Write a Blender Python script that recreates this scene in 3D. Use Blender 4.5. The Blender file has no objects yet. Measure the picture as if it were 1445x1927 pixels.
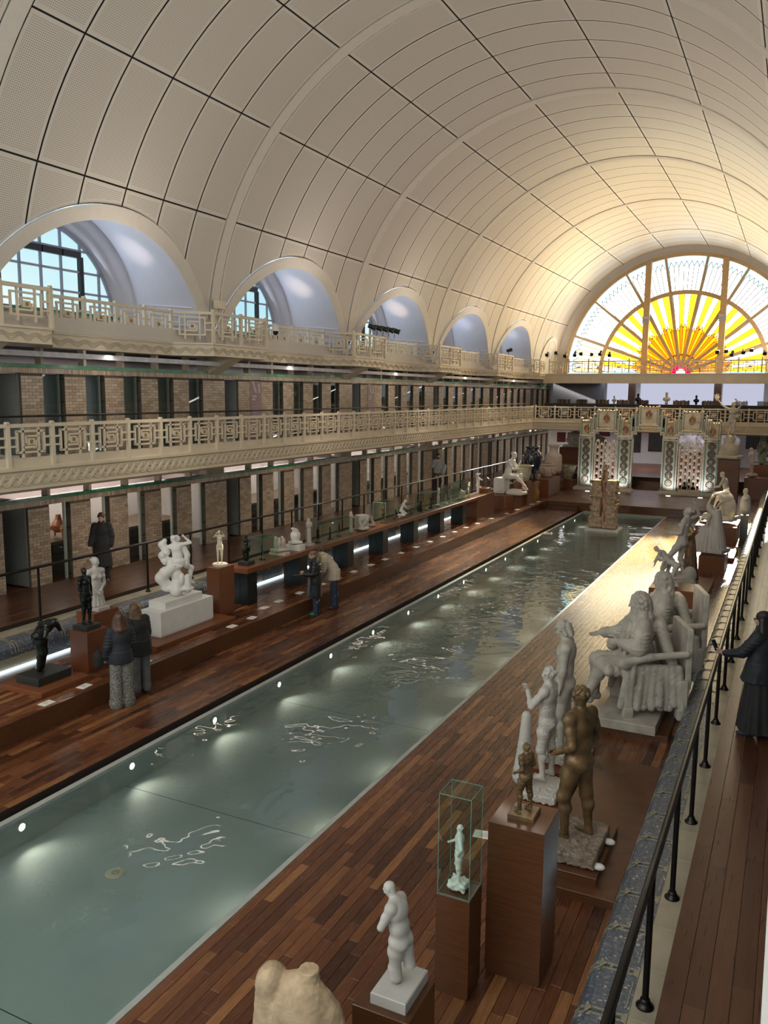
import bpy, math, random
import numpy as np
from mathutils import Vector, Matrix
random.seed(7)
PI = math.pi
sc = bpy.context.scene
COL = sc.collection

# ------------------------------------------------------------------ camera
CAM_RIGHT = (0.89650, -0.44297, 0.0)
def _cam_axes(yaw, pitch, roll):
    cy, sy, cp, sp, cr, sr = math.cos(yaw), math.sin(yaw), math.cos(pitch), math.sin(pitch), math.cos(roll), math.sin(roll)
    right = Vector((cy, sy, 0)); fwd = Vector((-sy, cy, 0)); up = Vector((0, 0, 1))
    f2 = fwd*cp - up*sp; u2 = up*cp + fwd*sp
    return right*cr + u2*sr, u2*cr - right*sr, f2
r_, u_, f_ = _cam_axes(0.45884, 0.142644, 0.008728)
cd = bpy.data.cameras.new('camera'); cam = bpy.data.objects.new('camera', cd); COL.objects.link(cam)
cam.matrix_world = Matrix(((r_.x, u_.x, -f_.x, 0), (r_.y, u_.y, -f_.y, 0), (r_.z, u_.z, -f_.z, 5.6), (0, 0, 0, 1)))
cd.sensor_fit = 'VERTICAL'; cd.sensor_height = 24; cd.lens = 24*1554.2/1927; cd.clip_start = 0.05; cd.clip_end = 400
sc.camera = cam

# ------------------------------------------------------------------ world, lights, exposure
sc.view_settings.view_transform = 'Standard'; sc.view_settings.look = 'None'
sc.view_settings.exposure = 0.12; sc.view_settings.gamma = 1.0; sc.view_settings.use_curve_mapping = False
w = bpy.data.worlds.new('sky'); sc.world = w; w.use_nodes = True
nt = w.node_tree; nt.nodes.clear()
wo = nt.nodes.new('ShaderNodeOutputWorld'); bg = nt.nodes.new('ShaderNodeBackground')
tc = nt.nodes.new('ShaderNodeTexCoord'); no = nt.nodes.new('ShaderNodeTexNoise'); cr = nt.nodes.new('ShaderNodeValToRGB')
no.inputs['Scale'].default_value = 3.0; no.inputs['Detail'].default_value = 5
cr.color_ramp.elements[0].position = .38; cr.color_ramp.elements[0].color = (.42, .76, .95, 1)
cr.color_ramp.elements[1].position = .62; cr.color_ramp.elements[1].color = (.88, .98, 1, 1)
nt.links.new(tc.outputs['Generated'], no.inputs['Vector']); nt.links.new(no.outputs['Fac'], cr.inputs['Fac'])
nt.links.new(cr.outputs['Color'], bg.inputs['Color']); bg.inputs['Strength'].default_value = 1.05
nt.links.new(bg.outputs[0], wo.inputs[0])
try:
    sc.cycles.use_denoising = True; sc.cycles.max_bounces = 7; sc.cycles.diffuse_bounces = 4; sc.cycles.glossy_bounces = 4
    sc.cycles.transparent_max_bounces = 16; sc.cycles.sample_clamp_indirect = 4.0; sc.cycles.caustics_reflective = False; sc.cycles.caustics_refractive = False
except Exception:
    pass
def area(name, loc, d, sx, sy, power, col=(1, 1, 1), spread=PI):
    l = bpy.data.lights.new(name, 'AREA'); l.shape = 'RECTANGLE'; l.size = sx; l.size_y = sy; l.energy = power; l.color = col; l.spread = spread
    o = bpy.data.objects.new(name, l); o.location = loc; o.rotation_euler = Vector(d).to_track_quat('-Z', 'Y').to_euler(); COL.objects.link(o); return o
def spot(name, loc, target, power, ang=40, blend=.6, col=(1, .9, .78), size=.08):
    l = bpy.data.lights.new(name, 'SPOT'); l.energy = power; l.spot_size = math.radians(ang); l.spot_blend = blend; l.color = col; l.shadow_soft_size = size
    o = bpy.data.objects.new(name, l); o.location = loc; o.rotation_euler = (Vector(target)-Vector(loc)).to_track_quat('-Z', 'Y').to_euler(); COL.objects.link(o); return o
XC, ZC, RV = -7.2, 7.0, 8.35          # vault axis and radius
BAY, RIB0 = 8.3, 20.0                 # ribs stand at RIB0 + k*BAY
YEND = 59.0
# daylight of the matching half-round window in the near end wall, behind the camera
area('near_window_daylight', (XC, -5.6, 10.2), (0, 1, -.12), 13, 6, 650, (1, .95, .88))
# unseen fill lights added by the upper balconies to brighten vault and hall
for k in range(-2, 5):
    yb = RIB0 + k*BAY
    area('balcony_fill', (XC+6.9, yb+4, 7.9), (-.72, 0, .6), .5, 2.0, 140, (1, .89, .78))
    area('balcony_fill', (XC-6.6, yb+4, 7.95), (.25, 0, .95), .5, 2.0, 45, (1, .89, .78))
    area('gallery_track_light', (-14.6, yb+4, 3.46), (-.45, 0, -.9), .2, 6.5, 48, (1, .86, .72))
    area('gallery_track_light', (-15.1, yb+4, 6.36), (-.35, 0, -.9), .2, 6.5, 30, (1, .88, .76))
    area('gallery_track_light', (.3, yb+4, 3.46), (.45, 0, -.9), .2, 6.5, 10, (1, .86, .72))
# sun of late afternoon through the end window
sun = bpy.data.lights.new('sun', 'SUN'); sun.energy = 15.0; sun.angle = math.radians(2.2); sun.color = (1, .93, .80)
so = bpy.data.objects.new('sun', sun); so.rotation_euler = Vector((.02, -1, -.385)).to_track_quat('-Z', 'Y').to_euler(); COL.objects.link(so)

# ------------------------------------------------------------------ object helpers
def link(o, parent=None):
    COL.objects.link(o)
    if parent is not None: o.parent = parent
    return o
def tag(o, label=None, cat=None, group=None, kind=None):
    if label: o['label'] = label
    if cat: o['category'] = cat
    if group: o['group'] = group
    if kind: o['kind'] = kind
    return o
def empty(name, loc=(0, 0, 0), rz=0, label=None, cat=None, group=None, kind=None):
    o = bpy.data.objects.new(name, None); o.empty_display_size = .1; COL.objects.link(o)
    o.location = loc; o.rotation_euler = (0, 0, rz); return tag(o, label, cat, group, kind)
def inst(me, name, parent=None, loc=(0, 0, 0), rz=0, scale=None):
    o = bpy.data.objects.new(name, me); o.location = loc
    if rz: o.rotation_euler = (0, 0, rz)
    if scale: o.scale = scale
    return link(o, parent)
def tree_copy(o, loc=None, rz=None, parent=None):
    c = o.copy(); COL.objects.link(c); c.parent = parent
    if loc is not None: c.location = loc
    if rz is not None: c.rotation_euler = (0, 0, rz)
    for ch in list(o.children): tree_copy(ch, parent=c)
    return c

class MB:
    def __init__(s): s.v = []; s.f = []; s.sm = []; s.mi = []; s.m = 0
    def add(s, vs, fs, smooth=False):
        n = len(s.v); s.v += [tuple(v) for v in vs]
        for f in fs: s.f.append(tuple(i+n for i in f)); s.sm.append(smooth); s.mi.append(s.m)
        return s
    def box(s, x0, x1, y0, y1, z0, z1):
        return s.add([(x0,y0,z0),(x1,y0,z0),(x1,y1,z0),(x0,y1,z0),(x0,y0,z1),(x1,y0,z1),(x1,y1,z1),(x0,y1,z1)],
                     [(0,3,2,1),(4,5,6,7),(0,1,5,4),(1,2,6,5),(2,3,7,6),(3,0,4,7)])
    def bbox(s, x0, x1, y0, y1, z0, z1, b=.01):           # box with a bevelled upper rim
        vs = []
        for z, i in ((z0, 0), (z1-b, 0), (z1, b)): vs += [(x0+i,y0+i,z),(x1-i,y0+i,z),(x1-i,y1-i,z),(x0+i,y1-i,z)]
        fs = [(0,3,2,1),(8,9,10,11)]
        for l in (0, 4):
            for k in range(4): a = l+k; c = l+(k+1) % 4; fs.append((a, c, c+4, a+4))
        return s.add(vs, fs)
    def prism(s, prof, axis, a0, a1, smooth=False):       # closed profile of (u,v), run along an axis
        n = len(prof); P = (lambda u, v, a: (a, u, v)) if axis == 'x' else (lambda u, v, a: (u, a, v)) if axis == 'y' else (lambda u, v, a: (u, v, a))
        vs = [P(u, v, a0) for u, v in prof] + [P(u, v, a1) for u, v in prof]
        s.add(vs, [(i, (i+1) % n, (i+1) % n+n, i+n) for i in range(n)], smooth)
        return s.add(vs, [tuple(range(n))[::-1], tuple(range(n, 2*n))])
    def tube(s, pts, r, n=8, cap=True, smooth=True):
        pts = [Vector(p) for p in pts]; R = r if hasattr(r, '__len__') else [r]*len(pts); vs = []
        for i, p in enumerate(pts):
            t = (pts[min(i+1, len(pts)-1)]-pts[max(i-1, 0)]).normalized()
            a = t.cross(Vector((0, 0, 1)) if abs(t.z) < .95 else Vector((1, 0, 0))).normalized(); b = t.cross(a)
            vs += [p + (a*math.cos(2*PI*j/n)+b*math.sin(2*PI*j/n))*R[i] for j in range(n)]
        fs = [(i*n+j, i*n+(j+1) % n, (i+1)*n+(j+1) % n, (i+1)*n+j) for i in range(len(pts)-1) for j in range(n)]
        s.add(vs, fs, smooth)
        if cap: s.add(vs[:n], [tuple(range(n))]); s.add(vs[-n:], [tuple(range(n))[::-1]])
        return s
    def lathe(s, prof, n=24, c=(0, 0, 0), smooth=True, sx=1, sy=1):   # prof of (r,z)
        vs = [(c[0]+r*sx*math.cos(2*PI*j/n), c[1]+r*sy*math.sin(2*PI*j/n), c[2]+z) for r, z in prof for j in range(n)]
        fs = [(i*n+j, i*n+(j+1) % n, (i+1)*n+(j+1) % n, (i+1)*n+j) for i in range(len(prof)-1) for j in range(n)]
        return s.add(vs, fs, smooth)
    def sphere(s, c, r, n=10, m=6):
        R = r if hasattr(r, '__len__') else (r, r, r)
        return s.lathe([(math.sin(PI*i/m)*R[0], -math.cos(PI*i/m)*R[2]) for i in range(m+1)], n, c, True, 1, R[1]/R[0])
    def poly(s, pts, d):                                  # flat polygon pts (3d) thickened by vector d
        n = len(pts); d = Vector(d); vs = [Vector(p) for p in pts] + [Vector(p)+d for p in pts]
        return s.add(vs, [tuple(range(n))[::-1], tuple(range(n, 2*n))] + [(i, (i+1) % n, (i+1) % n+n, i+n) for i in range(n)])
    def mesh(s, name, mats):
        me = bpy.data.meshes.new(name); me.from_pydata(s.v, [], s.f)
        for m in (mats if isinstance(mats, (list, tuple)) else [mats]): me.materials.append(m)
        me.polygons.foreach_set('use_smooth', s.sm); me.polygons.foreach_set('material_index', s.mi); me.update(); return me
    def build(s, name, mats, parent=None, loc=(0, 0, 0), rz=0, kind=None):
        o = inst(s.mesh(name, mats), name, parent, loc, rz)
        if kind: o['kind'] = kind
        return o

# ------------------------------------------------------------------ materials
def nmat(name):
    m = bpy.data.materials.new(name); m.use_nodes = True; t = m.node_tree; t.nodes.clear()
    o = t.nodes.new('ShaderNodeOutputMaterial'); b = t.nodes.new('ShaderNodeBsdfPrincipled'); t.links.new(b.outputs[0], o.inputs[0])
    N = lambda k, **kw: (lambda n: ([setattr(n, a, v) for a, v in kw.items()], n)[1])(t.nodes.new(k))
    return m, t, b, N
def mix(t, N, a, b, fac, mode='MIX'):
    n = N('ShaderNodeMix', data_type='RGBA', blend_type=mode)
    for sock, v in ((n.inputs[6], a), (n.inputs[7], b), (n.inputs[0], fac)):
        if hasattr(v, 'links') or hasattr(v, 'is_linked'): t.links.new(v, sock)
        else: sock.default_value = v if not isinstance(v, tuple) else (*v[:3], 1)
    return n.outputs[2]
def simple(name, col, rough=.5, metal=0, var=.12, scale=6, bump=.0, bscale=40, emit=0, spec=.5, coat=0):
    m, t, b, N = nmat(name)
    g = N('ShaderNodeTexCoord'); n = N('ShaderNodeTexNoise'); n.inputs['Scale'].default_value = scale; n.inputs['Detail'].default_value = 4
    t.links.new(g.outputs['Object'], n.inputs['Vector'])
    dark = tuple(c*(1-var*1.6) for c in col); lite = tuple(min(1, c*(1+var)) for c in col)
    r = N('ShaderNodeValToRGB'); r.color_ramp.elements[0].color = (*dark, 1); r.color_ramp.elements[1].color = (*lite, 1)
    r.color_ramp.elements[0].position = .3; r.color_ramp.elements[1].position = .7
    t.links.new(n.outputs['Fac'], r.inputs['Fac']); t.links.new(r.outputs['Color'], b.inputs['Base Color'])
    b.inputs['Roughness'].default_value = rough; b.inputs['Metallic'].default_value = metal; b.inputs['Specular IOR Level'].default_value = spec
    if coat: b.inputs['Coat Weight'].default_value = coat; b.inputs['Coat Roughness'].default_value = .1
    if bump:
        n2 = N('ShaderNodeTexNoise'); n2.inputs['Scale'].default_value = bscale; n2.inputs['Detail'].default_value = 5
        t.links.new(g.outputs['Object'], n2.inputs['Vector'])
        bp = N('ShaderNodeBump'); bp.inputs['Strength'].default_value = bump; bp.inputs['Distance'].default_value = .02
        t.links.new(n2.outputs['Fac'], bp.inputs['Height']); t.links.new(bp.outputs[0], b.inputs['Normal'])
    if emit: t.links.new(r.outputs['Color'], b.inputs['Emission Color']); b.inputs['Emission Strength'].default_value = emit
    return m
def island_rand(t, N):
    g = N('ShaderNodeNewGeometry'); o = N('ShaderNodeObjectInfo'); a = N('ShaderNodeMath', operation='ADD'); f = N('ShaderNodeMath', operation='FRACT')
    t.links.new(g.outputs['Random Per Island'], a.inputs[0]); t.links.new(o.outputs['Random'], a.inputs[1]); t.links.new(a.outputs[0], f.inputs[0]); return f.outputs[0], g
def ramp(t, N, fac, stops):
    r = N('ShaderNodeValToRGB'); e = r.color_ramp.elements
    while len(e) < len(stops): e.new(.5)
    for q, (p, c) in zip(e, stops): q.position = p; q.color = (*c, 1)
    t.links.new(fac, r.inputs['Fac']); return r.outputs['Color']
def wood(name, stops, rough=.3, axis='y', grain=.35, spec=.5, sc_=1.0):
    m, t, b, N = nmat(name); rnd, g = island_rand(t, N)
    base = ramp(t, N, rnd, stops)
    mp = N('ShaderNodeMapping'); s = {'y': (26, 1.6, 26), 'x': (1.6, 26, 26), 'z': (26, 26, 1.6), 'xy': (2.0, 2.0, 40)}[axis]; mp.inputs['Scale'].default_value = tuple(v*sc_ for v in s)
    n = N('ShaderNodeTexNoise'); n.inputs['Scale'].default_value = 1.6; n.inputs['Detail'].default_value = 6; n.inputs['Distortion'].default_value = .6
    t.links.new(g.outputs['Position'], mp.inputs['Vector']); t.links.new(mp.outputs[0], n.inputs['Vector'])
    gr = ramp(t, N, n.outputs['Fac'], [(.3, (1-grain,)*3), (.7, (1.0,)*3)])
    t.links.new(mix(t, N, base, gr, 1.0, 'MULTIPLY'), b.inputs['Base Color'])
    rr = N('ShaderNodeMapRange'); rr.inputs['To Min'].default_value = rough-.06; rr.inputs['To Max'].default_value = rough+.1
    t.links.new(n.outputs['Fac'], rr.inputs['Value']); t.links.new(rr.outputs[0], b.inputs['Roughness']); b.inputs['Specular IOR Level'].default_value = spec
    bp = N('ShaderNodeBump'); bp.inputs['Strength'].default_value = .02; bp.inputs['Distance'].default_value = .002
    t.links.new(n.outputs['Fac'], bp.inputs['Height']); t.links.new(bp.outputs[0], b.inputs['Normal'])
    return m
def emis(name, col, s):
    m = bpy.data.materials.new(name); m.use_nodes = True; t = m.node_tree; t.nodes.clear()
    o = t.nodes.new('ShaderNodeOutputMaterial'); e = t.nodes.new('ShaderNodeEmission'); e.inputs[0].default_value = (*col, 1); e.inputs[1].default_value = s
    t.links.new(e.outputs[0], o.inputs[0]); return m
def stained(name, col, s, through):
    m = emis(name, col, s); t = m.node_tree; e = [n for n in t.nodes if n.type == 'EMISSION'][0]; o = [n for n in t.nodes if n.type == 'OUTPUT_MATERIAL'][0]
    tr = t.nodes.new('ShaderNodeBsdfTransparent'); tr.inputs[0].default_value = (*through, 1); ad = t.nodes.new('ShaderNodeAddShader')
    t.links.new(e.outputs[0], ad.inputs[0]); t.links.new(tr.outputs[0], ad.inputs[1]); t.links.new(ad.outputs[0], o.inputs[0]); return m
def glass(name, tint=(.93, .98, .96), gloss=.10, rough=.02):
    m = bpy.data.materials.new(name); m.use_nodes = True; t = m.node_tree; t.nodes.clear()
    o = t.nodes.new('ShaderNodeOutputMaterial'); tr = t.nodes.new('ShaderNodeBsdfTransparent'); gl = t.nodes.new('ShaderNodeBsdfGlossy'); mx = t.nodes.new('ShaderNodeMixShader')
    fr = t.nodes.new('ShaderNodeFresnel'); g = t.nodes.new('ShaderNodeNewGeometry'); ma = t.nodes.new('ShaderNodeMath'); ma.operation = 'MULTIPLY_ADD'
    ma.inputs[1].default_value = 1/1.45-1.45; ma.inputs[2].default_value = 1.45; t.links.new(g.outputs['Backfacing'], ma.inputs[0]); t.links.new(ma.outputs[0], fr.inputs['IOR']); tr.inputs[0].default_value = (*tint, 1); gl.inputs['Roughness'].default_value = rough
    t.links.new(fr.outputs[0], mx.inputs[0]); t.links.new(tr.outputs[0], mx.inputs[1]); t.links.new(gl.outputs[0], mx.inputs[2]); t.links.new(mx.outputs[0], o.inputs[0]); return m

M = {}
DK = [(0, (.060, .019, .009)), (.25, (.105, .034, .014)), (.6, (.155, .052, .020)), (.85, (.205, .075, .028)), (1, (.33, .14, .052))]
M['deck'] = wood('deck_wood', DK, .25, 'y', spec=.42)
M['stage'] = wood('stage_wood', DK, .30, 'x')
M['walk'] = wood('walkway_wood', [(0, (.070, .027, .015)), (.5, (.098, .039, .021)), (1, (.135, .056, .029))], .28, 'y')
M['mahog'] = wood('mahogany', [(0, (.17, .055, .020)), (1, (.22, .075, .028))], .34, 'y', .3)
M['mahog_up'] = wood('mahogany_panel', [(0, (.16, .05, .018)), (1, (.22, .075, .028))], .36, 'xy', .3)
M['walnut'] = wood('walnut_panel', [(0, (.10, .038, .016)), (1, (.13, .05, .021))], .20, 'xy', .3)
M['sub'] = simple('subfloor_dark', (.02, .01, .007), .8)  # dark base that shows between the planks
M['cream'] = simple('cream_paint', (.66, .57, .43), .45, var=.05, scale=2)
M['creamd'] = simple('darker_cream_paint', (.50, .42, .31), .55, var=.05, scale=2)  # darker cream for soffits, piers, upper slabs and wave relief
M['gold'] = simple('gilt_rosette', (.40, .24, .07), .4, metal=.6, var=.3, scale=60)
M['white'] = simple('white_paint', (.72, .71, .69), .6, var=.03)
M['plaster'] = simple('plaster', (.50, .472, .435), .55, var=.05, bump=.08)
M['plasterw'] = simple('white_plaster', (.74, .73, .70), .5, var=.04, bump=.06)
M['plastercream'] = simple('cream_plaster', (.64, .58, .46), .55, var=.08, bump=.1)
M['plastergrey'] = simple('grey_plaster', (.42, .39, .34), .6, var=.16, scale=5, bump=.15)
M['plasterpink'] = simple('pinkish_plaster', (.60, .50, .44), .6, var=.1, bump=.2)
M['terracotta'] = simple('pale_terracotta', (.47, .33, .20), .6, var=.18, scale=9, bump=.3)
M['bronze'] = simple('dark_bronze', (.018, .022, .020), .22, metal=.55, var=.4, scale=5)
M['bronzeb'] = simple('brown_bronze', (.17, .105, .048), .42, metal=.35, var=.38, scale=6, bump=.2, bscale=30)
M['blackstone'] = simple('black_slab', (.022, .024, .022), .4, var=.2)
M['iron'] = simple('dark_iron', (.02, .018, .017), .32, metal=.7, var=.2)
M['irong'] = simple('dark_green_metal', (.013, .018, .017), .38, metal=.3, var=.15)
M['lamp'] = simple('black_lamp', (.012, .013, .016), .35)
M['glass'] = glass('clear_glass')
M['vit'] = glass('vitrine_glass', (.84, .93, .88))
M['edge'] = simple('glass_edge', (.12, .30, .24), .2, var=.05)
M['kerb'] = simple('kerb_stone', (.32, .28, .205), .5, var=.12, scale=3, bump=.1)
M['grey'] = simple('grey_panel', (.17, .18, .165), .5, var=.05)
M['greyb'] = simple('blue_grey_panel', (.20, .215, .26), .5, var=.05)
M['pinkw'] = simple('showroom_wall', (.68, .60, .57), .7, var=.02)
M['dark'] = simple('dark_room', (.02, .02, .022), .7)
M['brown'] = simple('brown_table', (.13, .07, .04), .5)
M['grn'] = simple('green_glazed_tile', (.045, .22, .12), .25, var=.25, scale=3)
M['card'] = simple('label_card', (.78, .76, .72), .6, var=.01)
M['ink'] = simple('grey_ink', (.2, .2, .2), .7)
M['led'] = emis('led_strip', (.72, .92, 1), 4.0)
M['ledw'] = emis('pool_lamp', (1, .93, .8), 6.0)
M['flood'] = emis('floor_lamp_glow', (1, .96, .9), 5.0)

def brick_mat():
    m, t, b, N = nmat('glazed_brick'); rnd, g = island_rand(t, N)
    c = ramp(t, N, rnd, [(0, (.27, .205, .145)), (.4, (.34, .265, .19)), (.8, (.40, .315, .235)), (1, (.45, .36, .27))])
    t.links.new(c, b.inputs['Base Color']); b.inputs['Roughness'].default_value = .28; return m
M['brick'] = brick_mat(); M['mortar'] = simple('mortar', (.085, .068, .052), .8)

def vault_mat():
    m, t, b, N = nmat('perforated_panel')
    uv = N('ShaderNodeUVMap'); sp = N('ShaderNodeSeparateXYZ'); t.links.new(uv.outputs[0], sp.inputs[0])
    # uv in metres; z of a second layer is not needed: margins come from the distance to the panel edge stored in uv2
    uv2 = N('ShaderNodeUVMap', uv_map='edge'); sp2 = N('ShaderNodeSeparateXYZ'); t.links.new(uv2.outputs[0], sp2.inputs[0])
    mn = N('ShaderNodeMath', operation='MINIMUM'); t.links.new(sp2.outputs[0], mn.inputs[0]); t.links.new(sp2.outputs[1], mn.inputs[1])
    gt = N('ShaderNodeMath', operation='GREATER_THAN'); gt.inputs[1].default_value = .085; t.links.new(mn.outputs[0], gt.inputs[0])
    sc2 = N('ShaderNodeVectorMath', operation='SCALE'); sc2.inputs['Scale'].default_value = 1/.045; t.links.new(uv.outputs[0], sc2.inputs[0])
    fr = N('ShaderNodeVectorMath', operation='FRACTION'); t.links.new(sc2.outputs[0], fr.inputs[0])
    sb = N('ShaderNodeVectorMath', operation='SUBTRACT'); sb.inputs[1].default_value = (.5, .5, 0); t.links.new(fr.outputs[0], sb.inputs[0])
    ln = N('ShaderNodeVectorMath', operation='LENGTH'); t.links.new(sb.outputs[0], ln.inputs[0])
    lt = N('ShaderNodeMath', operation='LESS_THAN'); lt.inputs[1].default_value = .27; t.links.new(ln.outputs['Value'], lt.inputs[0])
    mu = N('ShaderNodeMath', operation='MULTIPLY'); t.links.new(lt.outputs[0], mu.inputs[0]); t.links.new(gt.outputs[0], mu.inputs[1])
    t.links.new(mix(t, N, (.60, .555, .495), (.25, .225, .195), mu.outputs[0]), b.inputs['Base Color']); b.inputs['Roughness'].default_value = .42
    return m
M['panel'] = vault_mat()
M['vault'] = simple('vault_paint', (.60, .555, .495), .5, var=.02)
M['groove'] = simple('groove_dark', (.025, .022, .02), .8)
M['niche'] = simple('niche_plaster', (.58, .58, .65), .55, var=.03, scale=1.2)
M['winframe'] = simple('grey_window_frame', (.34, .36, .44), .5, var=.04)
M['lead'] = simple('lead_came', (.10, .07, .04), .6)
M['mull'] = simple('ochre_mullion', (.42, .30, .16), .5, var=.06)

def mosaic_mat():
    m, t, b, N = nmat('blue_mosaic'); g = N('ShaderNodeNewGeometry')
    vo = N('ShaderNodeTexVoronoi'); vo.inputs['Scale'].default_value = 52; t.links.new(g.outputs['Position'], vo.inputs['Vector'])
    sepc = N('ShaderNodeSeparateColor'); t.links.new(vo.outputs['Color'], sepc.inputs[0])
    base = ramp(t, N, sepc.outputs[0], [(0, (.050, .062, .084)), (.5, (.078, .094, .122)), (.85, (.11, .125, .15)), (.95, (.18, .19, .20)), (1, (.45, .43, .36))])
    big = N('ShaderNodeTexNoise'); big.inputs['Scale'].default_value = 1.4; t.links.new(g.outputs['Position'], big.inputs['Vector'])
    t.links.new(base, b.inputs['Base Color']); b.inputs['Roughness'].default_value = .33
    bp = N('ShaderNodeBump'); bp.inputs['Strength'].default_value = .5; bp.inputs['Distance'].default_value = .004
    t.links.new(vo.outputs['Distance'], bp.inputs['Height']); t.links.new(bp.outputs[0], b.inputs['Normal']); return m
M['mosaic'] = mosaic_mat()
M['mosg'] = simple('ochre_mosaic', (.27, .245, .17), .4, var=.3, scale=60, bump=.4, bscale=60)

def water_mat():
    m = bpy.data.materials.new('pool_water'); m.use_nodes = True; t = m.node_tree; t.nodes.clear()
    N = lambda k: t.nodes.new(k)
    o = N('ShaderNodeOutputMaterial'); tr = N('ShaderNodeBsdfTransparent'); gl = N('ShaderNodeBsdfGlossy'); mx = N('ShaderNodeMixShader'); fr = N('ShaderNodeFresnel')
    fr.inputs['IOR'].default_value = 1.36; tr.inputs[0].default_value = (.86, .95, .92, 1); gl.inputs['Roughness'].default_value = .02
    g = N('ShaderNodeNewGeometry'); n1 = N('ShaderNodeTexNoise'); n1.inputs['Scale'].default_value = .9; n1.inputs['Detail'].default_value = 2; n1.inputs['Distortion'].default_value = .8
    n2 = N('ShaderNodeTexNoise'); n2.inputs['Scale'].default_value = 3.2; n2.inputs['Detail'].default_value = 1
    ad = N('ShaderNodeMath'); ad.operation = 'MULTIPLY_ADD'; ad.inputs[1].default_value = .22
    t.links.new(g.outputs['Position'], n1.inputs['Vector']); t.links.new(g.outputs['Position'], n2.inputs['Vector'])
    t.links.new(n2.outputs['Fac'], ad.inputs[0]); t.links.new(n1.outputs['Fac'], ad.inputs[2])
    bp = N('ShaderNodeBump'); bp.inputs['Strength'].default_value = .09; bp.inputs['Distance'].default_value = .22
    t.links.new(ad.outputs[0], bp.inputs['Height'])
    for x in (gl, fr): t.links.new(bp.outputs[0], x.inputs['Normal'])
    t.links.new(fr.outputs[0], mx.inputs[0]); t.links.new(tr.outputs[0], mx.inputs[1]); t.links.new(gl.outputs[0], mx.inputs[2]); t.links.new(mx.outputs[0], o.inputs[0]); return m
M['water'] = water_mat()
M['basin'] = simple('pool_basin', (.41, .465, .445), .6, var=.03, scale=1)
M['basinl'] = simple('pool_lip', (.40, .41, .38), .4, var=.05)

# ------------------------------------------------------------------ SDF figures: a body is one continuous surface
def surface_nets(F, o, h):
    S = F < 0; nx, ny, nz = F.shape
    c = [(i, j, k) for i in (0, 1) for j in (0, 1) for k in (0, 1)]
    sub = lambda A, q: A[q[0]:nx-1+q[0], q[1]:ny-1+q[1], q[2]:nz-1+q[2]]
    cnt = sum(sub(S, q).astype(np.int8) for q in c); act = (cnt > 0) & (cnt < 8)
    idx = np.full(act.shape, -1, np.int64); I = np.argwhere(act); idx[act] = np.arange(len(I))
    vals = {q: sub(F, q)[act] for q in c}; P = np.zeros((len(I), 3)); W = np.zeros(len(I))
    for a in c:
        for d in range(3):
            if a[d]: continue
            b2 = list(a); b2[d] = 1; b2 = tuple(b2); va, vb = vals[a], vals[b2]; m = (va < 0) != (vb < 0)
            tt = np.where(m, va/np.where(m, va-vb, 1), 0)
            q = np.array(a, float)[None].repeat(len(I), 0); q[:, d] += tt; P += q*m[:, None]; W += m
    P = P/W[:, None] + I; V = P*h + np.array(o)
    faces = []
    for d in range(3):
        u, v = (d+1) % 3, (d+2) % 3
        A = [slice(None)]*3; B = [slice(None)]*3; A[d] = slice(0, -1); B[d] = slice(1, None)
        s0, s1 = S[tuple(A)], S[tuple(B)]; E = np.argwhere(s0 != s1)
        if not len(E): continue
        E = E[(E[:, u] > 0) & (E[:, v] > 0) & (E[:, u] < F.shape[u]-1) & (E[:, v] < F.shape[v]-1)]
        fl = s0[tuple(E.T)]; q = []
        for du, dv in ((-1, -1), (0, -1), (0, 0), (-1, 0)):
            e = E.copy(); e[:, u] += du; e[:, v] += dv; q.append(idx[tuple(e.T)])
        q = np.stack(q, 1); q[~fl] = q[~fl][:, ::-1]; faces.append(q)
    return V, np.concatenate(faces)

def cap(a, b, ra, rb=None, k=.03): return ('c', np.array(a, float), np.array(b, float), ra, ra if rb is None else rb, k)
def ell(c, r, k=.03, ax=None): return ('e', np.array(c, float), np.array(r if hasattr(r, '__len__') else (r, r, r), float), np.eye(3) if ax is None else np.array(ax, float), k)
def bx(c, r, k=.01, ax=None): return ('b', np.array(c, float), np.array(r, float), np.eye(3) if ax is None else np.array(ax, float), k)
def skirt(a, b, ra, rb, n=14, amp=.06, k=.02, sq=1.0, ph=0): return ('s', np.array(a, float), np.array(b, float), ra, rb, n, amp, k, sq, ph)
def neg(p): return ('n', p)

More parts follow.
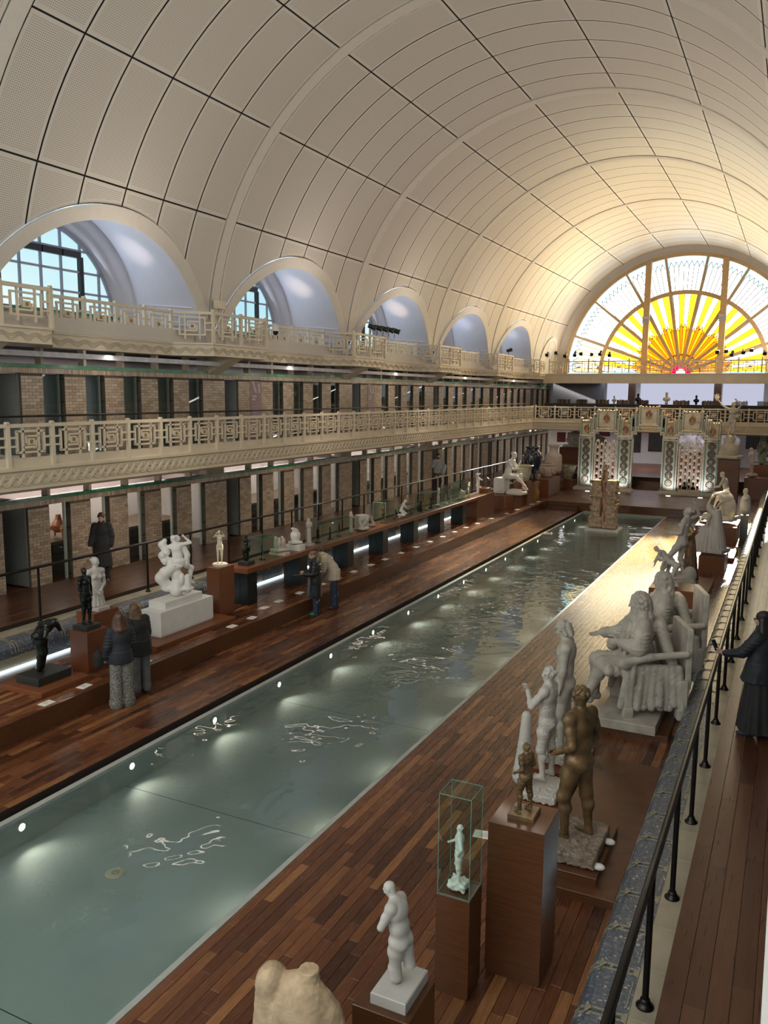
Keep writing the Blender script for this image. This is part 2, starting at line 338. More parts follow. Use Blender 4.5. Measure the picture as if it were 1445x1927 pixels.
def _d(p, X, Y, Z):
    if p[0] == 'c':
        _, a, b, ra, rb, k = p; ab = b-a; L = max(ab @ ab, 1e-9)
        t = np.clip(((X-a[0])*ab[0]+(Y-a[1])*ab[1]+(Z-a[2])*ab[2])/L, 0, 1)
        return np.sqrt((X-a[0]-t*ab[0])**2+(Y-a[1]-t*ab[1])**2+(Z-a[2]-t*ab[2])**2) - (ra+(rb-ra)*t)
    if p[0] in 'eb':
        _, c, r, ax, k = p; q = [(X-c[0])*ax[i, 0]+(Y-c[1])*ax[i, 1]+(Z-c[2])*ax[i, 2] for i in range(3)]
        if p[0] == 'e':
            k0 = np.sqrt(sum((q[i]/r[i])**2 for i in range(3))); return (k0-1)*r.min()*.6 + (k0-1)*r.mean()*.4
        rr = .2*r.min(); e = [np.abs(q[i])-r[i]+rr for i in range(3)]
        return np.sqrt(sum(np.maximum(v, 0)**2 for v in e)) + np.minimum(np.maximum(np.maximum(e[0], e[1]), e[2]), 0) - rr
    if p[0] == 's':
        _, a, b, ra, rb, n, amp, k, sq, ph = p; L = a[2]-b[2]; t = np.clip((a[2]-Z)/L, 0, 1)
        dx = X-(a[0]+(b[0]-a[0])*t); dy = (Y-(a[1]+(b[1]-a[1])*t))/sq; th = np.arctan2(dy, dx)
        R = ra+(rb-ra)*t; R = R*(1+amp*t**.5*(np.sin(n*th+ph+3*np.sin(2*th))+.4*np.sin((n+5)*th+1)))
        return np.maximum((np.sqrt(dx*dx+dy*dy)-R)*.8, np.maximum(Z-a[2], b[2]-Z))
def _bb(p):
    if p[0] == 'c': return np.minimum(p[1]-p[3], p[2]-p[4]), np.maximum(p[1]+p[3], p[2]+p[4])
    if p[0] in 'eb':
        e = np.abs(p[3]).T @ p[2]; return p[1]-e, p[1]+e
    if p[0] == 's': R = max(p[3], p[4])*(1+1.5*p[6])*max(1, p[8]); lo = np.minimum(p[1], p[2])-[R, R, 0]; hi = np.maximum(p[1], p[2])+[R, R, 0]; return lo, hi
def _k(p): return p[7] if p[0] == 's' else p[-1]
def sdf_mesh(name, prims, h, mat, rough=0, nmat_=None):
    pos = [p for p in prims if p[0] != 'n']; B = [_bb(p) for p in pos]
    lo = np.min([b[0] for b in B], 0)-3*h; hi = np.max([b[1] for b in B], 0)+3*h
    n = np.ceil((hi-lo)/h).astype(int)+1; g = [lo[i]+h*np.arange(n[i]) for i in range(3)]
    F = np.full(tuple(n), 1.0)
    for p in prims:
        sign = p[0] == 'n'; q = p[1] if sign else p; k = _k(q); b0, b1 = _bb(q); m = k*1.2+2.5*h
        i0 = np.maximum(((b0-m-lo)/h).astype(int), 0); i1 = np.minimum(np.ceil((b1+m-lo)/h).astype(int)+1, n)
        if (i1 <= i0).any(): continue
        sl = tuple(slice(i0[i], i1[i]) for i in range(3)); X, Y, Z = np.meshgrid(*[g[i][sl[i]] for i in range(3)], indexing='ij', sparse=True)
        d = _d(q, X, Y, Z); A = F[sl]
        if sign: d = -d; hh = np.maximum(k-np.abs(A-d), 0)/k; F[sl] = np.maximum(A, d)+hh*hh*k*.25
        else: hh = np.maximum(k-np.abs(A-d), 0)/k; F[sl] = np.minimum(A, d)-hh*hh*k*.25
    if rough:
        X, Y, Z = np.meshgrid(*g, indexing='ij', sparse=True)
        F += rough*(np.sin(31*X+9*np.sin(13*Z))*np.sin(27*Y+7*np.sin(17*X))*np.sin(23*Z+8*np.sin(11*Y)))
    V, Q = surface_nets(F, lo, h)
    me = bpy.data.meshes.new(name); me.vertices.add(len(V)); me.vertices.foreach_set('co', V.astype(np.float32).ravel())
    me.loops.add(Q.size); me.loops.foreach_set('vertex_index', Q.astype(np.int32).ravel())
    me.polygons.add(len(Q)); me.polygons.foreach_set('loop_start', np.arange(0, Q.size, 4, dtype=np.int32)); me.polygons.foreach_set('loop_total', np.full(len(Q), 4, np.int32))
    me.polygons.foreach_set('use_smooth', np.ones(len(Q), bool)); me.materials.append(mat); me.update(calc_edges=True); me.validate(); return me

U = lambda v: np.array(v, float)/max(np.linalg.norm(v), 1e-9)
def skel(sp=(0, 0, 1), sp2=None, tw=0, htw=0, la=None, ra=None, ll=None, rl=None, face=(0, 1, 0), nk=None, lf=(0, 1, 0), rf=(0, 1, 0), fem=False, ground=True, pel=None, H=1.75, side=(1, 0, 0), **kw):
    """joint positions of a figure facing +Y, its right hand towards +X"""
    s = H/1.75; sp = U(sp); sp2 = sp if sp2 is None else U(sp2); J = {}
    side = U(side)
    def rot(v, a):
        c, q = math.cos(math.radians(a)), math.sin(math.radians(a)); return np.array([v[0]*c-v[1]*q, v[0]*q+v[1]*c, v[2]])
    hax = rot(side, htw); sax = rot(side, tw); sax = U(sax-sp2*(sax@sp2)); hax = U(hax)
    pz = np.array([0, 0, .95]) if pel is None else np.array(pel, float)
    J['pel'] = pz; J['waist'] = pz+sp*.17; J['chest'] = J['waist']+sp2*.22; J['neck'] = J['waist']+sp2*.40
    nk = sp2 if nk is None else U(nk); J['head'] = J['neck']+nk*.165; J['hup'] = nk
    fc = U(face); fc = U(fc-nk*(fc@nk)); J['face'] = fc; J['hr'] = np.cross(fc, nk)
    hw, sw = (.092, .170) if fem else (.088, .195)
    J['sax'] = sax; J['hax'] = hax; J['front'] = U(np.cross(sp2, sax)); J['hfront'] = U(np.cross(sp, hax)); J['sp'] = sp; J['sp2'] = sp2
    dflt = [(0, 0, -1), (0, .1, -1)]
    for nm, sg, d in (('r', 1, ra), ('l', -1, la)):
        d = d or [(sg*.12, 0, -1), (sg*.03, .12, -1)]
        S = J['neck']+sax*sg*sw-sp2*.06; E = S+U(d[0])*.29; Wt = E+U(d[1])*.25; hd = U(d[2]) if len(d) > 2 else U(d[1])
        J[nm+'s'], J[nm+'e'], J[nm+'w'], J[nm+'h'] = S, E, Wt, hd
    for nm, sg, d, ft in (('r', 1, rl, rf), ('l', -1, ll, lf)):
        d = d or [(sg*.02, .02, -1), (sg*.02, -.03, -1)]
        hp = J['pel']+hax*sg*hw-sp*.02; K = hp+U(d[0])*.435; A = K+U(d[1])*.415
        J[nm+'p'], J[nm+'k'], J[nm+'a'], J[nm+'f'] = hp, K, A, U(ft)
    if ground and pel is None:
        dz = .075-min(J['ra'][2], J['la'][2])
        for key in ('pel', 'waist', 'chest', 'neck', 'head', 'rs', 're', 'rw', 'ls', 'le', 'lw', 'rp', 'rk', 'ra', 'lp', 'lk', 'la'): J[key] = J[key]+np.array([0, 0, dz])
    for key in ('pel', 'waist', 'chest', 'neck', 'head', 'rs', 're', 'rw', 'ls', 'le', 'lw', 'rp', 'rk', 'ra', 'lp', 'lk', 'la'): J[key] = J[key]*s
    J['s'] = s; J['fem'] = fem; return J

def hand(J, n, fist=False):
    s = J['s']; w, d = J[n+'w'], J[n+'h']; sx = np.cross(d, J['front']); sx = U(sx) if np.linalg.norm(sx) > .1 else J['sax']; nn = U(np.cross(sx, d)); sg = 1 if n == 'l' else -1
    P = [ell(w+d*.05*s, (.04*s, .018*s, .05*s), .012*s, [sx, nn, d])]
    for i, (off, L) in enumerate(((-.03, .062), (-.01, .072), (.01, .068), (.029, .052))):
        b = w+d*.085*s+sx*off*s; m = b+(d*.55+nn*(.85 if fist else .18))*L*.55*s; e = m+((nn*.3-d*.9) if fist else (d*.9+nn*.45))*L*.5*s
        P += [cap(b, m, .0095*s, .0088*s, .004*s), cap(m, e, .0088*s, .0075*s, .004*s)]
    th = w+d*.03*s+sx*sg*.035*s; P += [cap(th, th+(d*.6+sx*sg*.55+nn*.3)*.05*s, .012*s, .010*s, .006*s), cap(th+(d*.6+sx*sg*.55+nn*.3)*.05*s, th+(d*1.1+sx*sg*.5+nn*.45)*.075*s, .010*s, .008*s, .004*s)]
    return P
def head(J, hair=None, beard=False, curls=0, seed=1):
    s = J['s']; c, u, f, r = J['head'], J['hup'], J['face'], J['hr']; ax = [r, f, u]
    P = [ell(c+u*.022*s-f*.006*s, (.072*s, .092*s, .082*s), .02*s, ax), ell(c-u*.035*s+f*.028*s, (.055*s, .06*s, .072*s), .03*s, ax),
         cap(c-u*.088*s+f*.058*s, c-u*.085*s+f*.068*s, .022*s, .018*s, .03*s),
         cap(c+u*.012*s+f*.088*s, c-u*.026*s+f*.108*s, .009*s, .015*s, .014*s),
         cap(c+u*.030*s+f*.083*s-r*.032*s, c+u*.030*s+f*.083*s+r*.032*s, .011*s, .011*s, .014*s),
         cap(c-u*.058*s+f*.084*s-r*.016*s, c-u*.058*s+f*.084*s+r*.016*s, .010*s, .010*s, .008*s)]
    for q in (1, -1):
        P += [ell(c-u*.005*s-f*.008*s+r*q*.074*s, (.012*s, .02*s, .032*s), .008*s, ax), neg(ell(c+u*.010*s+f*.100*s+r*q*.032*s, (.017*s, .011*s, .008*s), .012*s, ax)), ell(c+u*.009*s+f*.079*s+r*q*.031*s, .013*s, .005*s),
              ell(c-u*.02*s+f*.066*s+r*q*.04*s, (.022*s, .02*s, .022*s), .02*s, ax)]
    P += [cap(J['neck']-J['sp2']*.04*s, c-u*.05*s-f*.015*s, .058*s, .052*s, .035*s)]
    if hair: P += hairp(J, hair)
    rnd = random.Random(seed)
    for i in range(curls):
        a = rnd.uniform(0, 2*PI); e = rnd.uniform(-.1, 1.4); q = (r*math.cos(a)*math.cos(e)*.085+f*(math.sin(a)*math.cos(e)*.085-.012)+u*(math.sin(e)*.095+.03))*s
        if q@f > .062*s and q@u < .055*s: continue
        P.append(ell(c+q, .020*s, .006*s))
    return P
def hairp(J, kind):
    s = J['s']; c, u, f, r = J['head'], J['hup'], J['face'], J['hr']; ax = [r, f, u]; P = [ell(c+u*.034*s-f*.016*s, (.081*s, .095*s, .083*s), .015*s, ax)]
    if kind in ('short', 'bob'):
        rn = random.Random(17)
        for i in range(46):
            a = rn.uniform(0, 2*PI); e = rn.uniform(-.25, 1.35); q = r*math.cos(a)*math.cos(e)*.084+f*(math.sin(a)*math.cos(e)*.094-.014)+u*(math.sin(e)*.088+.032)
            if q@f > .05 and q@u < .062: continue
            P.append(cap(c+q*s, c+(q+(f*.25-u*.5)*.022+r*rn.uniform(-.01, .01))*s, .019*s, .015*s, .008*s))
    if kind == 'bob':
        for q in (-1, 1): P += [cap(c+u*.05*s+r*q*.07*s, c-u*.06*s-f*.02*s+r*q*.082*s, .034*s, .03*s, .02*s), cap(c+u*.04*s-f*.07*s+r*q*.04*s, c-u*.08*s-f*.08*s+r*q*.045*s, .045*s, .04*s, .02*s)]
        P.append(cap(c+u*.065*s+f*.075*s-r*.04*s, c+u*.06*s+f*.078*s+r*.045*s, .024*s, .022*s, .015*s))
    if kind == 'bun': P.append(ell(c+u*.03*s-f*.115*s, .04*s, .02*s))
    if kind in ('long', 'mid'):
        L = .36 if kind == 'long' else .16
        for q in (-1, -.5, 0, .5, 1):
            a = c+u*.02*s-f*.05*s+r*q*.06*s; P.append(cap(a, a-u*.5*L*s-f*(.055-.02*abs(q))*s+r*q*.03*s, .044*s, .052*s, .03*s)); P.append(cap(a-u*.5*L*s-f*.05*s+r*q*.03*s, a-np.array([0, 0, L*s])-f*.06*s+r*q*.025*s, .05*s, .028*s, .03*s))
        for q in (-1, 1): P.append(cap(c+u*.03*s+f*.02*s+r*q*.07*s, c-u*.10*s-f*.0*s+r*q*.085*s, .026*s, .03*s, .02*s))
    return P
def body(J, omit=(), fists=(), muscle=1.0, hands=True):
    s = J['s']; F = J['fem']; g = s*muscle*1.06; P = []
    sax, hax, fr, hf, sp2, sp = J['sax'], J['hax'], J['front'], J['hfront'], J['sp2'], J['sp']
    ch = J['chest']; ax = [sax, fr, sp2]
    P += [ell(ch+sp2*.02*s, ((.130 if F else .160)*g, (.098 if F else .112)*g, .17*s), .05*s, ax), cap(J['rs']-sax*.05*s+sp2*.01*s, J['ls']+sax*.05*s+sp2*.01*s, .055*g, .055*g, .05*s),
          ell(J['waist']+sp*.01*s, ((.108 if F else .128)*g, .086*g, .13*s), .06*s, ax), ell(J['pel']+sp*.02*s, ((.158 if F else .145)*g, .105*g, .105*s), .05*s, [hax, hf, sp])]
    P.append(ell((J['pel']+ch)/2, ((.118 if F else .138)*g, .094*g, .25*s), .05*s, ax))
    for q in (1, -1):
        P.append(ell(J['pel']-hf*.06*s-sp*.03*s+hax*q*.068*s, (.082*g, .075*g, .09*s), .03*s, [hax, hf, sp]))
        if F: P.append(ell(ch+fr*.088*s+sp2*.0*s+sax*q*.066*s, (.056*s, .05*s, .056*s), .022*s, ax))
        else: P.append(ell(ch+fr*.075*s+sp2*.05*s+sax*q*.068*s, (.075*g, .035*g, .055*s), .03*s, ax))
        P.append(ell(ch-fr*.075*s+sp2*.06*s+sax*q*.08*s, (.06*g, .035*g, .08*s), .04*s, ax))
    P.append(cap(J['neck']-sp2*.02*s, J['rs'], .05*g, .045*g, .05*s)); P.append(cap(J['neck']-sp2*.02*s, J['ls'], .05*g, .045*g, .05*s))
    a_ = .88 if F else 1.0
    for n in 'rl':
        if n+'arm' in omit: continue
        S, E, Wt = J[n+'s'], J[n+'e'], J[n+'w']
        P += [ell(S, .062*g*a_, .03*s), cap(S, E, .052*g*a_, .040*g*a_, .03*s), ell(S+(E-S)*.45+fr*.012*s, .047*g*a_, .03*s)]
        if n+'fore' in omit: continue
        P += [cap(E, Wt, .041*g*a_, .027*g*a_, .02*s), ell(E+(Wt-E)*.25, .044*g*a_, .02*s)]
        if n+'hand' not in omit: P += hand(J, n, n in fists) if hands else [ell(Wt+J[n+'h']*.07*s, .04*s, .02*s)]
    for n in 'rl':
        if n+'leg' in omit: continue
        hp, K, A = J[n+'p'], J[n+'k'], J[n+'a']; kf = U(np.cross(np.cross(U(K-hp), J[n+'f']), U(K-hp))) if abs(U(K-hp)@J[n+'f']) < .98 else J[n+'f']
        P += [cap(hp, K, .088*g, .058*g, .035*s), ell(hp+(K-hp)*.35+kf*.015*s, .084*g, .04*s), ell(K+kf*.006*s, .056*g, .04*s)]
        if n+'shin' in omit: continue
        ff = J[n+'f']; bk = U(np.cross(np.cross(U(A-K), -ff), U(A-K))) if abs(U(A-K)@ff) < .98 else -ff
        P += [cap(K, A, .054*g, .034*g, .03*s), ell(K+(A-K)*.3+bk*.028*s, (.05*g, .05*g, .05*g), .045*s)]
        if n+'foot' in omit: continue
        dn = np.array([0, 0, -1.]); dn = dn-ff*(dn@ff); dn = U(dn) if np.linalg.norm(dn) > .1 else U(A-K)
        P += [cap(A-ff*.025*s+dn*.045*s, A+ff*.12*s+dn*.048*s, .032*s, .026*s, .02*s), cap(A, A+ff*.09*s+dn*.035*s, .034*s, .026*s, .03*s), cap(A+ff*.11*s+dn*.05*s, A+ff*.165*s+dn*.055*s, .028*s, .018*s, .02*s)]
    return P

# ================================================================== SETTING
XWL, XWR = -15.9, 1.5
XGL, XGR = -14.15, .03                 # fronts of the first-floor galleries
ZW = .97                               # ground-floor walkways
def struct(o): o['kind'] = 'structure'; return o
def st_box(name, *b, mat, parent=None):
    return struct(MB().box(*b).build(name, mat, parent)) if parent is None else MB().box(*b).build(name, mat, parent)

# ---- floors: planks laid on a dark base; the nearest ones are objects, the rest is one joined part
def planked(name, x0, x1, y0, y1, z, mat, pw=.118, L=1.0, along='y', singles=300, base=.3, keep=None):
    fl = struct(MB().box(x0, x1, y0, y1, z-base, z-.012).build(name, M['sub'])); rnd = random.Random(sum(map(ord, name))+int(z*100)); items = []
    a0, a1, b0, b1 = (x0, x1, y0, y1) if along == 'y' else (y0, y1, x0, x1)
    n = max(1, round((a1-a0)/pw)); pw = (a1-a0)/n
    for i in range(n):
        b = b0 - rnd.random()*L
        while b < b1:
            l = L*rnd.uniform(.55, 1.25); c0, c1 = max(b, b0), min(b+l, b1); b += l
            if c1-c0 < .03: continue
            q = (a0+i*pw+.0015, a0+(i+1)*pw-.0015, c0+.0015, c1-.0015)
            if along == 'x': q = (q[2], q[3], q[0], q[1])
            items.append(q)
    items.sort(key=lambda q: (q[0]+q[1])**2/4+(q[2]+q[3])**2/4)
    rest = MB()
    for i, q in enumerate(items):
        dz = rnd.uniform(-.0012, .0012)
        if i < singles:
            cx, cy = (q[0]+q[1])/2, (q[2]+q[3])/2
            MB().bbox(q[0]-cx, q[1]-cx, q[2]-cy, q[3]-cy, -.012, dz, .002).build('plank', mat, fl, (cx, cy, z))
        else: rest.box(q[0], q[1], q[2], q[3], z-.012, z+dz)
    if rest.v: rest.build('planking', mat, fl, kind='stuff')
    return fl
planked('floor', -10.85, -9.17, 3, 40.4, 0, M['deck'], singles=230)
planked('floor.001', -5.06, -3.30, 2, 40.4, 0, M['deck'], singles=300)
planked('floor.002', -12.93, -10.85, 5, 40.4, .36, M['deck'], singles=120, base=.66)
planked('floor.003', -3.28, -1.27, 2, 49, .36, M['deck'], singles=180, base=.66)
planked('floor.004', -12.93, -3.28, 40.42, 49, .36, M['stage'], along='x', singles=0, base=.66)
planked('floor.005', XWL, -13.74, 5, 59, ZW, M['walk'], pw=.16, L=2.2, singles=40, base=.2)
planked('floor.006', -.62, XWR, 1, 59, 1.0, M['walk'], pw=.165, L=2.6, singles=100, base=.2)
planked('floor.007', -13.74, -.62, 49, 59, .97, M['stage'], along='x', singles=0, base=.7, L=2.0)
st_box('floor.008', -20.5, XWL, 2, 59, .87, .968, mat=M['walnut'])
# risers of the two steps and of the stage
for nm, b in (('trim_1', (-10.87, -10.83, 5, 40.4, 0, .362)), ('trim_2', (-3.30, -3.26, 2, 40.4, 0, .362)), ('trim_3', (-10.85, -3.28, 40.38, 40.42, -.1, .362))):
    st_box(nm, *b, mat=M['walnut'])
for x0, x1 in ((-10.6, -9.25), (-5.0, -3.5)):
    s = struct(MB().box(x0, x1, 39.75, 40.36, 0, .12).build('trim_4', M['walnut'])); MB().box(x0, x1, 40.05, 40.36, .12, .24).build('step', M['walnut'], s)
# the far steps in the gateway
s = struct(MB().box(-7.8, -6.27, 48.1, 49, .36, .56).build('trim_5', M['walnut'])); MB().box(-7.8, -6.27, 48.5, 49, .56, .76).build('step', M['walnut'], s)

# ---- pool
PX0, PX1, WZ = -9.0, -5.12, -.14
pool = struct(MB().box(PX0-.06, PX1+.1, 3, 40.4, -.75, -.52).build('floor.009', M['basin']))
b = MB(); 
b.box(PX0-.06, PX0, 3, 40.3, -.52, -.11); b.box(PX1, PX1+.1, 3, 40.3, -.52, -.03); b.box(PX0, PX1, 40.22, 40.4, -.52, -.05)
b.build('basin_wall', M['basin'], pool)
b = MB(); b.box(PX0-.09, PX0+.01, 3, 40.28, -.11, -.085); b.box(PX1-.03, PX1+.04, 3, 40.28, -.03, -.012); b.box(PX0, PX1, 40.2, 40.4, -.05, -.02)
b.build('pool_lip', M['basinl'], pool)
MB().box(-9.17, PX0-.09, 3, 40.35, -.4, -.16).build('overflow_channel', M['irong'], pool)
sm = MB()
for k in range(9): sm.box(PX0, PX1, 5+k*4.15, 5.012+k*4.15, -.521, -.5195)
sm.build('basin_joint', M['irong'], pool, kind='stuff')
wt = MB(); nx, ny = 4, 40
wt.add([(PX0+(PX1-PX0)*i/nx, 3+37.22*j/ny, WZ) for j in range(ny+1) for i in range(nx+1)], [(j*(nx+1)+i, j*(nx+1)+i+1, (j+1)*(nx+1)+i+1, (j+1)*(nx+1)+i) for j in range(ny) for i in range(nx)])
tag(wt.build('pool_water', M['water']), 'long still sheet of green pool water with soft ripples', 'water', kind='stuff')
lm = MB().lathe([(0, .035), (.05, .035), (.07, .02), (.085, 0)], 14).mesh('pool_lamp', M['basinl']); gm = MB().lathe([(.052, .037), (0, .04)], 12).mesh('bulb', M['ledw'])
ORD = ['nearest', 'second', 'third', 'fourth', 'fifth', 'sixth', 'seventh', 'eighth', 'ninth', 'tenth', 'eleventh', 'twelfth', 'thirteenth', 'fourteenth', 'fifteenth', 'sixteenth', 'seventeenth', 'eighteenth']
for k in range(16):
    for s, x in ((1, PX0), (-1, PX1)):
        y = 7.2 + 2.08*k + (0 if s > 0 else .15)
        o = inst(lm, 'pool_lamp', None, (x, y, -.24)); o.rotation_euler = (0, s*PI/2, 0)
        tag(o, f'round underwater lamp in the {"left" if s > 0 else "right"} pool wall, {ORD[k]} from the camera', 'lamp', 'underwater pool lamps')
        g = inst(gm, 'bulb', o)
        l = bpy.data.lights.new('pool_lamp_light', 'SPOT'); l.energy = 12; l.spot_size = 2.4; l.spot_blend = .9; l.color = (1, .93, .78); l.shadow_soft_size = .04
        lo = bpy.data.objects.new('pool_lamp_light', l); COL.objects.link(lo); lo.location = (x+s*.07, y, -.25); lo.rotation_euler = Vector((s, 0, -.16)).to_track_quat('-Z', 'Y').to_euler()
for k, (x, y) in enumerate(((-7.4, 7.3), (-7.45, 16.8))):
    d = MB().lathe([(0, .012), (.075, .012), (.13, .006), (.13, 0)], 24); 
    o = d.build('pool_drain', M['cream'], None, (x, y, -.52)); tag(o, ['round cream pool drain on the basin floor nearest the camera', 'round cream pool drain farther along the basin floor'][k], 'drain', 'pool drains')
    g = MB()
    for r in (.03, .048):
        for j in range(14): a = j*2*PI/14; g.sphere((r*math.cos(a), r*math.sin(a), .012), (.006, .006, .002), 6, 4)
    g.build('drain_grille', M['irong'], o)
for x, y, s in ((-5.55, 33.6, -1), (-8.6, 33.0, 1)):
    o = MB().box(-.04, .04, -.04, .04, 0, .06).build('water_spout', M['white'], None, (x-s*.4, y, -.1)); 
    MB().prism([(-.05*s, -.02), (.42*s, .05), (.42*s, .10), (-.05*s, .06)], 'y', -.035, .035).build('spout_blade', M['white'], o)
    tag(o, 'white spout on the right pool edge near the ceramic tower' if s < 0 else 'white spout on the left pool edge near the ceramic tower', 'spout', 'pool spouts')

# ---- mosaic coping of the old pool, LED strip at its foot, stone kerb
def coping(name, xin, sgn, zin, y0, y1):
    c = struct(MB().box(min(xin, xin+sgn*.40), max(xin, xin+sgn*.40), y0, y1, zin-.35, zin+.1).build(name, M['mosg']))
    pr = [(0, 0), (.0, .30), (.02, .40), (.06, .46), (.12, .49), (.42, .505), (.42, 0)]
    n = int((y1-y0)/.56); L = (y1-y0)/n
    me = MB(); me.prism([(sgn*u, v) for u, v in pr], 'y', .006, L-.006); mm = me.mesh('coping_block', M['mosaic'])
    fr = MB()
    for a in (.02, L-.045): fr.prism([(sgn*(u-.004), v+.004) for u, v in pr[1:6]]+[(sgn*.42, .45), (sgn*.1, .44), (sgn*.03, .3)], 'y', a, a+.022)
    for u0 in (.418, .10):
        sg = 1 if u0 > .3 else -1
        for ya, yb in ((.0, .07), (L, L-.07)): fr.poly([(sgn*u0, ya, .50+.006*(u0 > .3)), (sgn*u0, yb, .50+.006*(u0 > .3)), (sgn*(u0-.05*sg), ya, .498 if u0 > .3 else .506)], (0, 0, .006))
    fr.box(*sorted((sgn*.385, sgn*.395)), .12, L-.12, .50, .509)
    fm = fr.mesh('ochre_band', M['mosg'])
    for k in range(n):
        b = inst(mm, 'coping_block', c, (xin, y0+k*L, zin))
        inst(fm, 'ochre_band', b)
    return c
cl = coping('trim_6', -12.95, -1, .36, 6, 38.2)
cr_ = coping('trim_7', -1.25, 1, .36, 2, 49)
b = MB()
for k in range(17): b.box(-12.95, -12.935, 8.2+k*1.9, 8.2+k*1.9+.9, .37, .60)
b.build('ochre_panel', M['mosg'], cl, kind='stuff')
for nm, x0, x1, y0, y1 in (('trim_8', -13.74, -13.37, 5, 49), ('trim_9', -.83, -.62, 1, 49)):
    k_ = struct(MB().box(x0, x1, y0, y1, .3, .862).build(nm, M['mortar'])); L = .62; me = MB().bbox(x0+.003-x0, x1-x0-.003, .003, L-.003, 0, .018, .004).mesh('kerb_stone', M['kerb'])
    for k in range(int((y1-y0)/L)): inst(me, 'kerb_stone', k_, (x0, y0+k*L, .862))
MB().box(-12.945, -12.90, 5, 38, .365, .40).build('light_tube', M['led'], tag(empty('led_strip', (0, 0, 0), 0, 'long white light strip at the foot of the left mosaic coping', 'light strip')))
MB().box(-1.29, -1.255, 3, 38, .30, .352).build('light_tube', M['led'], tag(empty('led_strip', (0, 0, 0), 0, 'light strip sunk at the foot of the right mosaic coping', 'light strip')))

# ---- brick walls with their openings (one door and five windows in each bay)
DOORX = [(0, .70)] + [(1.32+1.31*k, 1.97+1.31*k) for k in range(5)]
def brick_wall(name, z0, ztop, xw, sgn, y0, y1, nsing):
    wl = struct(MB().box(xw-sgn*.34 if sgn > 0 else xw, xw if sgn > 0 else xw+.34, y0, y0+.02, z0, z0+.02).build(name, M['mortar']))
    core, rest, sold, band = MB(), MB(), MB(), MB(); items = []; th = .17
    xa, xb = (xw-th, xw-.012) if sgn > 0 else (xw+.012, xw+th)
    zo = ztop-.13                                       # head of the openings
    ops = []; k = -3
    while True:
        yb = 12.72+8.26*k
        for a, c in DOORX: ops.append((yb+a, yb+c))
        k += 1
        if yb > y1: break
    ops = [o for o in ops if o[0] > y0 and o[1] < y1]; edges = [y0]+[e for o in ops for e in o]+[y1]; ch = .0745
    for i in range(0, len(edges), 2):
        pa, pb = edges[i], edges[i+1]; core.box(xa, xb, pa, pb, z0, zo); n = int((zo-z0)/ch)
        for r in range(n):
            w_ = pb-pa; nb = max(2, round(w_/.19)); st = (r % 2)*.5; cuts = sorted({0.0, 1.0} | {(j+st)/nb for j in range(nb+1) if 0 < (j+st)/nb < 1})
            for u, v in zip(cuts, cuts[1:]):
                if v-u > .05/w_: items.append((pa+u*w_+.004, pa+v*w_-.004, z0+r*ch+.004, z0+(r+1)*ch-.003))
    core.box(xa, xb, y0, y1, zo, ztop); core.build('wall_core', M['mortar'], wl)
    items.sort(key=lambda q: (abs(q[1]-14)+abs((q[2])-2)*.3)); d = .012 if sgn > 0 else -.012
    for i, q in enumerate(items):
        if i < nsing:
            cy, cz = (q[0]+q[1])/2, (q[2]+q[3])/2; xx = sorted((-.02*sgn, .012*sgn))
            MB().box(xx[0], xx[1], q[0]-cy, q[1]-cy, q[2]-cz, q[3]-cz).build('brick', M['brick'], wl, (xb if sgn > 0 else xa, cy, cz))
        else:
            xx = sorted(((xb if sgn > 0 else xa)-.02*sgn, (xb if sgn > 0 else xa)+.012*sgn)); rest.box(xx[0], xx[1], *q)
    y = y0
    while y < y1-.06:
        xx = sorted(((xb if sgn > 0 else xa)-.02*sgn, (xb if sgn > 0 else xa)+.014*sgn)); sold.box(xx[0], xx[1], y+.003, y+.067, zo+.006, ztop-.004); y += .0705
    rest.build('brickwork', M['brick'], wl, kind='stuff'); sold.build('soldier_course', M['brick'], wl, kind='stuff')
    y = y0
    while y < y1-.1: band.box(min(xa, xb)-.03, max(xa, xb)+.035, y+.002, min(y+.30, y1)-.002, ztop, ztop+.09); y += .30
    band.build('green_tile_course', M['grn'], wl, kind='stuff')
    return wl, ops, zo
wl0, ops0, zo0 = brick_wall('wall_left', ZW, 3.02, XWL, 1, 7, 58.9, 300)
wl1, ops1, zo1 = brick_wall('wall_left.001', 4.07, 6.12, XWL, 1, 7, 58.9, 300)
wr0, opr0, zr0 = brick_wall('wall_right', 1.0, 3.02, XWR, -1, 3, 58.9, 0)
st_box('wall_right.001', XWR, XWR+.3, -6, 58.9, 4.07, 6.2, mat=M['mortar'])
# piers carrying the galleries between wall head and slab
for z0, z1 in ((3.085, 3.56), (6.185, 7.0)):
    b = MB()
    for k in range(-2, 6):
        b.box(XWL-.3, XWL, 20.45+BAY*k-.42-.0, 20.45+BAY*k+.42, z0, z1)
        for j in range(5): yy = 14.3+8.26*k+1.31*j-.25; b.box(XWL-.25, XWL-.05, yy, yy+.09, z0, z1)
    struct(b.build('wall_left.002', M['creamd']))

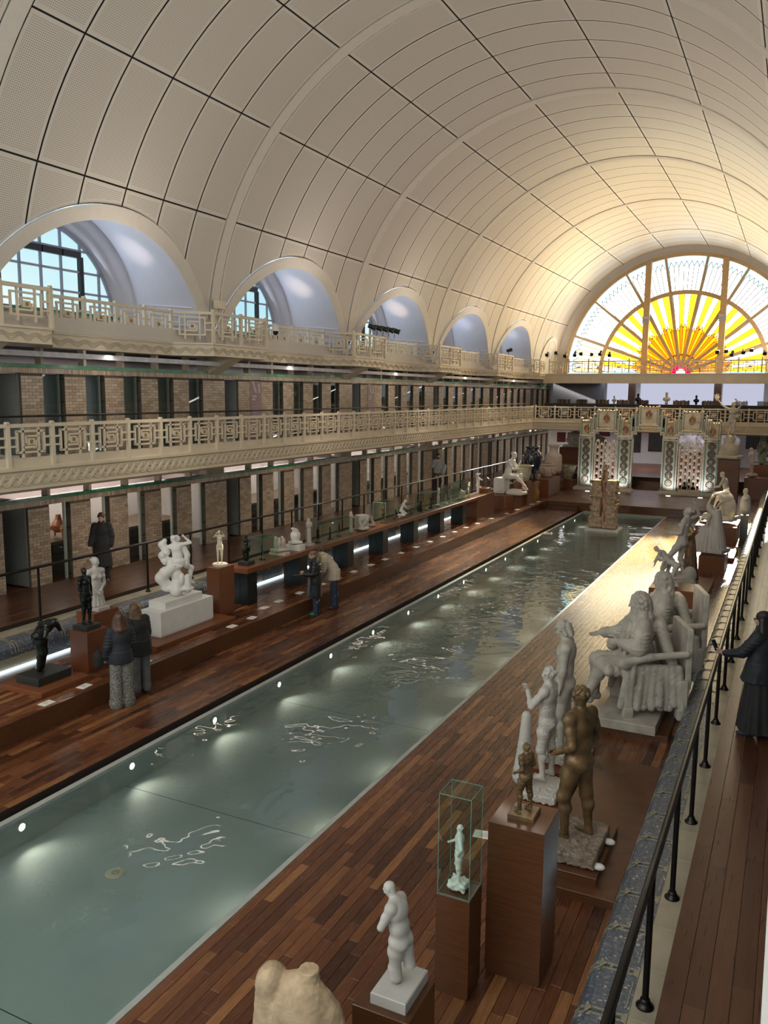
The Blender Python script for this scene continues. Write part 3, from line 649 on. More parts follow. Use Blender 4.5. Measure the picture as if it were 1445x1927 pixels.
# ---- rooms behind the left wall: showrooms and their shop-window glass
for nm, x0, x1, z0, z1, m in (('wall_left.003', -18.75, -18.6, .97, 3.6, 'pinkw'), ('wall_left.004', -18.75, -18.6, 4.07, 6.64, 'pinkw')):
    st_box(nm, x0, x1, 5, 59, z0, z1, mat=M[m])
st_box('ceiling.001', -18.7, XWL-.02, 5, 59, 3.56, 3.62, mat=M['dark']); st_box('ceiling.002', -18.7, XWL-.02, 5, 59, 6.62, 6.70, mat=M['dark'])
b = MB()
for k in range(-1, 6):
    for dd in (-.25, .95): b.box(-18.6, XWL-.3, 12.72+8.26*k+dd, 12.78+8.26*k+dd, .97, 3.0)
struct(b.build('wall_left.005', M['pinkw']))
for k in range(-1, 6):
    yb = 12.72+8.26*k
    area('showroom_lamp', (-17.5, yb+4.4, 3.4), (0, 0, -1), .3, 5.6, 85, (1, .88, .82))
    if k < 3: area('upper_room_lamp', (-17.6, yb+4.4, 6.5), (0, 0, -1), .3, 5, 22, (.95, .92, 1))
nwin = 0
mframe = MB(); 
def opening(y0, y1, z0, z1, kind, idx, up):
    """one opening of the brick wall: a door leaf or a glazed shop window"""
    h = z1-z0; w_ = y1-y0
    if kind == 'door':
        d = empty(f'door_{idx}', (XWL-.02, y0, z0), kind='structure')
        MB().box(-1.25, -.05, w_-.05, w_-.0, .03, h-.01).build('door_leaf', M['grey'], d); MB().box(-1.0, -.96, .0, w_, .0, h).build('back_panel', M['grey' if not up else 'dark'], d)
        MB().box(-.30, .0, -.015, .015, 0, h).build('jamb', M['grey'], d); return
    d = empty(f'window_{idx}', (XWL-.08, y0, z0), kind='structure')
    MB().box(-.008, 0, .01, w_-.01, .01, h-.02).build('pane', M['glass'], d)
    MB().box(-.10, -.04, w_-.10, w_-.05, .0, h).build('white_post', M['plaster'] if not up else M['grey'], d)
    c = MB()
    for q in (.06, .36, .66, .94):
        for yy in (.0, w_-.05): c.box(-.02, .03, yy, yy+.05, q*h-.012, q*h+.012)
    c.build('glass_clip', M['iron'], d)
    if up:
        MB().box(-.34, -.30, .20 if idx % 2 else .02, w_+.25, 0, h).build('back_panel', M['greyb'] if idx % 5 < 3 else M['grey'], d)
iw = idr = 20
for up, ops, z0, zo in ((0, ops0, ZW, zo0), (1, ops1, 4.07, zo1)):
    for (a, c) in ops:
        dd = ((a-12.72) % 8.26) < .1 or ((a-12.72) % 8.26) > 8.1
        if dd: opening(a, c, z0, zo, 'door', idr, up); idr += 1
        else: opening(a, c, z0, zo, 'win', iw, up); iw += 1
# posters on two upper windows
M['poster'] = simple('mauve_poster', (.20, .135, .15), .5, var=.08); M['posterl'] = simple('poster_pale', (.40, .33, .34), .5, var=.1)
for yy, nm in ((22.29, 'tall mauve poster in the upper window beside the second doorway'), (30.55, 'dim mauve poster in the upper window beside the third doorway')):
    p = MB().box(0, .006, 0, .65, 0, 1.88).build('poster', M['poster'], None, (XWL+.002, yy, 4.08)); tag(p, nm, 'poster', 'posters in the upper windows')
    q = MB(); q.add([(.008, .12, 1.86), (.008, .30, 1.5), (.008, .40, 1.5), (.008, .22, 1.86)], [(0, 1, 2, 3)]); q.add([(.008, .45, 1.8), (.008, .5, 1.5), (.008, .58, 1.5), (.008, .53, 1.8)], [(0, 1, 2, 3)])
    for i in range(2): q.box(.006, .009, .12, .36-.06*i, 1.36-.1*i, 1.42-.1*i)
    for i in range(7): q.box(.006, .008, .12, .50-.05*(i % 3), 1.05-.09*i, 1.062-.09*i)
    q.build('poster_print', M['posterl'], p)

# ---- first-floor galleries: slab, fascia with guilloche, balustrade
FAS = [(0, 3.50), (.10, 3.56), (.10, 3.60), (.06, 3.62), (.06, 3.92), (.12, 3.96), (.12, 4.02), (.03, 4.05), (.03, 4.22), (0, 4.22)]
gal = struct(MB().box(XWL, XGL-.1, 5, 49, 3.62, 4.05).build('floor.010', M['walk']))
b = MB(); b.prism([(XGL-.12+u, z) for u, z in FAS]+[(XGL-.4, 4.05), (XGL-.4, 3.5)], 'y', 5, 49); b.build('gallery_fascia', M['cream'], gal)
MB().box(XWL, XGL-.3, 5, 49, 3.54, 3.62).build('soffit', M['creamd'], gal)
ge = struct(MB().box(XWL, XWR, 49.1, 51, 3.62, 4.05).build('floor.011', M['walk'])); b = MB()
b.prism([(49.12-u, z) for u, z in FAS]+[(49.5, 4.05), (49.5, 3.5)], 'x', XGL-.1, XGR+.1); b.build('gallery_fascia', M['cream'], ge)
struct(MB().box(XWL, XWR, 51, 58.9, 3.62, 4.05).build('floor.012', M['walk']))
gr = struct(MB().box(XGR+.1, XWR, -4, 49, 3.62, 4.05).build('floor.013', M['walk'])); b = MB()
b.prism([(XGR+.12-u, z) for u, z in FAS]+[(XGR+.4, 4.05), (XGR+.4, 3.5)], 'y', -4, 49); b.build('gallery_fascia', M['white'], gr)
def guilloche(L=.49):
    m = MB(); n = 10
    for ph in (0, PI):
        for off in (-.034, 0, .034):
            m.tube([(.02+.016*math.cos(2*PI*i/n+ph), L*i/n, -.0+.088*math.sin(2*PI*i/n+ph)+off) for i in range(n+1)], .017, 6, False)
    for yy in (L/2, L): m.sphere((.0, yy, 0), (.03, .055, .05), 8, 5)
    return m.mesh('guilloche_relief', M['cream'])
gm_ = guilloche()
for k in range(80): inst(gm_, 'guilloche_relief', gal, (XGL-.06, 9.4+.49*k, 3.77))
for k in range(28): inst(gm_, 'guilloche_relief', ge, (XGL+.3+.49*k, 49.06, 3.77), -PI/2)
for k in range(8): inst(gm_, 'guilloche_relief', gr, (XGR+.06, 3.2+.49*k, 3.77), PI)

def panel_mesh(L, h, d, name, fine=1):
    """meander panel of a balustrade: runs along +Y from 0 to L, rail at h"""
    m = MB(); t = .042; X = (-d/2, d/2)
    def hb(y0, y1, z): m.box(X[0], X[1], y0, y1, z-t/2, z+t/2)
    def vb(y, z0, z1): m.box(X[0], X[1], y-t/2, y+t/2, z0, z1)
    c = L/2; a, bb = L*.345, L*.19; zc = h*.47; za, zb = h*.31, h*.17
    m.box(X[0]-.012, X[1]+.012, 0, L, h-.075, h)
    hb(c-a, c+a, zc+za); hb(c-a, c+a, zc-za); vb(c-a+t/2, zc-za, zc+za); vb(c+a-t/2, zc-za, zc+za)
    for s in (-1, 1):
        vb(c+s*bb, zc-za, h-.075) if s < 0 else vb(c+bb, zc-za, h-.075)
        vb(c+s*bb, 0, zc-za)
        hb(0, c-a, zc+s*zb*.75); hb(c+a, L, zc+s*zb*.75)
    q = bb*.62
    hb(c-q, c+bb, zc+zb*.95); vb(c-q, zc-zb*.2, zc+zb*.95); hb(c-bb, c+q, zc-zb*.95); vb(c+q, zc-zb*.95, zc+zb*.2)
    m.box(X[0], X[1], c-q*.72, c+q*.72, zc-zb*.55, zc+zb*.55)
    return m.mesh(name, M['cream']), (c, zc)
def rosette_mesh(r=.045):
    m = MB()
    for i in range(4): a = PI/4+i*PI/2; m.sphere((.0, r*.62*math.cos(a), r*.62*math.sin(a)), (.012, r*.52, r*.52), 8, 5)
    m.sphere((0.006, 0, 0), (.012, r*.3, r*.3), 8, 5); return m.mesh('rosette', M['gold'])
ros = rosette_mesh()
def post_mesh(h, w_=.085, z0=0):
    m = MB(); m.bbox(-w_/2, w_/2, -w_/2, w_/2, z0, h, .012); m.tube([(-w_/2, 0, h), (w_/2, 0, h)], w_*.46, 10); return m.mesh('post', M['cream'])
PH = .70
pmL, pcL = panel_mesh(1.128-.085, PH, .05, 'meander_panel'); poL = post_mesh(PH+.01, .085, -.2)
def balustrade(name, label, group, p0, dirv, n, pitch, pm, pc, po, z):
    """posts and panels from p0 in direction dirv (unit xy); the front faces left of dirv turned by -90"""
    rz = math.atan2(-dirv[0], dirv[1]); t = empty(name, (p0[0], p0[1], z), rz, label, 'balustrade', group)
    for k in range(n+1):
        inst(po, 'post', t, (0, k*pitch, 0))
        if k < n:
            p = inst(pm, 'meander_panel', t, (0, k*pitch+.0425, 0)); inst(ros, 'rosette', p, (.032, pc[0], pc[1]))
    return t
Z1 = 4.22
balustrade('balustrade', 'long cream meander balustrade of the left first-floor gallery', None, (XGL-.05, 8.2), (0, 1), 36, 1.1275, pmL, pcL, poL, Z1)
balustrade('balustrade', 'cream meander balustrade across the far end above the mosaic gate', None, (XGR+.05, 49.05), (-1, 0), 12, 1.181, panel_mesh(1.181-.085, PH, .05, 'meander_panel')[0], pcL, poL, Z1).rotation_euler[2] = PI/2
bw = balustrade('balustrade', 'white balustrade base of the near gallery at the lower right edge', None, (XGR+.07, 48.9), (0, -1), 44, 1.1275, pmL, pcL, poL, Z1)
def pipe(name, label, pts, r, mat, cat='handrail', posts=()):
    t = empty(name, pts[0], 0, label, cat); o = Vector(pts[0])
    m = MB(); m.tube([Vector(p)-o for p in pts], r, 10); m.build('rail', mat, t)
    if posts:
        x, ys, z0, z1 = posts; h = z1-z0
        pm = MB().tube([(0, 0, 0), (0, 0, h)], .026, 10).lathe([(0, .075), (.036, .07), (.04, .05), (.052, .025), (.07, .012), (.07, 0)], 14).mesh('post', mat)
        for y in ys: inst(pm, 'post', t, (x-o.x, y-o.y, z0-o.z))
    return t
pipe('handrail', 'thin black pipe rail behind the left gallery balustrade', [(-14.42, 6, 5.06), (-14.42, 49, 5.06)], .022, M['iron'])
pipe('handrail', 'black pipe railing along the left walkway above the mosaic coping', [(-13.52, 5.3, 2.06), (-13.52, 44, 2.06)], .030, M['iron'], 'railing', (-13.52, [6.86+1.575*k for k in range(24)], .88, 2.05))
pipe('handrail', 'black pipe railing in the right foreground beside the walkway', [(-.73, 2.5, 2.03), (-.73, 48, 2.03)], .031, M['iron'], 'railing', (-.73, [3.0+1.575*k for k in range(29)], .88, 2.02))

M['pipe'] = simple('pale_duct', (.52, .52, .57), .5)
# ---- upper balconies that step forward round the piers
XP, XR_ = -14.85, -15.72
def upper_path(y0, y1):
    pts = []; k = -2
    while RIB0+.42+BAY*k < y1+3:
        c = RIB0+.42+BAY*k; pts += [(XR_, c-2.05), (XP, c-1.30), (XP, c), (XP, c+1.30), (XR_, c+2.05)]
        for j in (1, 2, 3): pts.append((XR_, c+2.05+(BAY-4.1)*j/4))
        k += 1
    return [p for p in pts if y0 <= p[1] <= y1]
UZ0, UZ1, UH = 6.60, 6.96, .86
def upper_balcony(side):
    f = (lambda x: x) if side < 0 else (lambda x: 2*XC-x)
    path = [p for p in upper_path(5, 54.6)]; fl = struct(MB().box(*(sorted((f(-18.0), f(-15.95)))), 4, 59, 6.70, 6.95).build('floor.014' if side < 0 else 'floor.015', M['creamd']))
    slab, wave = MB(), MB()
    for (xa, ya), (xb, yb) in zip(path, path[1:]):
        v = [(f(-16.2), ya), (f(xa), ya), (f(xb), yb), (f(-16.2), yb)]
        if side > 0: v = v[::-1]
        slab.add([(x, y, UZ0) for x, y in v]+[(x, y, UZ1-.03) for x, y in v], [(3, 2, 1, 0), (4, 5, 6, 7), (0, 1, 5, 4), (1, 2, 6, 5), (2, 3, 7, 6), (3, 0, 4, 7)])
        d = Vector((f(xb)-f(xa), yb-ya, 0)); L = d.length; d.normalize(); nn = Vector((d.y, -d.x, 0)); nn = nn if (nn.x > 0) == (side < 0) else -nn
        a = Vector((f(xa), ya, 0)); led = MB()
        for z0_, z1_, o in ((UZ1-.05, UZ1, .05), (UZ0-.0, UZ0+.03, .02)):
            q0, q1 = a+nn*o, a+d*L+nn*o; slab.poly([(a.x, a.y, z0_), (q0.x, q0.y, z0_), (q1.x, q1.y, z0_), (a.x+d.x*L, a.y+d.y*L, z0_)], (0, 0, z1_-z0_))
        n = max(2, round(L/.42)); st = n*8
        if side < 0:
            for i, zz in enumerate((6.70, 6.735, 6.77, 6.80)):
                am = .055-.008*i
                wave.tube([a+d*(L*q/st)+nn*.004+Vector((0, 0, zz+am*math.cos(2*PI*q*n/st))) for q in range(st+1)], .0075, 4, False)
    slab.build('balcony_slab', M['cream'], fl)
    if side < 0: wave.build('wave_relief', M['creamd'], fl)
    br = MB()
    for k in range(-1, 5):
        c = RIB0+.42+BAY*k
        br.prism([(f(XP-.12), 6.6), (f(-16.0), 6.6), (f(-16.0), 6.14), (f(-15.86), 6.14)], 'y', c-.28, c+.28)
    br.build('corbel', M['cream'], fl)
    t = empty('balustrade', (f(XP), path[0][1], UZ1), 0, 'stepped cream balustrade of the upper left balcony under the arches' if side < 0 else 'stepped cream balustrade of the upper right balcony', 'balustrade')
    cache = {}; po = post_mesh(UH+.02, .085)
    for (xa, ya), (xb, yb) in zip(path, path[1:]):
        d = Vector((f(xb)-f(xa), yb-ya, 0)); L = d.length; key = round(L, 2)
        if key not in cache: cache[key] = panel_mesh(L-.085, UH-.1, .045, 'meander_panel')
        d.normalize(); rz = math.atan2(-d.x, d.y); o = t.location
        p = inst(cache[key][0], 'meander_panel', t, (f(xa)+d.x*.0425-o.x, ya+d.y*.0425-o.y, .1), rz); inst(ros, 'rosette', p, (.032 if side < 0 else -.032, cache[key][1][0], cache[key][1][1]))
        inst(po, 'post', t, (f(xa)-o.x, ya-o.y, 0))
    b = MB(); xx = sorted((f(-15.62), f(-15.45))); b.box(xx[0], xx[1], 5, 56, 6.36, 6.48); struct(b.build('trim_10' if side < 0 else 'trim_11', M['pipe']))
upper_balcony(-1); upper_balcony(1)
# far upper gallery in front of the sun window
YU = 54.5
fu = struct(MB().box(-15.9, XWR, YU, 59, 6.66, 6.95).build('floor.016', M['creamd']))
MB().box(-15.2, 1, YU-.05, YU+.1, 6.36, 6.95).build('gallery_fascia', M['cream'], fu); MB().box(-15.2, 1, YU-.10, YU+.1, 6.92, 6.98).build('fascia_cap', M['cream'], fu)
pmU, pcU = panel_mesh(1.28-.085, UH-.1, .045, 'meander_panel'); poU = post_mesh(UH+.02, .085)
balustrade('balustrade', 'cream meander balustrade in front of the sunburst window', None, (.55, YU), (-1, 0), 12, 1.28, pmU, pcU, poU, 6.98+.05).rotation_euler[2] = PI/2

# ---- vault
ceil = empty('ceiling', (XC, 0, ZC), kind='structure')
ARC_R, ARC_Z = 4.42, 5.58
def arch_bays(): return [RIB0+BAY*k+BAY/2 for k in range(-3, 5)]
def a_low(y):
    z = ZC
    for y0 in arch_bays():
        if y0 > 56: continue
        if abs(y-y0) < ARC_R: z = max(z, ARC_Z+math.sqrt(ARC_R**2-(y-y0)**2))
    return math.degrees(math.asin(min(1, (z-ZC)/RV)))
def vpt(a, y, r=RV): a = math.radians(a); return (-math.cos(a)*r, y, math.sin(a)*r)
def vpanel(cols, name, y0, th=.05):
    """panel made of columns (y, a_lo, a_hi) on the cylinder, with uv for the perforation and its margins"""
    m = MB(); uvs = []; nseg = 6; n = nseg+1
    for rr in (RV, RV+th):
        m.v += [vpt(lo+(hi-lo)*i/nseg, y-y0, rr) for y, lo, hi in cols for i in range(n)]
    N_ = len(cols)*n; m.v += m.v[:N_]
    for c in range(len(cols)-1):
        for i in range(nseg):
            a = c*n+i; m.f.append((a, a+1, a+n+1, a+n)); m.sm.append(True); m.mi.append(0)
    ring = [i for i in range(n)]+[c*n+nseg for c in range(1, len(cols))]+[(len(cols)-1)*n+i for i in range(nseg-1, -1, -1)]+[c*n for c in range(len(cols)-2, 0, -1)]
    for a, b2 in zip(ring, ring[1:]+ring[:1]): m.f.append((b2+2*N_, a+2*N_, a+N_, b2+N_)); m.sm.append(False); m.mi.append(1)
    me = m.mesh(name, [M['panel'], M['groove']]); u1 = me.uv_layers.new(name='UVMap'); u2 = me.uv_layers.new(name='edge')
    ya, yb = cols[0][0], cols[-1][0]; info = {}
    for c, (y, lo, hi) in enumerate(cols):
        for i in range(n):
            a = math.radians(lo+(hi-lo)*i/nseg); info[c*n+i] = ((y, a*RV), (min(y-ya, yb-y), min(a-math.radians(lo), math.radians(hi)-a)*RV))
    for lp in me.loops:
        v = lp.vertex_index % N_; u1.data[lp.index].uv = info[v][0]; u2.data[lp.index].uv = info[v][1] 
    return me
ANG = [24.2+18.8*k for k in range(8)]; PW = (BAY-.42)/6; G = .021
GA = math.degrees(G/RV)
def bays():
    for k in range(-2, 5):
        y = RIB0+BAY*k+.21
        for j in range(6):
            if y+PW*(j+1) < YEND+1 and y+PW*j < YEND-.2: yield y+PW*j, min(y+PW*(j+1), YEND)
band_mesh = {}; far = []
rest_v = []
for (ya, yb) in bays():
    for q in range(7):
        key = (round(yb-ya, 3), q)
        if key not in band_mesh:
            ncol = 5; L = yb-ya
            # column edges give the margin distances
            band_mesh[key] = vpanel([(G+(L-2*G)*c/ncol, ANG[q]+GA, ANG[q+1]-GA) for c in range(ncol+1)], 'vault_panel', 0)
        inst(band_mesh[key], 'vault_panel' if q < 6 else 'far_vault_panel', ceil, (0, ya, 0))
    L = yb-ya; cols = []
    ys = [ya+G+(L-2*G)*c/12 for c in range(13)]
    for y in ys:
        lo = a_low(y)+.25
        if lo < ANG[0]-GA-.6: cols.append((y, lo, ANG[0]-GA))
        elif len(cols) >= 3: break
        else: cols = []
    if len(cols) >= 3:
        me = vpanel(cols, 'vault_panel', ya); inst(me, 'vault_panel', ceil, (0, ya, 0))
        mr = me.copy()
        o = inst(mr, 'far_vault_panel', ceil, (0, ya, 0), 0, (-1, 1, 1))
# dark backing behind the joints, cut along the arches
bk = MB(); ys = np.arange(3.0, 59.01, .25); nA = 40
R2 = RV+.055
for ya, yb in zip(ys, ys[1:]):
    la, lb = a_low(ya), a_low(yb)
    A = [la+(180-2*la)*i/nA for i in range(nA+1)]; B = [lb+(180-2*lb)*i/nA for i in range(nA+1)]
    bk.add([vpt(a, ya, R2) for a in A]+[vpt(b_, yb, R2) for b_ in B], [(i, i+1, i+nA+2, i+nA+1) for i in range(nA)], True)
bk.build('joint_backing', M['groove'], ceil)
# ribs
rb = MB(); 
for side in (0,):
    n = 60
    for r0, r1, w_ in ((RV-.02, RV+.06, .19),):
        vs = []
        for i in range(n+1):
            a = 4+(172)*i/n
            for y, r in ((-w_, r1), (-w_, r0), (w_, r0), (w_, r1)): vs.append(vpt(a, y, r))
        rb.add(vs, [(i*4+j, i*4+j+1, i*4+j+5, i*4+j+4) for i in range(n) for j in range(3)], False)
rbm = rb.mesh('rib', M['vault'])
for k in range(-1, 5): inst(rbm, 'rib', ceil, (0, RIB0+BAY*k, 0))
struct(MB().box(XC-RV-.5, XC-RV-.1, 3, 59, 6.95, 7.3).build('trim_12', M['vault'])); struct(MB().box(XC+RV+.1, XC+RV+.5, 3, 59, 6.95, 7.3).build('trim_13', M['vault']))

# ---- lunette niches with their windows
TR = 4.08; XWIN = -17.8
def vx(z): return XC-math.sqrt(max(RV**2-(z-ZC)**2, 0))
def niche(y0, side, idx, first):
    f = (lambda x: x) if side < 0 else (lambda x: 2*XC-x)
    n = 36; ph0 = math.asin((ZC-.02-ARC_Z)/TR)
    A = [ph0+(PI-2*ph0)*i/n for i in range(n+1)]
    inner = [(vx(ARC_Z+TR*math.sin(p)), -TR*math.cos(p), ARC_Z+TR*math.sin(p)) for p in A]
    outer = [(vx(max(ZC, ARC_Z+ARC_R*math.sin(p))), -ARC_R*math.cos(p), max(ZC, ARC_Z+ARC_R*math.sin(p))) for p in A]
    if first is not None:
        t = tree_copy(first[side], (0, y0, 0)); t.name = f'window_{idx}'; return t
    t = empty(f'window_{idx}', (0, y0, 0), kind='structure')
    m = MB(); pr = .05; vs = []
    for (xi, yi, zi), (xo, yo, zo) in zip(inner, outer): vs += [(f(xo), yo, zo), (f(xo+pr), yo, zo), (f(xi+pr), yi, zi), (f(xi), yi, zi)]
    m.add(vs, [(i*4+j, i*4+j+1, i*4+j+5, i*4+j+4) for i in range(n) for j in range(3)], False); m.build('arch_trim', M['vault'], t)
    # splayed niche vault
    WR, WZc = 2.95, 7.45; m = MB(); st = 8; vs = []
    wpt = []
    for i in range(n+1):
        u = i/n; tot = PI*WR+2*.5; s_ = u*tot
        if s_ < .5: wpt.append((-WR, WZc-.5+s_))
        elif s_ > tot-.5: wpt.append((WR, WZc-.5+(tot-s_)))
        else: q = (s_-.5)/WR; wpt.append((-WR*math.cos(q), WZc+WR*math.sin(q)))
    for j in range(st+1):
        v = j/st; vv = v*v*(3-2*v)*.35+v*.65
        for i in range(n+1):
            xi, yi, zi = inner[i]; wy, wz = wpt[i]; vs.append((f(xi+(-17.3-xi)*v), yi+(wy-yi)*vv, zi+(wz-zi)*vv))
    m.add(vs, [(j*(n+1)+i, j*(n+1)+i+1, (j+1)*(n+1)+i+1, (j+1)*(n+1)+i) for j in range(st) for i in range(n)], True)
    # stepped ring round the window
    rings = [(-17.3, 2.95), (-17.3, 2.84), (-17.55, 2.77), (-17.55, 2.64), (-17.85, 2.57)]; vs = []
    for xr, rr in rings:
        for i in range(n+1):
            wy, wz = wpt[i]; vs.append((f(xr), wy*rr/WR, WZc-.5+(wz-WZc+.5)*(rr+.5)/(WR+.5)))
    m.add(vs, [(j*(n+1)+i, j*(n+1)+i+1, (j+1)*(n+1)+i+1, (j+1)*(n+1)+i) for j in range(len(rings)-1) for i in range(n)], True)
    m.build('niche_vault', M['niche'], t)
    m = MB()
    for i in (1, 2, 3, 4):
        for ii in (i, n-i):
            m.tube([(f(inner[ii][0]-.1), inner[ii][1], inner[ii][2]), (f(-17.2), inner[ii][1]+(wpt[ii][0]-inner[ii][1])*.96, inner[ii][2]+(wpt[ii][1]-inner[ii][2])*.96)], .035, 6)
    m.build('niche_moulding', M['niche'], t)
    # parapet of brick with green course below the window
    m = MB(); rowh = .075
    for r in range(9):
        for j in range(26): yy = -2.6+.2*j+(r % 2)*.1; m.box(*sorted((f(-17.86), f(-17.72))), yy, yy+.192, 6.95+r*rowh, 6.95+(r+1)*rowh-.007)
    m.build('parapet_brick', M['brick'], t, kind='stuff')
    MB().box(*sorted((f(-17.9), f(-17.68))), -2.6, 2.6, 7.63, 7.70).build('green_sill', M['grn'], t)
    # frame and panes
    WRr, zb, x0, x1 = 2.55, 7.70, f(-17.86), f(-17.80); xs = sorted((x0, x1)); m = MB(); zc2 = 7.42
    for i in range(40):
        a, b2 = PI*i/40, PI*(i+1)/40
        m.add([(x, r*math.cos(q), zc2+r*math.sin(q)) for x in xs for q in (a, b2) for r in (WRr-.06, WRr+.06)], [(0, 1, 3, 2), (4, 6, 7, 5), (0, 2, 6, 4), (1, 5, 7, 3)])
    zt = lambda y: zc2+math.sqrt(max(0, (WRr-.03)**2-y*y))
    colsY = [-2.0, -1.34, -.67, 0, .67, 1.34, 2.0]; rows = [7.70, 8.25, 8.80, 9.36]
    for y in colsY: m.box(xs[0], xs[1], y-.028, y+.028, zb, zt(y))
    for z in rows:
        hw = math.sqrt(max(0, WRr**2-(z-zc2)**2)); m.box(xs[0], xs[1], -hw, hw, z-.028, z+.028)
    m.build('window_frame', M['winframe'], t)
    md = MB()
    for y0_ in (-1.34, -.67, 0, .67): md.box(xs[0]+.02, xs[1]+.06, y0_+.03, y0_+.64, 9.16, 9.33)
    for y0_ in (-1.40, 1.28): md.box(xs[0]-.02, xs[1]+.04, y0_+.0, y0_+.12, 7.72, 9.2)
    md.build('open_sash', M['lamp'], t)
    ed = [-2.55]+colsY+[2.55]; rz_ = rows+[10.0]
    for a, b2 in zip(ed, ed[1:]):
        for z0_, z1_ in zip(rz_, rz_[1:]):
            top = [(y, min(z1_, zt(y))) for y in np.linspace(a+.02, b2-.02, 5)]; top = [(y, z) for y, z in top if z > z0_+.04]
            if len(top) < 2: continue
            pts = [(f(-17.83), top[0][0], z0_+.02)]+[(f(-17.83), y, z-.01) for y, z in top]+[(f(-17.83), top[-1][0], z0_+.02)]
            MB().poly(pts, (.006, 0, 0)).build('pane', M['glass'], t)
    return t
first = {}
for s, base in ((-1, 1), (1, 9)):
    k = 0
    for y0 in arch_bays():
        if y0 < 5 or y0 > 56: continue
        o = niche(y0, s, base+k, first if s in first else None)
        if s not in first: first[s] = o
        k += 1
# last blind arch by the end wall
m = MB(); n = 30
y0 = 56.6; r_a, r_b = 2.1, 1.85; zc_ = 7.4
for i in range(n):
    a, b2 = PI*i/n, PI*(i+1)/n
    q = [(y0+r*math.cos(p), zc_+r*math.sin(p)) for p in (a, b2) for r in (r_b, r_a)]
    m.add([(vx(z)+.06, y, z) for y, z in q]+[(vx(z)-.05, y, z) for y, z in q], [(0, 2, 3, 1), (0, 4, 6, 2), (1, 3, 7, 5)])
struct(m.build('trim_14', M['vault']))
# warm spots lighting the niche vaults
for y0, pw, c in ((15.85, 260, (1, .80, .66)), (24.15, 300, (1, .76, .55)), (32.45, 320, (1, .74, .5)), (40.75, 140, (.9, .85, 1)), (49.05, 140, (.9, .88, 1))):
    spot('niche_spot', (-16.2, y0+.7, 7.5), (-16.5, y0+2.25, 9.75), pw*.38, 34, 1.0, c, .05)
    area('niche_daylight', (-17.6, y0, 8.5), (1, 0, .15), 4.2, 1.7, 44, (.74, .84, 1))

# ---- end wall with the sunburst window
SW = empty('window_17', (-7.12, YEND, 7.10), kind='structure'); RO, RM = 7.70, 5.28
def pp(r, a): a = math.radians(a); return (-r*math.cos(a), 0, r*math.sin(a))
EM = {'w': stained('pane_white', (1, .985, .95), 1.6, (.92, .89, .80)), 'c': stained('pane_ice', (.42, .85, 1), 1.15, (.75, .85, .9)), 'y': stained('pane_yellow', (1, .60, .015), 1.6, (.9, .66, .15)), 'yp': stained('pane_straw', (1, .78, .32), 1.9, (.8, .65, .3)),
      'o': stained('pane_orange', (1, .27, .004), 1.2, (.7, .22, .02)), 'yo': stained('pane_amber', (1, .42, .01), 1.4, (.75, .35, .03)), 'r': stained('pane_red', (.85, .0, .10), .9, (.6, .02, .06))}
def pane(pts, m): MB().poly(pts, (0, .02, 0)).build('pane', EM[m], SW)
NS = 9; SA = 180/NS; lead = MB()
def bar(m, p, q, w_, d=.06):
    p, q = Vector(p), Vector(q); t = (q-p).normalized(); s = Vector((t.z, 0, -t.x))*w_/2
    m.poly([p-s, q-s, q+s, p+s], (0, -d, 0))
for s in range(NS):
    n = 7; a0, a1 = s*SA+.9, (s+1)*SA-.9
    for i in range(n):                                   # outer fan of clear panes with chevron tips
        b0, b1 = a0+(a1-a0)*i/n, a0+(a1-a0)*(i+1)/n; bm = (b0+b1)/2
        low = s in (0, 8) and i % 2 == (0 if s == 0 else 0)
        pane([pp(RM+.1, b0), pp(RO-.75, b0), pp(RO-.42, bm), pp(RO-.75, b1), pp(RM+.1, b1)], 'yp' if low else 'w')
        pane([pp(RO-.75, b0), pp(RO-.12, b0), pp(RO-.12, bm), pp(RO-.42, bm)], 'c'); pane([pp(RO-.42, bm), pp(RO-.12, bm), pp(RO-.12, b1), pp(RO-.75, b1)], 'c')
        bar(lead, pp(RM+.1, b0), pp(RO-.75, b0), .04); bar(lead, pp(RO-.75, b0), pp(RO-.42, bm), .04); bar(lead, pp(RO-.42, bm), pp(RO-.75, b1), .04)
    n = 4; a0, a1 = s*SA+1.6, (s+1)*SA-1.6
    for i in range(n):                                   # inner sun rays
        b0, b1 = a0+(a1-a0)*i/n, a0+(a1-a0)*(i+1)/n; bm = (b0+b1)/2; odd = i % 2; zr = 2.75+(.22 if i in (1, 2) else 0)
        pane([pp(zr, b0), pp(RM-.12, b0), pp(RM-.12, b1), pp(zr, b1), pp(zr+.28, bm)], 'y' if odd else 'w')
        pane([pp(1.15, b0), pp(zr, b0), pp(zr+.28, bm), pp(zr, b1), pp(1.15, b1), pp(1.27, bm)], 'yo' if odd == 0 else 'o')
        pane([pp(.62, b0), pp(1.15, b0), pp(1.27, bm), pp(1.15, b1), pp(.62, b1)], 'o' if odd == 0 else 'yo')
        bar(lead, pp(.62, b0), pp(RM-.1, b0), .03); bar(lead, pp(zr, b0), pp(zr+.28, bm), .03); bar(lead, pp(zr+.28, bm), pp(zr, b1), .03); bar(lead, pp(1.15, b0), pp(1.27, bm), .03); bar(lead, pp(1.27, bm), pp(1.15, b1), .03)
    pane([pp(.3, s*SA), pp(.60, s*SA+.5), pp(.60, (s+1)*SA-.5), pp(.3, (s+1)*SA)], 'r'); pane([pp(.0, 0), pp(.28, s*SA), pp(.28, (s+1)*SA)], 'w')
lead.build('lead_came', M['lead'], SW)
m = MB()
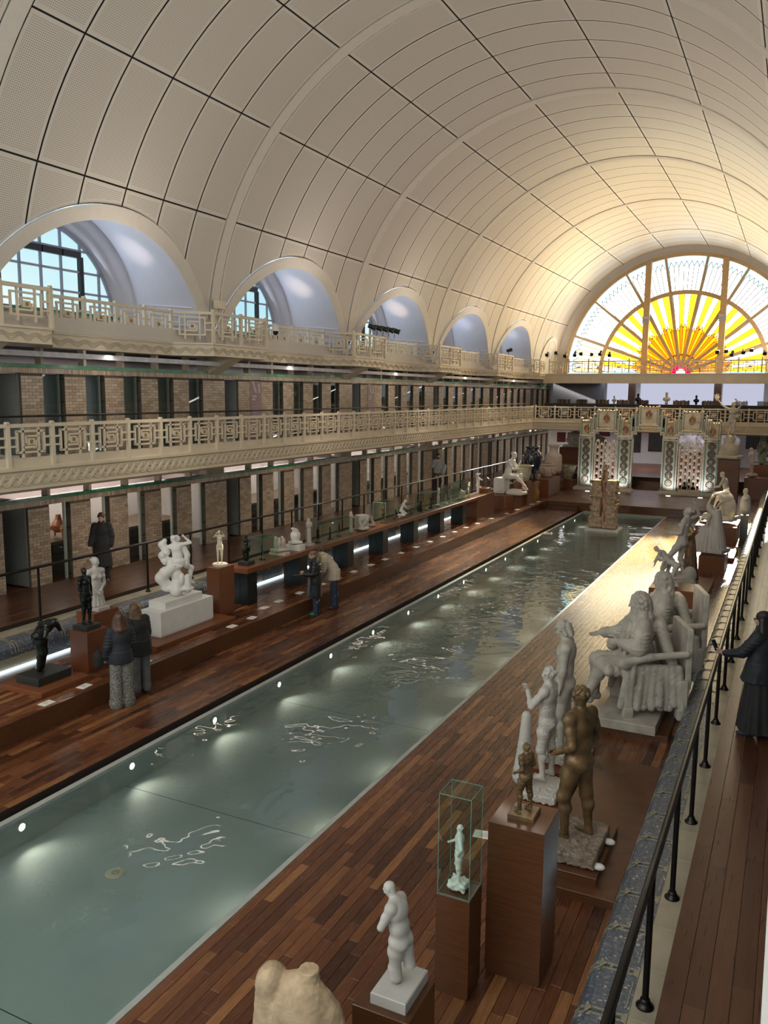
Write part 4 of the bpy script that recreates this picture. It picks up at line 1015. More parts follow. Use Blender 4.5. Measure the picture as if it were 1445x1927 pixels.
for r0, r1, d in ((RO-.12, RO+.10, .25), (RM-.13, RM+.13, .18), (.58, .66, .1)):
    for i in range(90):
        a, b2 = 180*i/90, 180*(i+1)/90; m.poly([pp(r0, a), pp(r1, a), pp(r1, b2), pp(r0, b2)], (0, -d, 0))
m.build('arched_frame', M['mull'], SW)
for k in range(1, NS): mm = MB(); bar(mm, pp(.6, k*SA), pp(RM, k*SA), .20, .14); bar(mm, pp(RM, k*SA), pp(RO, k*SA), .14, .14); mm.build('mullion', M['mull'], SW)
for x in (-2.33, 2.44):
    mm = MB(); mm.box(x-.19, x+.19, -.5, -.12, -.1, math.sqrt(RO**2-x*x)); o = mm.build('window_post', M['mull'], SW)
    mm = MB()
    for i in range(4):
        for j in range(4): mm.box(x-.24+.12*i, x-.24+.12*i+.105, -.56, -.46, 3.3+.12*j, 3.405+.12*j)
    mm.build('lattice_box', M['winframe'], o)
st_box('wall_right.003', 3.7, 4.0, -6, 59.3, -.5, 7.2, mat=M['white'])
st_box('wall_left.006', -18.95, -18.75, 2, 59.3, -.5, 7.2, mat=M['white'])
# spandrel wall around the window, lower end wall
m = MB(); n = 48
vs = [(XC-(RV+.1)*math.cos(PI*i/n), YEND+.06, ZC+(RV+.1)*math.sin(PI*i/n)) for i in range(n+1)]+[(-7.12-(RO+.02)*math.cos(PI*i/n), YEND+.06, 7.10+(RO+.02)*math.sin(PI*i/n)) for i in range(n+1)]
m.add(vs, [(i, i+1, n+2+i, n+1+i) for i in range(n)]); struct(m.build('wall_far', M['vault']))
st_box('wall_far.001', -18.7, XWR+.3, 59.1, 59.3, .3, 7.1, mat=M['white']); st_box('wall_near', -18.7, XWR+.3, -6.2, -6, -.5, 16, mat=M['vault'])
st_box('ceiling.003', -15.9, XWR, 51, 59, 3.5, 3.62, mat=M['white'])
# light falling in through the sun window
area('sun_window_daylight', (-7.12, 58.7, 9.8), (0, -1, -.22), 11, 4.4, 800, (1, .74, .32), math.radians(150))
area('ground_gallery_lamp', (-8, 54.5, 3.45), (0, 0, -1), 12, 3, 260, (.95, .93, 1)); area('library_lamp', (-7, 57, 6.4), (0, 0, -1), 10, 1.5, 60, (.9, .9, 1))

# ================================================================== THINGS
def dist(x, y, z=1): return math.sqrt(x*x+y*y+(z-5.6)**2)
def ped(label, x0, x1, y0, y1, z0, z1, mat='mahog_up', name='pedestal', cat='pedestal', group=None):
    cx, cy = (x0+x1)/2, (y0+y1)/2; m = MB()
    m.box(x0-cx+.012, x1-cx-.012, y0-cy+.012, y1-cy-.012, 0, .03); m.bbox(x0-cx, x1-cx, y0-cy, y1-cy, .03 if z1-z0 > .3 else 0, z1-z0, .004)
    return tag(m.build(name, M[mat], None, (cx, cy, z0)), label, cat, group)
def fitted(me, h, zlo=None):
    co = np.zeros(len(me.vertices)*3, np.float32); me.vertices.foreach_get('co', co); co = co.reshape(-1, 3)
    s = h/(co[:, 2].max()-co[:, 2].min()); co *= s; co[:, 2] -= co[:, 2].min(); me.vertices.foreach_set('co', co.ravel()); me.update(); return s
def S(label, x, y, z, h, prims, mat, rz=0, base=None, bmat=None, hs=1.75, rough=0, extra=(), name='statue', cat='statue', group=None, q=1.0, sink=.0, off=(0, 0)):
    """statue of total height h on z: base (wx, wy, hb[, 'round']) and one continuous figure of about hs units height"""
    t = empty(name, (x, y, z), math.radians(rz), label, cat, group); hb = base[2] if base else 0
    hf = h-hb; vox = max(.006, dist(x, y, z)*.00072*q)*hs/hf
    if isinstance(mat, str): mat = M[mat]
    me = sdf_mesh('figure', prims, vox, mat, rough*hs/1.75); s = fitted(me, hf+sink)
    inst(me, 'figure', t, (off[0], off[1], hb-sink))
    for nm, pr, mt in extra:
        m2 = sdf_mesh(nm, pr, vox, M[mt]); co = np.zeros(len(m2.vertices)*3, np.float32); m2.vertices.foreach_get('co', co); m2.vertices.foreach_set('co', (co*s).astype(np.float32)); m2.update()
        inst(m2, nm, t, (off[0], off[1], hb-sink))
    if base:
        m = MB()
        if len(base) > 3 and base[3] == 'round': m.lathe([(0, 0), (base[0]/2, 0), (base[0]/2, hb-.01), (base[0]/2-.01, hb), (0, hb)], 24, (0, 0, 0), False, 1, base[1]/base[0])
        elif len(base) > 3 and base[3] == 'rock':
            bo = inst(sdf_mesh('base_block', [bx((0, 0, hb/2), (base[0]/2, base[1]/2, hb/2), .01)], max(.012, vox*hf/hs), M[bmat] if bmat else mat, .012), 'base_block', t, (0, 0, .013)); m = None
        else: m.bbox(-base[0]/2, base[0]/2, -base[1]/2, base[1]/2, 0, hb, .008)
        bo = m.build('base_block', M[bmat] if bmat else mat, t) if m else bo
        bo.rotation_euler[2] = -math.radians(rz)
    return t
N3 = lambda *a: [np.array(v, float) for v in a]

# ---------- mosaic gate
def mosgate():
    gm = simple('gate_stone', (.50, .45, .36), .55, var=.12, scale=12, bump=.2); tl = simple('teal_tile_band', (.13, .20, .18), .3, var=.45, scale=40)
    dk = simple('rosette_dark', (.075, .07, .055), .4, var=.3, scale=30); yl = simple('ochre_tile', (.42, .29, .12), .35, var=.2, scale=20); rd = simple('rust_tile', (.26, .07, .04), .35, var=.3, scale=30)
    Y = 46.2
    t = empty('mosaic_gate', (-7.06, Y, .36), 0, 'tall stepped gate of teal and cream mosaic with two lattice screens at the far end', 'gate'); X = lambda x: x+7.06
    def bxs(name, mat, L, par=None):
        m = MB()
        for b in L: m.box(*b)
        return m.build(name, mat, par or t)
    wheel = MB(); wheel.lathe([(0, .0), (.20, 0), (.205, .02), (.19, .035), (.16, .03), (0, .03)], 20)
    wm = wheel.mesh('rosette', dk)
    pet = MB()
    for i in range(8):
        a = i*PI/4; pet.add([(.06*math.cos(a-.3), .06*math.sin(a-.3), .036), (.155*math.cos(a-.16), .155*math.sin(a-.16), .036), (.155*math.cos(a+.16), .155*math.sin(a+.16), .036), (.06*math.cos(a+.3), .06*math.sin(a+.3), .036)], [(0, 1, 2, 3)])
    pet.lathe([(.05, .034), (.03, .05), (0, .052)], 12)
    pms = [pet.mesh('petals', mm) for mm in (gm, simple('sage_tile', (.20, .27, .22), .4), simple('tan_tile', (.36, .29, .2), .4))]
    for pi, (x0, x1) in enumerate(((-10.73, -9.90), (-8.65, -7.82), (-6.27, -5.48), (-4.21, -3.38))):
        a, b = X(x0), X(x1); c = (a+b)/2
        p = bxs('pilaster', gm, [(a, b, 0, .35, 0, 3.1)])
        bxs('teal_border', tl, [(a+.06, a+.14, -.012, 0, .25, 3.0), (b-.14, b-.06, -.012, 0, .25, 3.0), (a+.06, b-.06, -.012, 0, 2.82, 2.95), (a+.06, b-.06, -.012, 0, .16, .26)], p)
        bxs('moulding', gm, [(a+.17, a+.20, -.03, 0, .30, 2.78), (b-.20, b-.17, -.03, 0, .30, 2.78), (a, a+.03, -.025, 0, 0, 3.1), (b-.03, b, -.025, 0, 0, 3.1), (a+.17, b-.17, -.03, 0, 2.75, 2.78), (a+.17, b-.17, -.03, 0, .30, .33)], p)
        for k in range(6):
            o = inst(wm, 'rosette', p, (c, 0, .62+.405*k)); o.rotation_euler = (PI/2, 0, 0)
            q = inst(pms[(k*(pi+1)+pi) % 3], 'petals', p, (c, 0, .62+.405*k)); q.rotation_euler = (PI/2, 0, .2*k)
    for a, b in ((X(-10.95), X(-7.75)), (X(-6.35), X(-3.25))): bxs('plinth', gm, [(a, b, -.12, .42, 0, .14), (a+.05, b-.05, -.07, .38, .14, .20)])
    # lattice screens of small tiles
    cell = MB(); cell.box(-.095, .095, 0, .05, .26, .34); cell.box(-.095, -.06, 0, .05, 0, .34); cell.box(.06, .095, 0, .05, 0, .34); cell.poly([(-.095, 0, .34), (0, 0, .42), (.095, 0, .34)], (0, .05, 0)); cellm = cell.mesh('lattice_tile', gm)
    cr2 = MB(); cr2.poly([(-.06, -.005, .01), (-.035, -.005, .01), (.06, -.005, .13), (.035, -.005, .13)], (0, .05, 0)); cr2.poly([(.06, -.004, .01), (.035, -.004, .01), (-.06, -.004, .13), (-.035, -.004, .13)], (0, .05, 0)); crm = cr2.mesh('rust_cross', rd)
    for x0, x1, zt in ((-9.85, -8.68, 2.62), (-5.42, -4.24, 2.60)):
        s = bxs('lattice_screen', gm, [(X(x0), X(x0)+.05, .02, .12, .2, zt), (X(x1)-.05, X(x1), .02, .12, .2, zt), (X(x0), X(x1), .02, .12, .2, .30)]); w_ = x1-x0-.1; n = 5
        bxs('rust_border', rd, [(X(x0)+.06, X(x0)+.09, .03, .08, .35+.2*k, .47+.2*k) for k in range(11)]+[(X(x1)-.09, X(x1)-.06, .03, .08, .35+.2*k, .47+.2*k) for k in range(11)], s)
        for j in range(n):
            for k in range(7 if j % 2 == 0 else 6):
                px, pz = X(x0)+.05+w_*(j+.5)/n, .30+.36*k+(0 if j % 2 == 0 else .18)
                inst(cellm, 'lattice_tile', s, (px, .04, pz-.02)); inst(crm, 'rust_cross', s, (px, .04, pz-.02))
    # stepped frieze above
    prof = [(-10.73, 3.0), (-10.73, 4.02), (-10.55, 4.02)]
    fr = []; tw = []; caps = []
    def tower(xa, xb, z0, z1): tw.append((X(xa), X(xb), .02, .33, z0, z1))
    for c, lift in ((-9.28, 0), (-7.05, .24), (-4.83, 0)):
        hw = .48
        fr += [(X(c-hw), X(c+hw), .05, .3, 3.45+lift+.1, 4.38+lift)]
        for s in (-1, 1):
            for i, (dx, z0, z1) in enumerate(((.48, 3.55, 4.44), (.68, 3.42, 4.20), (.89, 3.30, 3.98))):
                xa = c+s*dx; tower(xa-.06 if s > 0 else xa-.06, xa+.06, z0+lift-(.12 if lift and i == 2 else 0)-.36, z1+lift-.02)
                if i: fr.append((X(xa-.16), X(xa+.16), .07, .28, z0+lift-.1, z1+lift-.18))
    for c in (-10.32, -8.24, -5.88, -3.80):
        fr.append((X(c-.33), X(c+.33), .06, .3, 3.0, 3.80))
    tower(-10.72, -10.60, 3.0, 3.96); tower(-3.52, -3.40, 3.0, 3.96)
    m = MB()
    for b in fr: m.box(*b)
    f1 = m.build('frieze', gm, t)
    for b in tw:
        o = bxs('tower', tl, [b], t); q = MB(); q.box(b[0]+.035, b[1]-.035, b[2]-.015, b[2], b[4], b[5]); q.tube([((b[0]+b[1])/2, b[2]-.03, b[5]+.0), ((b[0]+b[1])/2, b[3], b[5])], .065, 10); q.build('cap_roll', gm, o)
    mold = MB()
    def step(pts):
        for p, q in zip(pts, pts[1:]): mold.tube([(X(p[0]), .0, p[1]), (X(q[0]), .0, q[1])], .045, 8); mold.tube([(X(p[0]), .0, p[1]-.13), (X(q[0]), .0, q[1]-.13)], .03, 6); mold.box(*sorted((X(p[0]), X(q[0]))) if p[0] != q[0] else (X(p[0])-.05, X(p[0])+.05), .02, .3, min(p[1], q[1])-.16, max(p[1], q[1])+.04)
    for c, L in ((-9.28, 0), (-7.05, .24), (-4.83, 0)):
        e = 1.0 if not L else 1.05
        for s in (-1, 1): step([(c+s*e, 3.06), (c+s*.82, 3.06), (c+s*.82, 3.18+L*.5), (c+s*.66, 3.18+L*.5), (c+s*.66, 3.30+L), (c+s*.50, 3.30+L), (c+s*.50, 3.42+L), (c, 3.42+L)])
    for c in (-10.32, -8.24, -5.88, -3.80): step([(c-.36, 3.02), (c+.36, 3.02)])
    mold.build('stepped_moulding', gm, t)
    me = MB(); me.poly([(0, 0, 0), (.15, 0, .18), (.17, 0, .34), (0, 0, .55), (-.17, 0, .34), (-.15, 0, .18)], (0, .04, 0)); mm1 = me.mesh('cartouche', rd)
    me = MB(); me.tube([(0, -.02, .03), (.13, -.02, .2), (.13, -.02, .33), (0, -.02, .5), (-.13, -.02, .33), (-.13, -.02, .2), (0, -.02, .03)], .025, 6); me.sphere((0, -.03, .22), (.04, .03, .12), 8, 5); mm2 = me.mesh('gilt_outline', yl)
    for c, z in ((-10.32, 3.15), (-8.24, 3.15), (-5.88, 3.15), (-3.80, 3.15), (-9.28, 3.72), (-7.05, 3.96), (-4.83, 3.72)):
        o = inst(mm1, 'cartouche', t, (X(c), .02, z)); inst(mm2, 'gilt_outline', o)
    cre = MB()
    for c, w_, z in ((-9.28, .36, 4.39), (-7.05, .36, 4.63), (-4.83, .36, 4.39), (-10.32, .25, 3.82), (-8.24, .25, 3.82), (-5.88, .25, 3.82), (-3.80, .25, 3.82)):
        for i in range(5): xx = X(c)-w_+2*w_*i/4; cre.tube([(xx, -.02, z), (xx, .3, z)], .05, 8)
    cre.build('crest_roll', yl, t)
mosgate()
for i, (x, y) in enumerate(((-10.0, 45.55), (-8.35, 45.5), (-5.75, 45.5), (-4.15, 45.5))):
    o = MB().lathe([(.0, .012), (.11, .012), (.125, 0)], 16).build('floor_lamp', M['flood'], None, (x, y, .36)); tag(o, f'round floor lamp in the stage before the gate, {["first", "second", "third", "fourth"][i]} from the left', 'lamp', 'floor lamps before the gate')
    spot('gate_lamp', (x, y, .45), (x, 46.2, 1.6), 90, 95, .8, (.95, .97, 1))

for x in (-12.6, -2.0): spot('frieze_spot', (x, 41.5, 8.2), (-7.06+(x+7)*.25, 46.2, 4.2), 420, 45, .7, (1, .82, .5))
# ---------- pedestals and plinths, left side
PL = .36
o = MB(); o.bbox(-.5, .5, -.55, .55, 0, .085, .006); tag(o.build('plinth', M['mahog'], None, (-11.77, 10.14, PL)), 'low orange wood plinth under the bent black torso', 'plinth')
ped('wooden pedestal under the standing dark bronze woman', -11.97, -11.52, 10.9, 11.42, PL, PL+.775)
ped('wooden pedestal under the grey half-length woman', -12.42, -11.95, 11.5, 12.15, PL, 1.30)
o = MB().bbox(-.70, .70, -1.32, 1.32, 0, .10, .006); tag(o.build('plinth', M['mahog'], None, (-11.99, 13.82, PL)), 'wide low wood plinth under the white block', 'plinth')
ped('long white painted block carrying the white embracing group', -12.20, -11.63, 13.02, 14.76, PL+.10, 1.0, 'white')
ped('tall narrow wood pedestal under the cream figure with raised arms', -12.16, -11.80, 15.22, 15.8, PL, 1.52)
# long console shelf
sh = empty('display_console', (-12.1, 16.3, PL), 0, 'long wooden console shelf on dark metal legs along the left platform', 'shelf')
MB().bbox(-.36, .33, 0, 16.35, .82, .95, .006).build('shelf_top', M['mahog'], sh)
lg = MB(); lg.box(-.26, .26, 0, .40, 0, .82); lg.box(-.20, -.17, -.006, 0, .02, .8); lg.box(.0, .02, -.006, 0, .02, .8); lm2 = lg.mesh('leg', M['irong'])
for y in (.1, 2.5, 5.2, 7.6, 10.05, 12.5, 14.9): inst(lm2, 'leg', sh, (0, y, 0))
ped('wooden end block of the console under the white bow figure', -12.46, -11.77, 32.7, 34.9, PL, 1.31, name='console_block', cat='block')
ST = 1.31
# labels on the floor
cm = MB().bbox(-.085, .085, -.12, .12, .012, .022, .003).mesh('label_card', M['card']); 
ctx = MB()
for i, (a, b) in enumerate(((-.06, .05), (-.06, .03), (-.06, .06), (-.06, .0))): ctx.box(-.05+.028*i, -.042+.028*i, a, b, .022, .0226)
cxm = ctx.mesh('small_print', M['ink'])
CARDL = [f'white label card on the left platform {q}' for q in ('nearest the camera', 'just before the bent black torso plinth', 'behind the two girls', 'at the far end of the white block plinth', 'beside the tall pedestal of the cream figure', 'before the first console leg', 'below the black carved totem', 'below the pinkish relief', 'below the white crouching couple', 'beside the second console leg', 'just past the second console leg', 'before the third console leg', 'past the third console leg', 'beside the fourth console leg', 'below the white kneeling woman', 'beside the fifth console leg', 'below the wide glass case', 'below the white twisting nude', 'below the pair-wide glass case', 'beside the last console leg', 'at the wooden end block', 'before the round-cornered plinth', 'beside the round-cornered plinth', 'before the pale green pot', 'farthest from the camera, near the stump')]
cards = [(-11.0, 9.46), (-11.06, 10.35), (-11.06, 11.9), (-11.06, 14.7), (-11.08, 15.5), (-11.35, 16.4), (-11.4, 17.1), (-11.4, 18.1), (-11.4, 19.25), (-11.4, 20.1), (-11.4, 21.1), (-11.4, 22.2), (-11.4, 23.2), (-11.4, 24.4), (-11.4, 25.6), (-11.4, 26.8), (-11.4, 28.0), (-11.4, 29.2), (-11.4, 30.4), (-11.35, 31.6), (-11.3, 33.2), (-11.2, 35.0), (-11.15, 36.4), (-11.1, 38.6), (-11.1, 39.7)]
for i, (x, y) in enumerate(cards):
    o = inst(cm, 'label_card', None, (x, y, PL-.008)); inst(cxm, 'small_print', o)
    o.rotation_euler[2] = .1*math.sin(i*2.1)
    tag(o, CARDL[i], 'label', 'label cards on the left platform')
for i, (x, y) in enumerate(((-2.95, 4.95), (-3.0, 8.85), (-2.85, 11.9), (-2.66, 6.9))):
    o = inst(cm, 'label_card', None, (x, y, PL-.008)); inst(cxm, 'small_print', o); o.rotation_euler[2] = PI/2+.15
    tag(o, ['printed label card beside the tan stump bust', 'label card at the platform edge by the white man with raised fist', 'label card by the tall bowed youth', 'label card behind the glass-cased figurine'][i], 'label', 'label cards on the right platform')

# ---------- left statues
J = skel(sp=(0, .35, 1), sp2=(.1, .85, .5), la=[(-.5, .1, -.8), (0, .2, -1)], ra=[(.5, .1, -.8), (0, .2, -1)], ll=[(-.02, .12, -1), (0, -.25, -1)], rl=[(.02, .22, -1), (0, -.2, -1)], fem=True)
P = body(J, ('rfore', 'lfore', 'lfoot', 'rfoot'), (), 1.5); P += [cap(J['neck'], J['neck']+U((.1, .8, .5))*.07, .065)] + [cap(J['lk'], J['la'], .09, .085), cap(J['rk'], J['ra'], .09, .085), cap(J['lp'], J['lk'], .12, .09), cap(J['rp'], J['rk'], .12, .09), ell((J['pel']+J['chest'])/2, (.17, .14, .25))]
S('black polished bronze torso of a woman bending forward, headless and armless', -11.83, 10.15, PL+.085, 1.13, P, 'bronze', -72, (.56, .74, .15), 'blackstone', 1.25, off=(0, -.05))
J = skel(fem=True, sp2=(0, -.05, 1), la=[(-.2, -.05, -1), (-.05, .1, -1)], ra=[(.22, .0, -1), (-.25, .35, -.8)], ll=[(.02, .14, -1), (0, -.05, -1)], rl=[(-.02, .02, -1), (0, -.12, -1)], face=(.2, 1, .05))
P = body(J, (), (), 1.14)+head(J, 'bun')
S('dark bronze nude woman standing on a square black base', -11.78, 11.15, PL+.775, 1.17, P, 'bronze', -95, (.36, .36, .09), 'blackstone')
J = skel(fem=True, sp2=(0, 0, 1), la=[(-.15, .02, -1), (.62, .45, -.62)], ra=[(.15, .02, -1), (-.62, .45, -.62)], face=(-.3, 1, -.1), nk=(0, .05, 1))
P = body(J, ('lshin', 'rshin', 'lfoot', 'rfoot', 'lleg', 'rleg'), (), 1.05)+head(J, 'bun')+[skirt(J['waist']-N3((0, 0, .02))[0], J['pel']-N3((0, 0, .30))[0], .12, .22, 18, .05, .02, .75)]
S('grey stone half-length woman with clasped hands in a pleated skirt', -12.2, 11.82, 1.30, 1.06, P, 'plaster', -105, (.40, .30, .07), None, 1.15)
# white embracing group with serpent coils
P = []
J = skel(pel=(.10, -.02, .92), sp=(-.06, -.05, 1), sp2=(-.18, .08, 1), ground=False, fem=True, la=[(-.3, .8, -.3), (.3, .5, .1)], ra=[(.75, .0, .15), (-.75, .05, .75)], ll=[(-.3, .8, -.35), (0, .2, -1)], rl=[(.62, .5, -.5), (-.12, -.1, -1)], rf=(.6, -.3, 0), nk=(-.35, .15, .9), face=(-.7, .7, -.3))
P += body(J, (), (), 1.22, False)+head(J, 'bun')+[cap((.24, .06, 1.42), (.36, .08, 1.1), .09, .10), cap((.36, .08, 1.1), (.34, .1, .75), .10, .08), ell((.05, .12, 1.62), (.12, .1, .12), .03)]
ser = [(-.02, .1, .05), (-.30, -.02, .22), (-.44, -.06, .42), (-.30, -.12, .60), (-.10, -.12, .74), (-.12, -.06, .92), (-.30, -.04, 1.0), (-.38, 0, 1.12), (-.26, .02, 1.22), (-.30, .03, 1.34), (-.38, .04, 1.46), (-.30, .05, 1.58)]
rr = [.13, .16, .18, .18, .15, .13, .13, .12, .12, .12, .12, .07]
P += [cap(a, b, r0, r1, .035) for a, b, r0, r1 in zip(ser, ser[1:], rr, rr[1:])]
P += [ell((-.36, -.13, 1.14), (.085, .08, .10), .02), ell((-.30, -.15, .95), (.09, .07, .1), .03), ell((.10, -.14, .82), (.13, .11, .13), .02), ell((.05, -.06, .5), (.15, .15, .26), .04), ell((.20, -.1, .38), (.10, .12, .2), .05), cap((.05, -.05, .3), (.02, -.1, .03), .17, .2), cap((.38, -.08, .45), (.36, -.06, .04), .09, .13), ell((-.2, 0, .1), (.26, .2, .14)), ell((.2, 0, .06), (.36, .24, .1))]
rnd = random.Random(4)
for i in range(46): a, e = rnd.uniform(0, 6.28), rnd.uniform(-.5, 1.4); P.append(ell((.10+.13*math.cos(a)*math.cos(e), -.16+.12*math.sin(a)*math.cos(e), .84+.13*math.sin(e)), .03, .008))
S('white plaster group of an embracing nude woman among serpent coils', -11.93, 13.86, 1.0, 1.52, P, 'plasterw', 36, (.46, 1.22, .16), None, 1.66)
J = skel(fem=True, la=[(-.3, .75, .1), (.45, .25, .8)], ra=[(.3, .75, .05), (-.5, .3, .7)], ll=[(0, .1, -1), (0, -.1, -1)], face=(.4, 1, 0), nk=(.1, .05, 1))
S('cream slender figure with both arms raised to the face on a round base', -11.98, 15.5, 1.52, .86, body(J)+head(J), 'plastercream', -145, (.36, .36, .06, 'round'))

def case(label, x0, x1, y0, y1, z0, h, group='glass cases on the console', thick=.006):
    cx, cy = (x0+x1)/2, (y0+y1)/2; t = empty('glass_case', (cx, cy, z0), 0, label, 'glass case', group); a, b = (x1-x0)/2, (y1-y0)/2
    for (p, q) in (((-a, -b), (a, -b)), ((a, -b), (a, b)), ((a, b), (-a, b)), ((-a, b), (-a, -b))):
        m = MB(); m.add([(*p, 0), (*q, 0), (*q, h), (*p, h)], [(0, 1, 2, 3)]); m.build('glass_side', M['vit'], t)
    m = MB(); m.add([(-a, -b, h), (a, -b, h), (a, b, h), (-a, b, h)], [(0, 1, 2, 3)]); m.build('glass_top', M['vit'], t)
    e = MB(); r = thick
    for x in (-a, a):
        for y in (-b, b): e.box(x-r/2, x+r/2, y-r/2, y+r/2, 0, h)
    for z in (0.004, h):
        for y in (-b, b): e.box(-a, a, y-r/2, y+r/2, z-r/2, z+r/2)
        for x in (-a, a): e.box(x-r/2, x+r/2, -b, b, z-r/2, z+r/2)
    e.build('glass_edge', M['edge'], t); return t
# simple small-figure builders
def standing(fem=True, tw=0, **k):
    J = skel(fem=fem, tw=tw, **k); return body(J, hands=False)+head(J, 'bun' if fem else 'short')
def kneeling(fem=True, lean=.3):
    J = skel(pel=(0, 0, .42), ground=False, sp=(0, lean*.6, 1), sp2=(0, lean*1.5, 1), fem=fem, ll=[(-.15, .75, -.5), (0, -.9, -.45)], rl=[(.12, .55, -.75), (0, -.95, -.3)], la=[(-.1, .5, -.8), (.3, .7, .1)], ra=[(.1, .5, -.8), (-.3, .6, -.3)], nk=(0, .6, .8), face=(0, .7, -.6))
    return body(J, hands=False)+head(J, 'bun')+[ell((0, 0, .07), (.26, .34, .08))]
def grouped(seed, n=5, w=.34, h=.9):
    r = random.Random(seed); P = [ell((0, 0, h*.35), (w*.9, w*.6, h*.42), .05)]
    for i in range(n):
        a = 2*PI*i/n; P += [ell((w*.7*math.cos(a), w*.5*math.sin(a), h*(.45+.3*r.random())), (.13, .12, .24), .05), ell((w*.55*math.cos(a), w*.42*math.sin(a)-.05, h*(.75+.2*r.random())), .09, .02), cap((w*.9*math.cos(a), w*.6*math.sin(a), h*.55), (w*.2*math.cos(a+1), -.3, h*.3), .06, .05)]
    return P+[bx((0, 0, .06), (w*1.15, w*.8, .07), .02)]
def draped(lean=0, r=.2):
    J = skel(fem=True, sp2=(lean, .05, 1), la=[(-.1, .3, -1), (.5, .6, .4)], ra=[(.1, .3, -1), (-.5, .6, .2)]); return body(J, ('rleg', 'lleg'), hands=False)+head(J, 'mid')+[skirt(J['waist'], (lean*.1, 0, .0), .13, r, 11, .08, .03, .85)]
V_ = -12.1
def onshelf(lbl, y, h, prims, mat, rz=-120, x=V_, base=None, bmat=None, hs=1.75, rough=0, name='statuette', **k): return S(lbl, x, y, ST, h, prims, mat, rz, base, bmat, hs, rough, name=name, cat='statuette', group='statuettes on the console', **k)
tot = [cap((0, 0, 0), (0, 0, .5), .22, .2), ell((-.05, 0, .75), (.22, .2, .25)), ell((.12, .05, .62), (.18, .15, .3)), ell((0, 0, 1.05), (.15, .15, .22)), bx((0, 0, 1.28), (.24, .14, .05)), ell((0, 0, 1.42), (.11, .11, .14), .02), bx((0, 0, 1.62), (.09, .09, .12)), cap((.25, 0, .3), (.3, 0, .75), .08, .05), cap((-.25, 0, .5), (-.3, 0, .9), .06, .05)]
onshelf('black carved totem figure at the near end of the console', 16.72, .75, tot, 'bronze', -120, base=(.30, .30, .10), bmat='blackstone', rough=.02)
case('low glass case over a small black dancer, nearest on the console', -12.38, -11.88, 17.12, 17.80, ST, .60)
onshelf('small black dancer inside the nearest glass case', 17.42, .40, standing(tw=30, ra=[(.3, .5, .9), (0, .3, 1)], sp2=(.2, .1, 1)), 'bronze', -100, base=(.12, .12, .03))
onshelf('pinkish plaster relief of huddled figures', 18.22, .50, grouped(3, 6, .42, .85), 'plasterpink', -110, base=(.50, .26, .08), hs=.95, rough=.018)
onshelf('white plaster couple crouching on a white block', 19.0, .63, grouped(8, 4, .34, 1.0), 'plasterw', -115, base=(.46, .28, .16), hs=1.1)
onshelf('white stone woman draped from head to foot', 19.72, .80, draped(.05, .18), 'plaster', -120, base=(.24, .24, .06))
case('long glass case over three small black figures', -12.38, -11.88, 20.0, 21.9, ST, .56)
for i, (y, h) in enumerate(((20.2, .46), (20.9, .38), (21.45, .42))): onshelf(f'small black figure in the long glass case, {ORD[i]} from the near end', y, h, standing(tw=10*i, sp2=(.05*i, .05, 1)) if i != 1 else draped(), 'bronze', -120+25*i, base=(.12, .12, .04), bmat='blackstone')
onshelf('cream standing woman holding a long cloth', 22.2, .68, draped(.04, .2)+[cap((.22, .1, 0), (.2, .1, .7), .09, .07)], 'plastercream', -100)
blk = [bx((0, 0, .45), (.36, .26, .45), .03)]+[ell((.05, .25, .7), (.2, .14, .18), .03), cap((-.3, .25, .75), (.1, .38, .35), .09, .07), cap((.3, .2, .6), (.2, .42, .1), .1, .08), ell((.1, .38, .12), (.36, .2, .12))]
onshelf('white block with a figure folded round its corner', 22.9, .48, blk, 'plaster', -120, hs=.95)
rec = [ell((0, 0, .1), (.5, .22, .11)), ell((-.25, 0, .25), (.2, .15, .2)), cap((.25, .05, .2), (.35, -.02, .62), .12, .09), ell((.36, -.02, .78), .1), cap((.3, .1, .5), (.05, .2, .2), .06, .05), cap((-.2, .08, .3), (-.45, .1, .12), .1, .06)]
onshelf('small white reclining figure', 23.65, .34, rec, 'plaster', -70, hs=.9)
case('upright glass case over a dark bronze woman', -12.36, -11.9, 24.2, 24.95, ST, .72)
onshelf('dark bronze woman inside the upright glass case', 24.45, .64, standing(tw=15, la=[(-.4, .1, -.9), (.3, .5, .9)]), 'bronzeb', -130, base=(.16, .16, .05))
onshelf('dark bronze figure bent backwards beside the upright case', 25.35, .36, [cap((0, 0, 0), (-.25, 0, .5), .1, .12), cap((-.25, 0, .5), (-.1, 0, .85), .14, .1), cap((0, 0, 0), (.45, 0, .05), .08, .05), cap((-.1, 0, .8), (.2, .05, .95), .05, .03), ell((-.12, 0, 1.0), .1)], 'bronze', -100, hs=1.0)
onshelf('white kneeling woman with bowed head', 25.85, .64, kneeling(), 'plasterw', -75, hs=1.2)
case('low glass case over a dark reclining bronze', -12.38, -11.86, 26.2, 27.2, ST, .36)
onshelf('dark reclining bronze in the low glass case', 26.7, .26, rec, 'bronzeb', -90, hs=.9)
onshelf('black seated cat-like bronze between two glass cases', 27.42, .44, [ell((0, 0, .25), (.2, .26, .27)), cap((0, .1, .4), (0, .14, .85), .14, .09), ell((0, .2, 1.0), (.1, .13, .1)), cap((.07, .22, .45), (.08, .25, .0), .06, .05), cap((-.07, .22, .45), (-.08, .25, .0), .06, .05), cap((.05, .15, 1.1), (.07, .14, 1.2), .03, .01), cap((-.05, .15, 1.1), (-.07, .14, 1.2), .03, .01)], 'bronze', -110, hs=1.2)
case('wide glass case over two gilt and black figures', -12.38, -11.86, 27.65, 28.85, ST, .62)
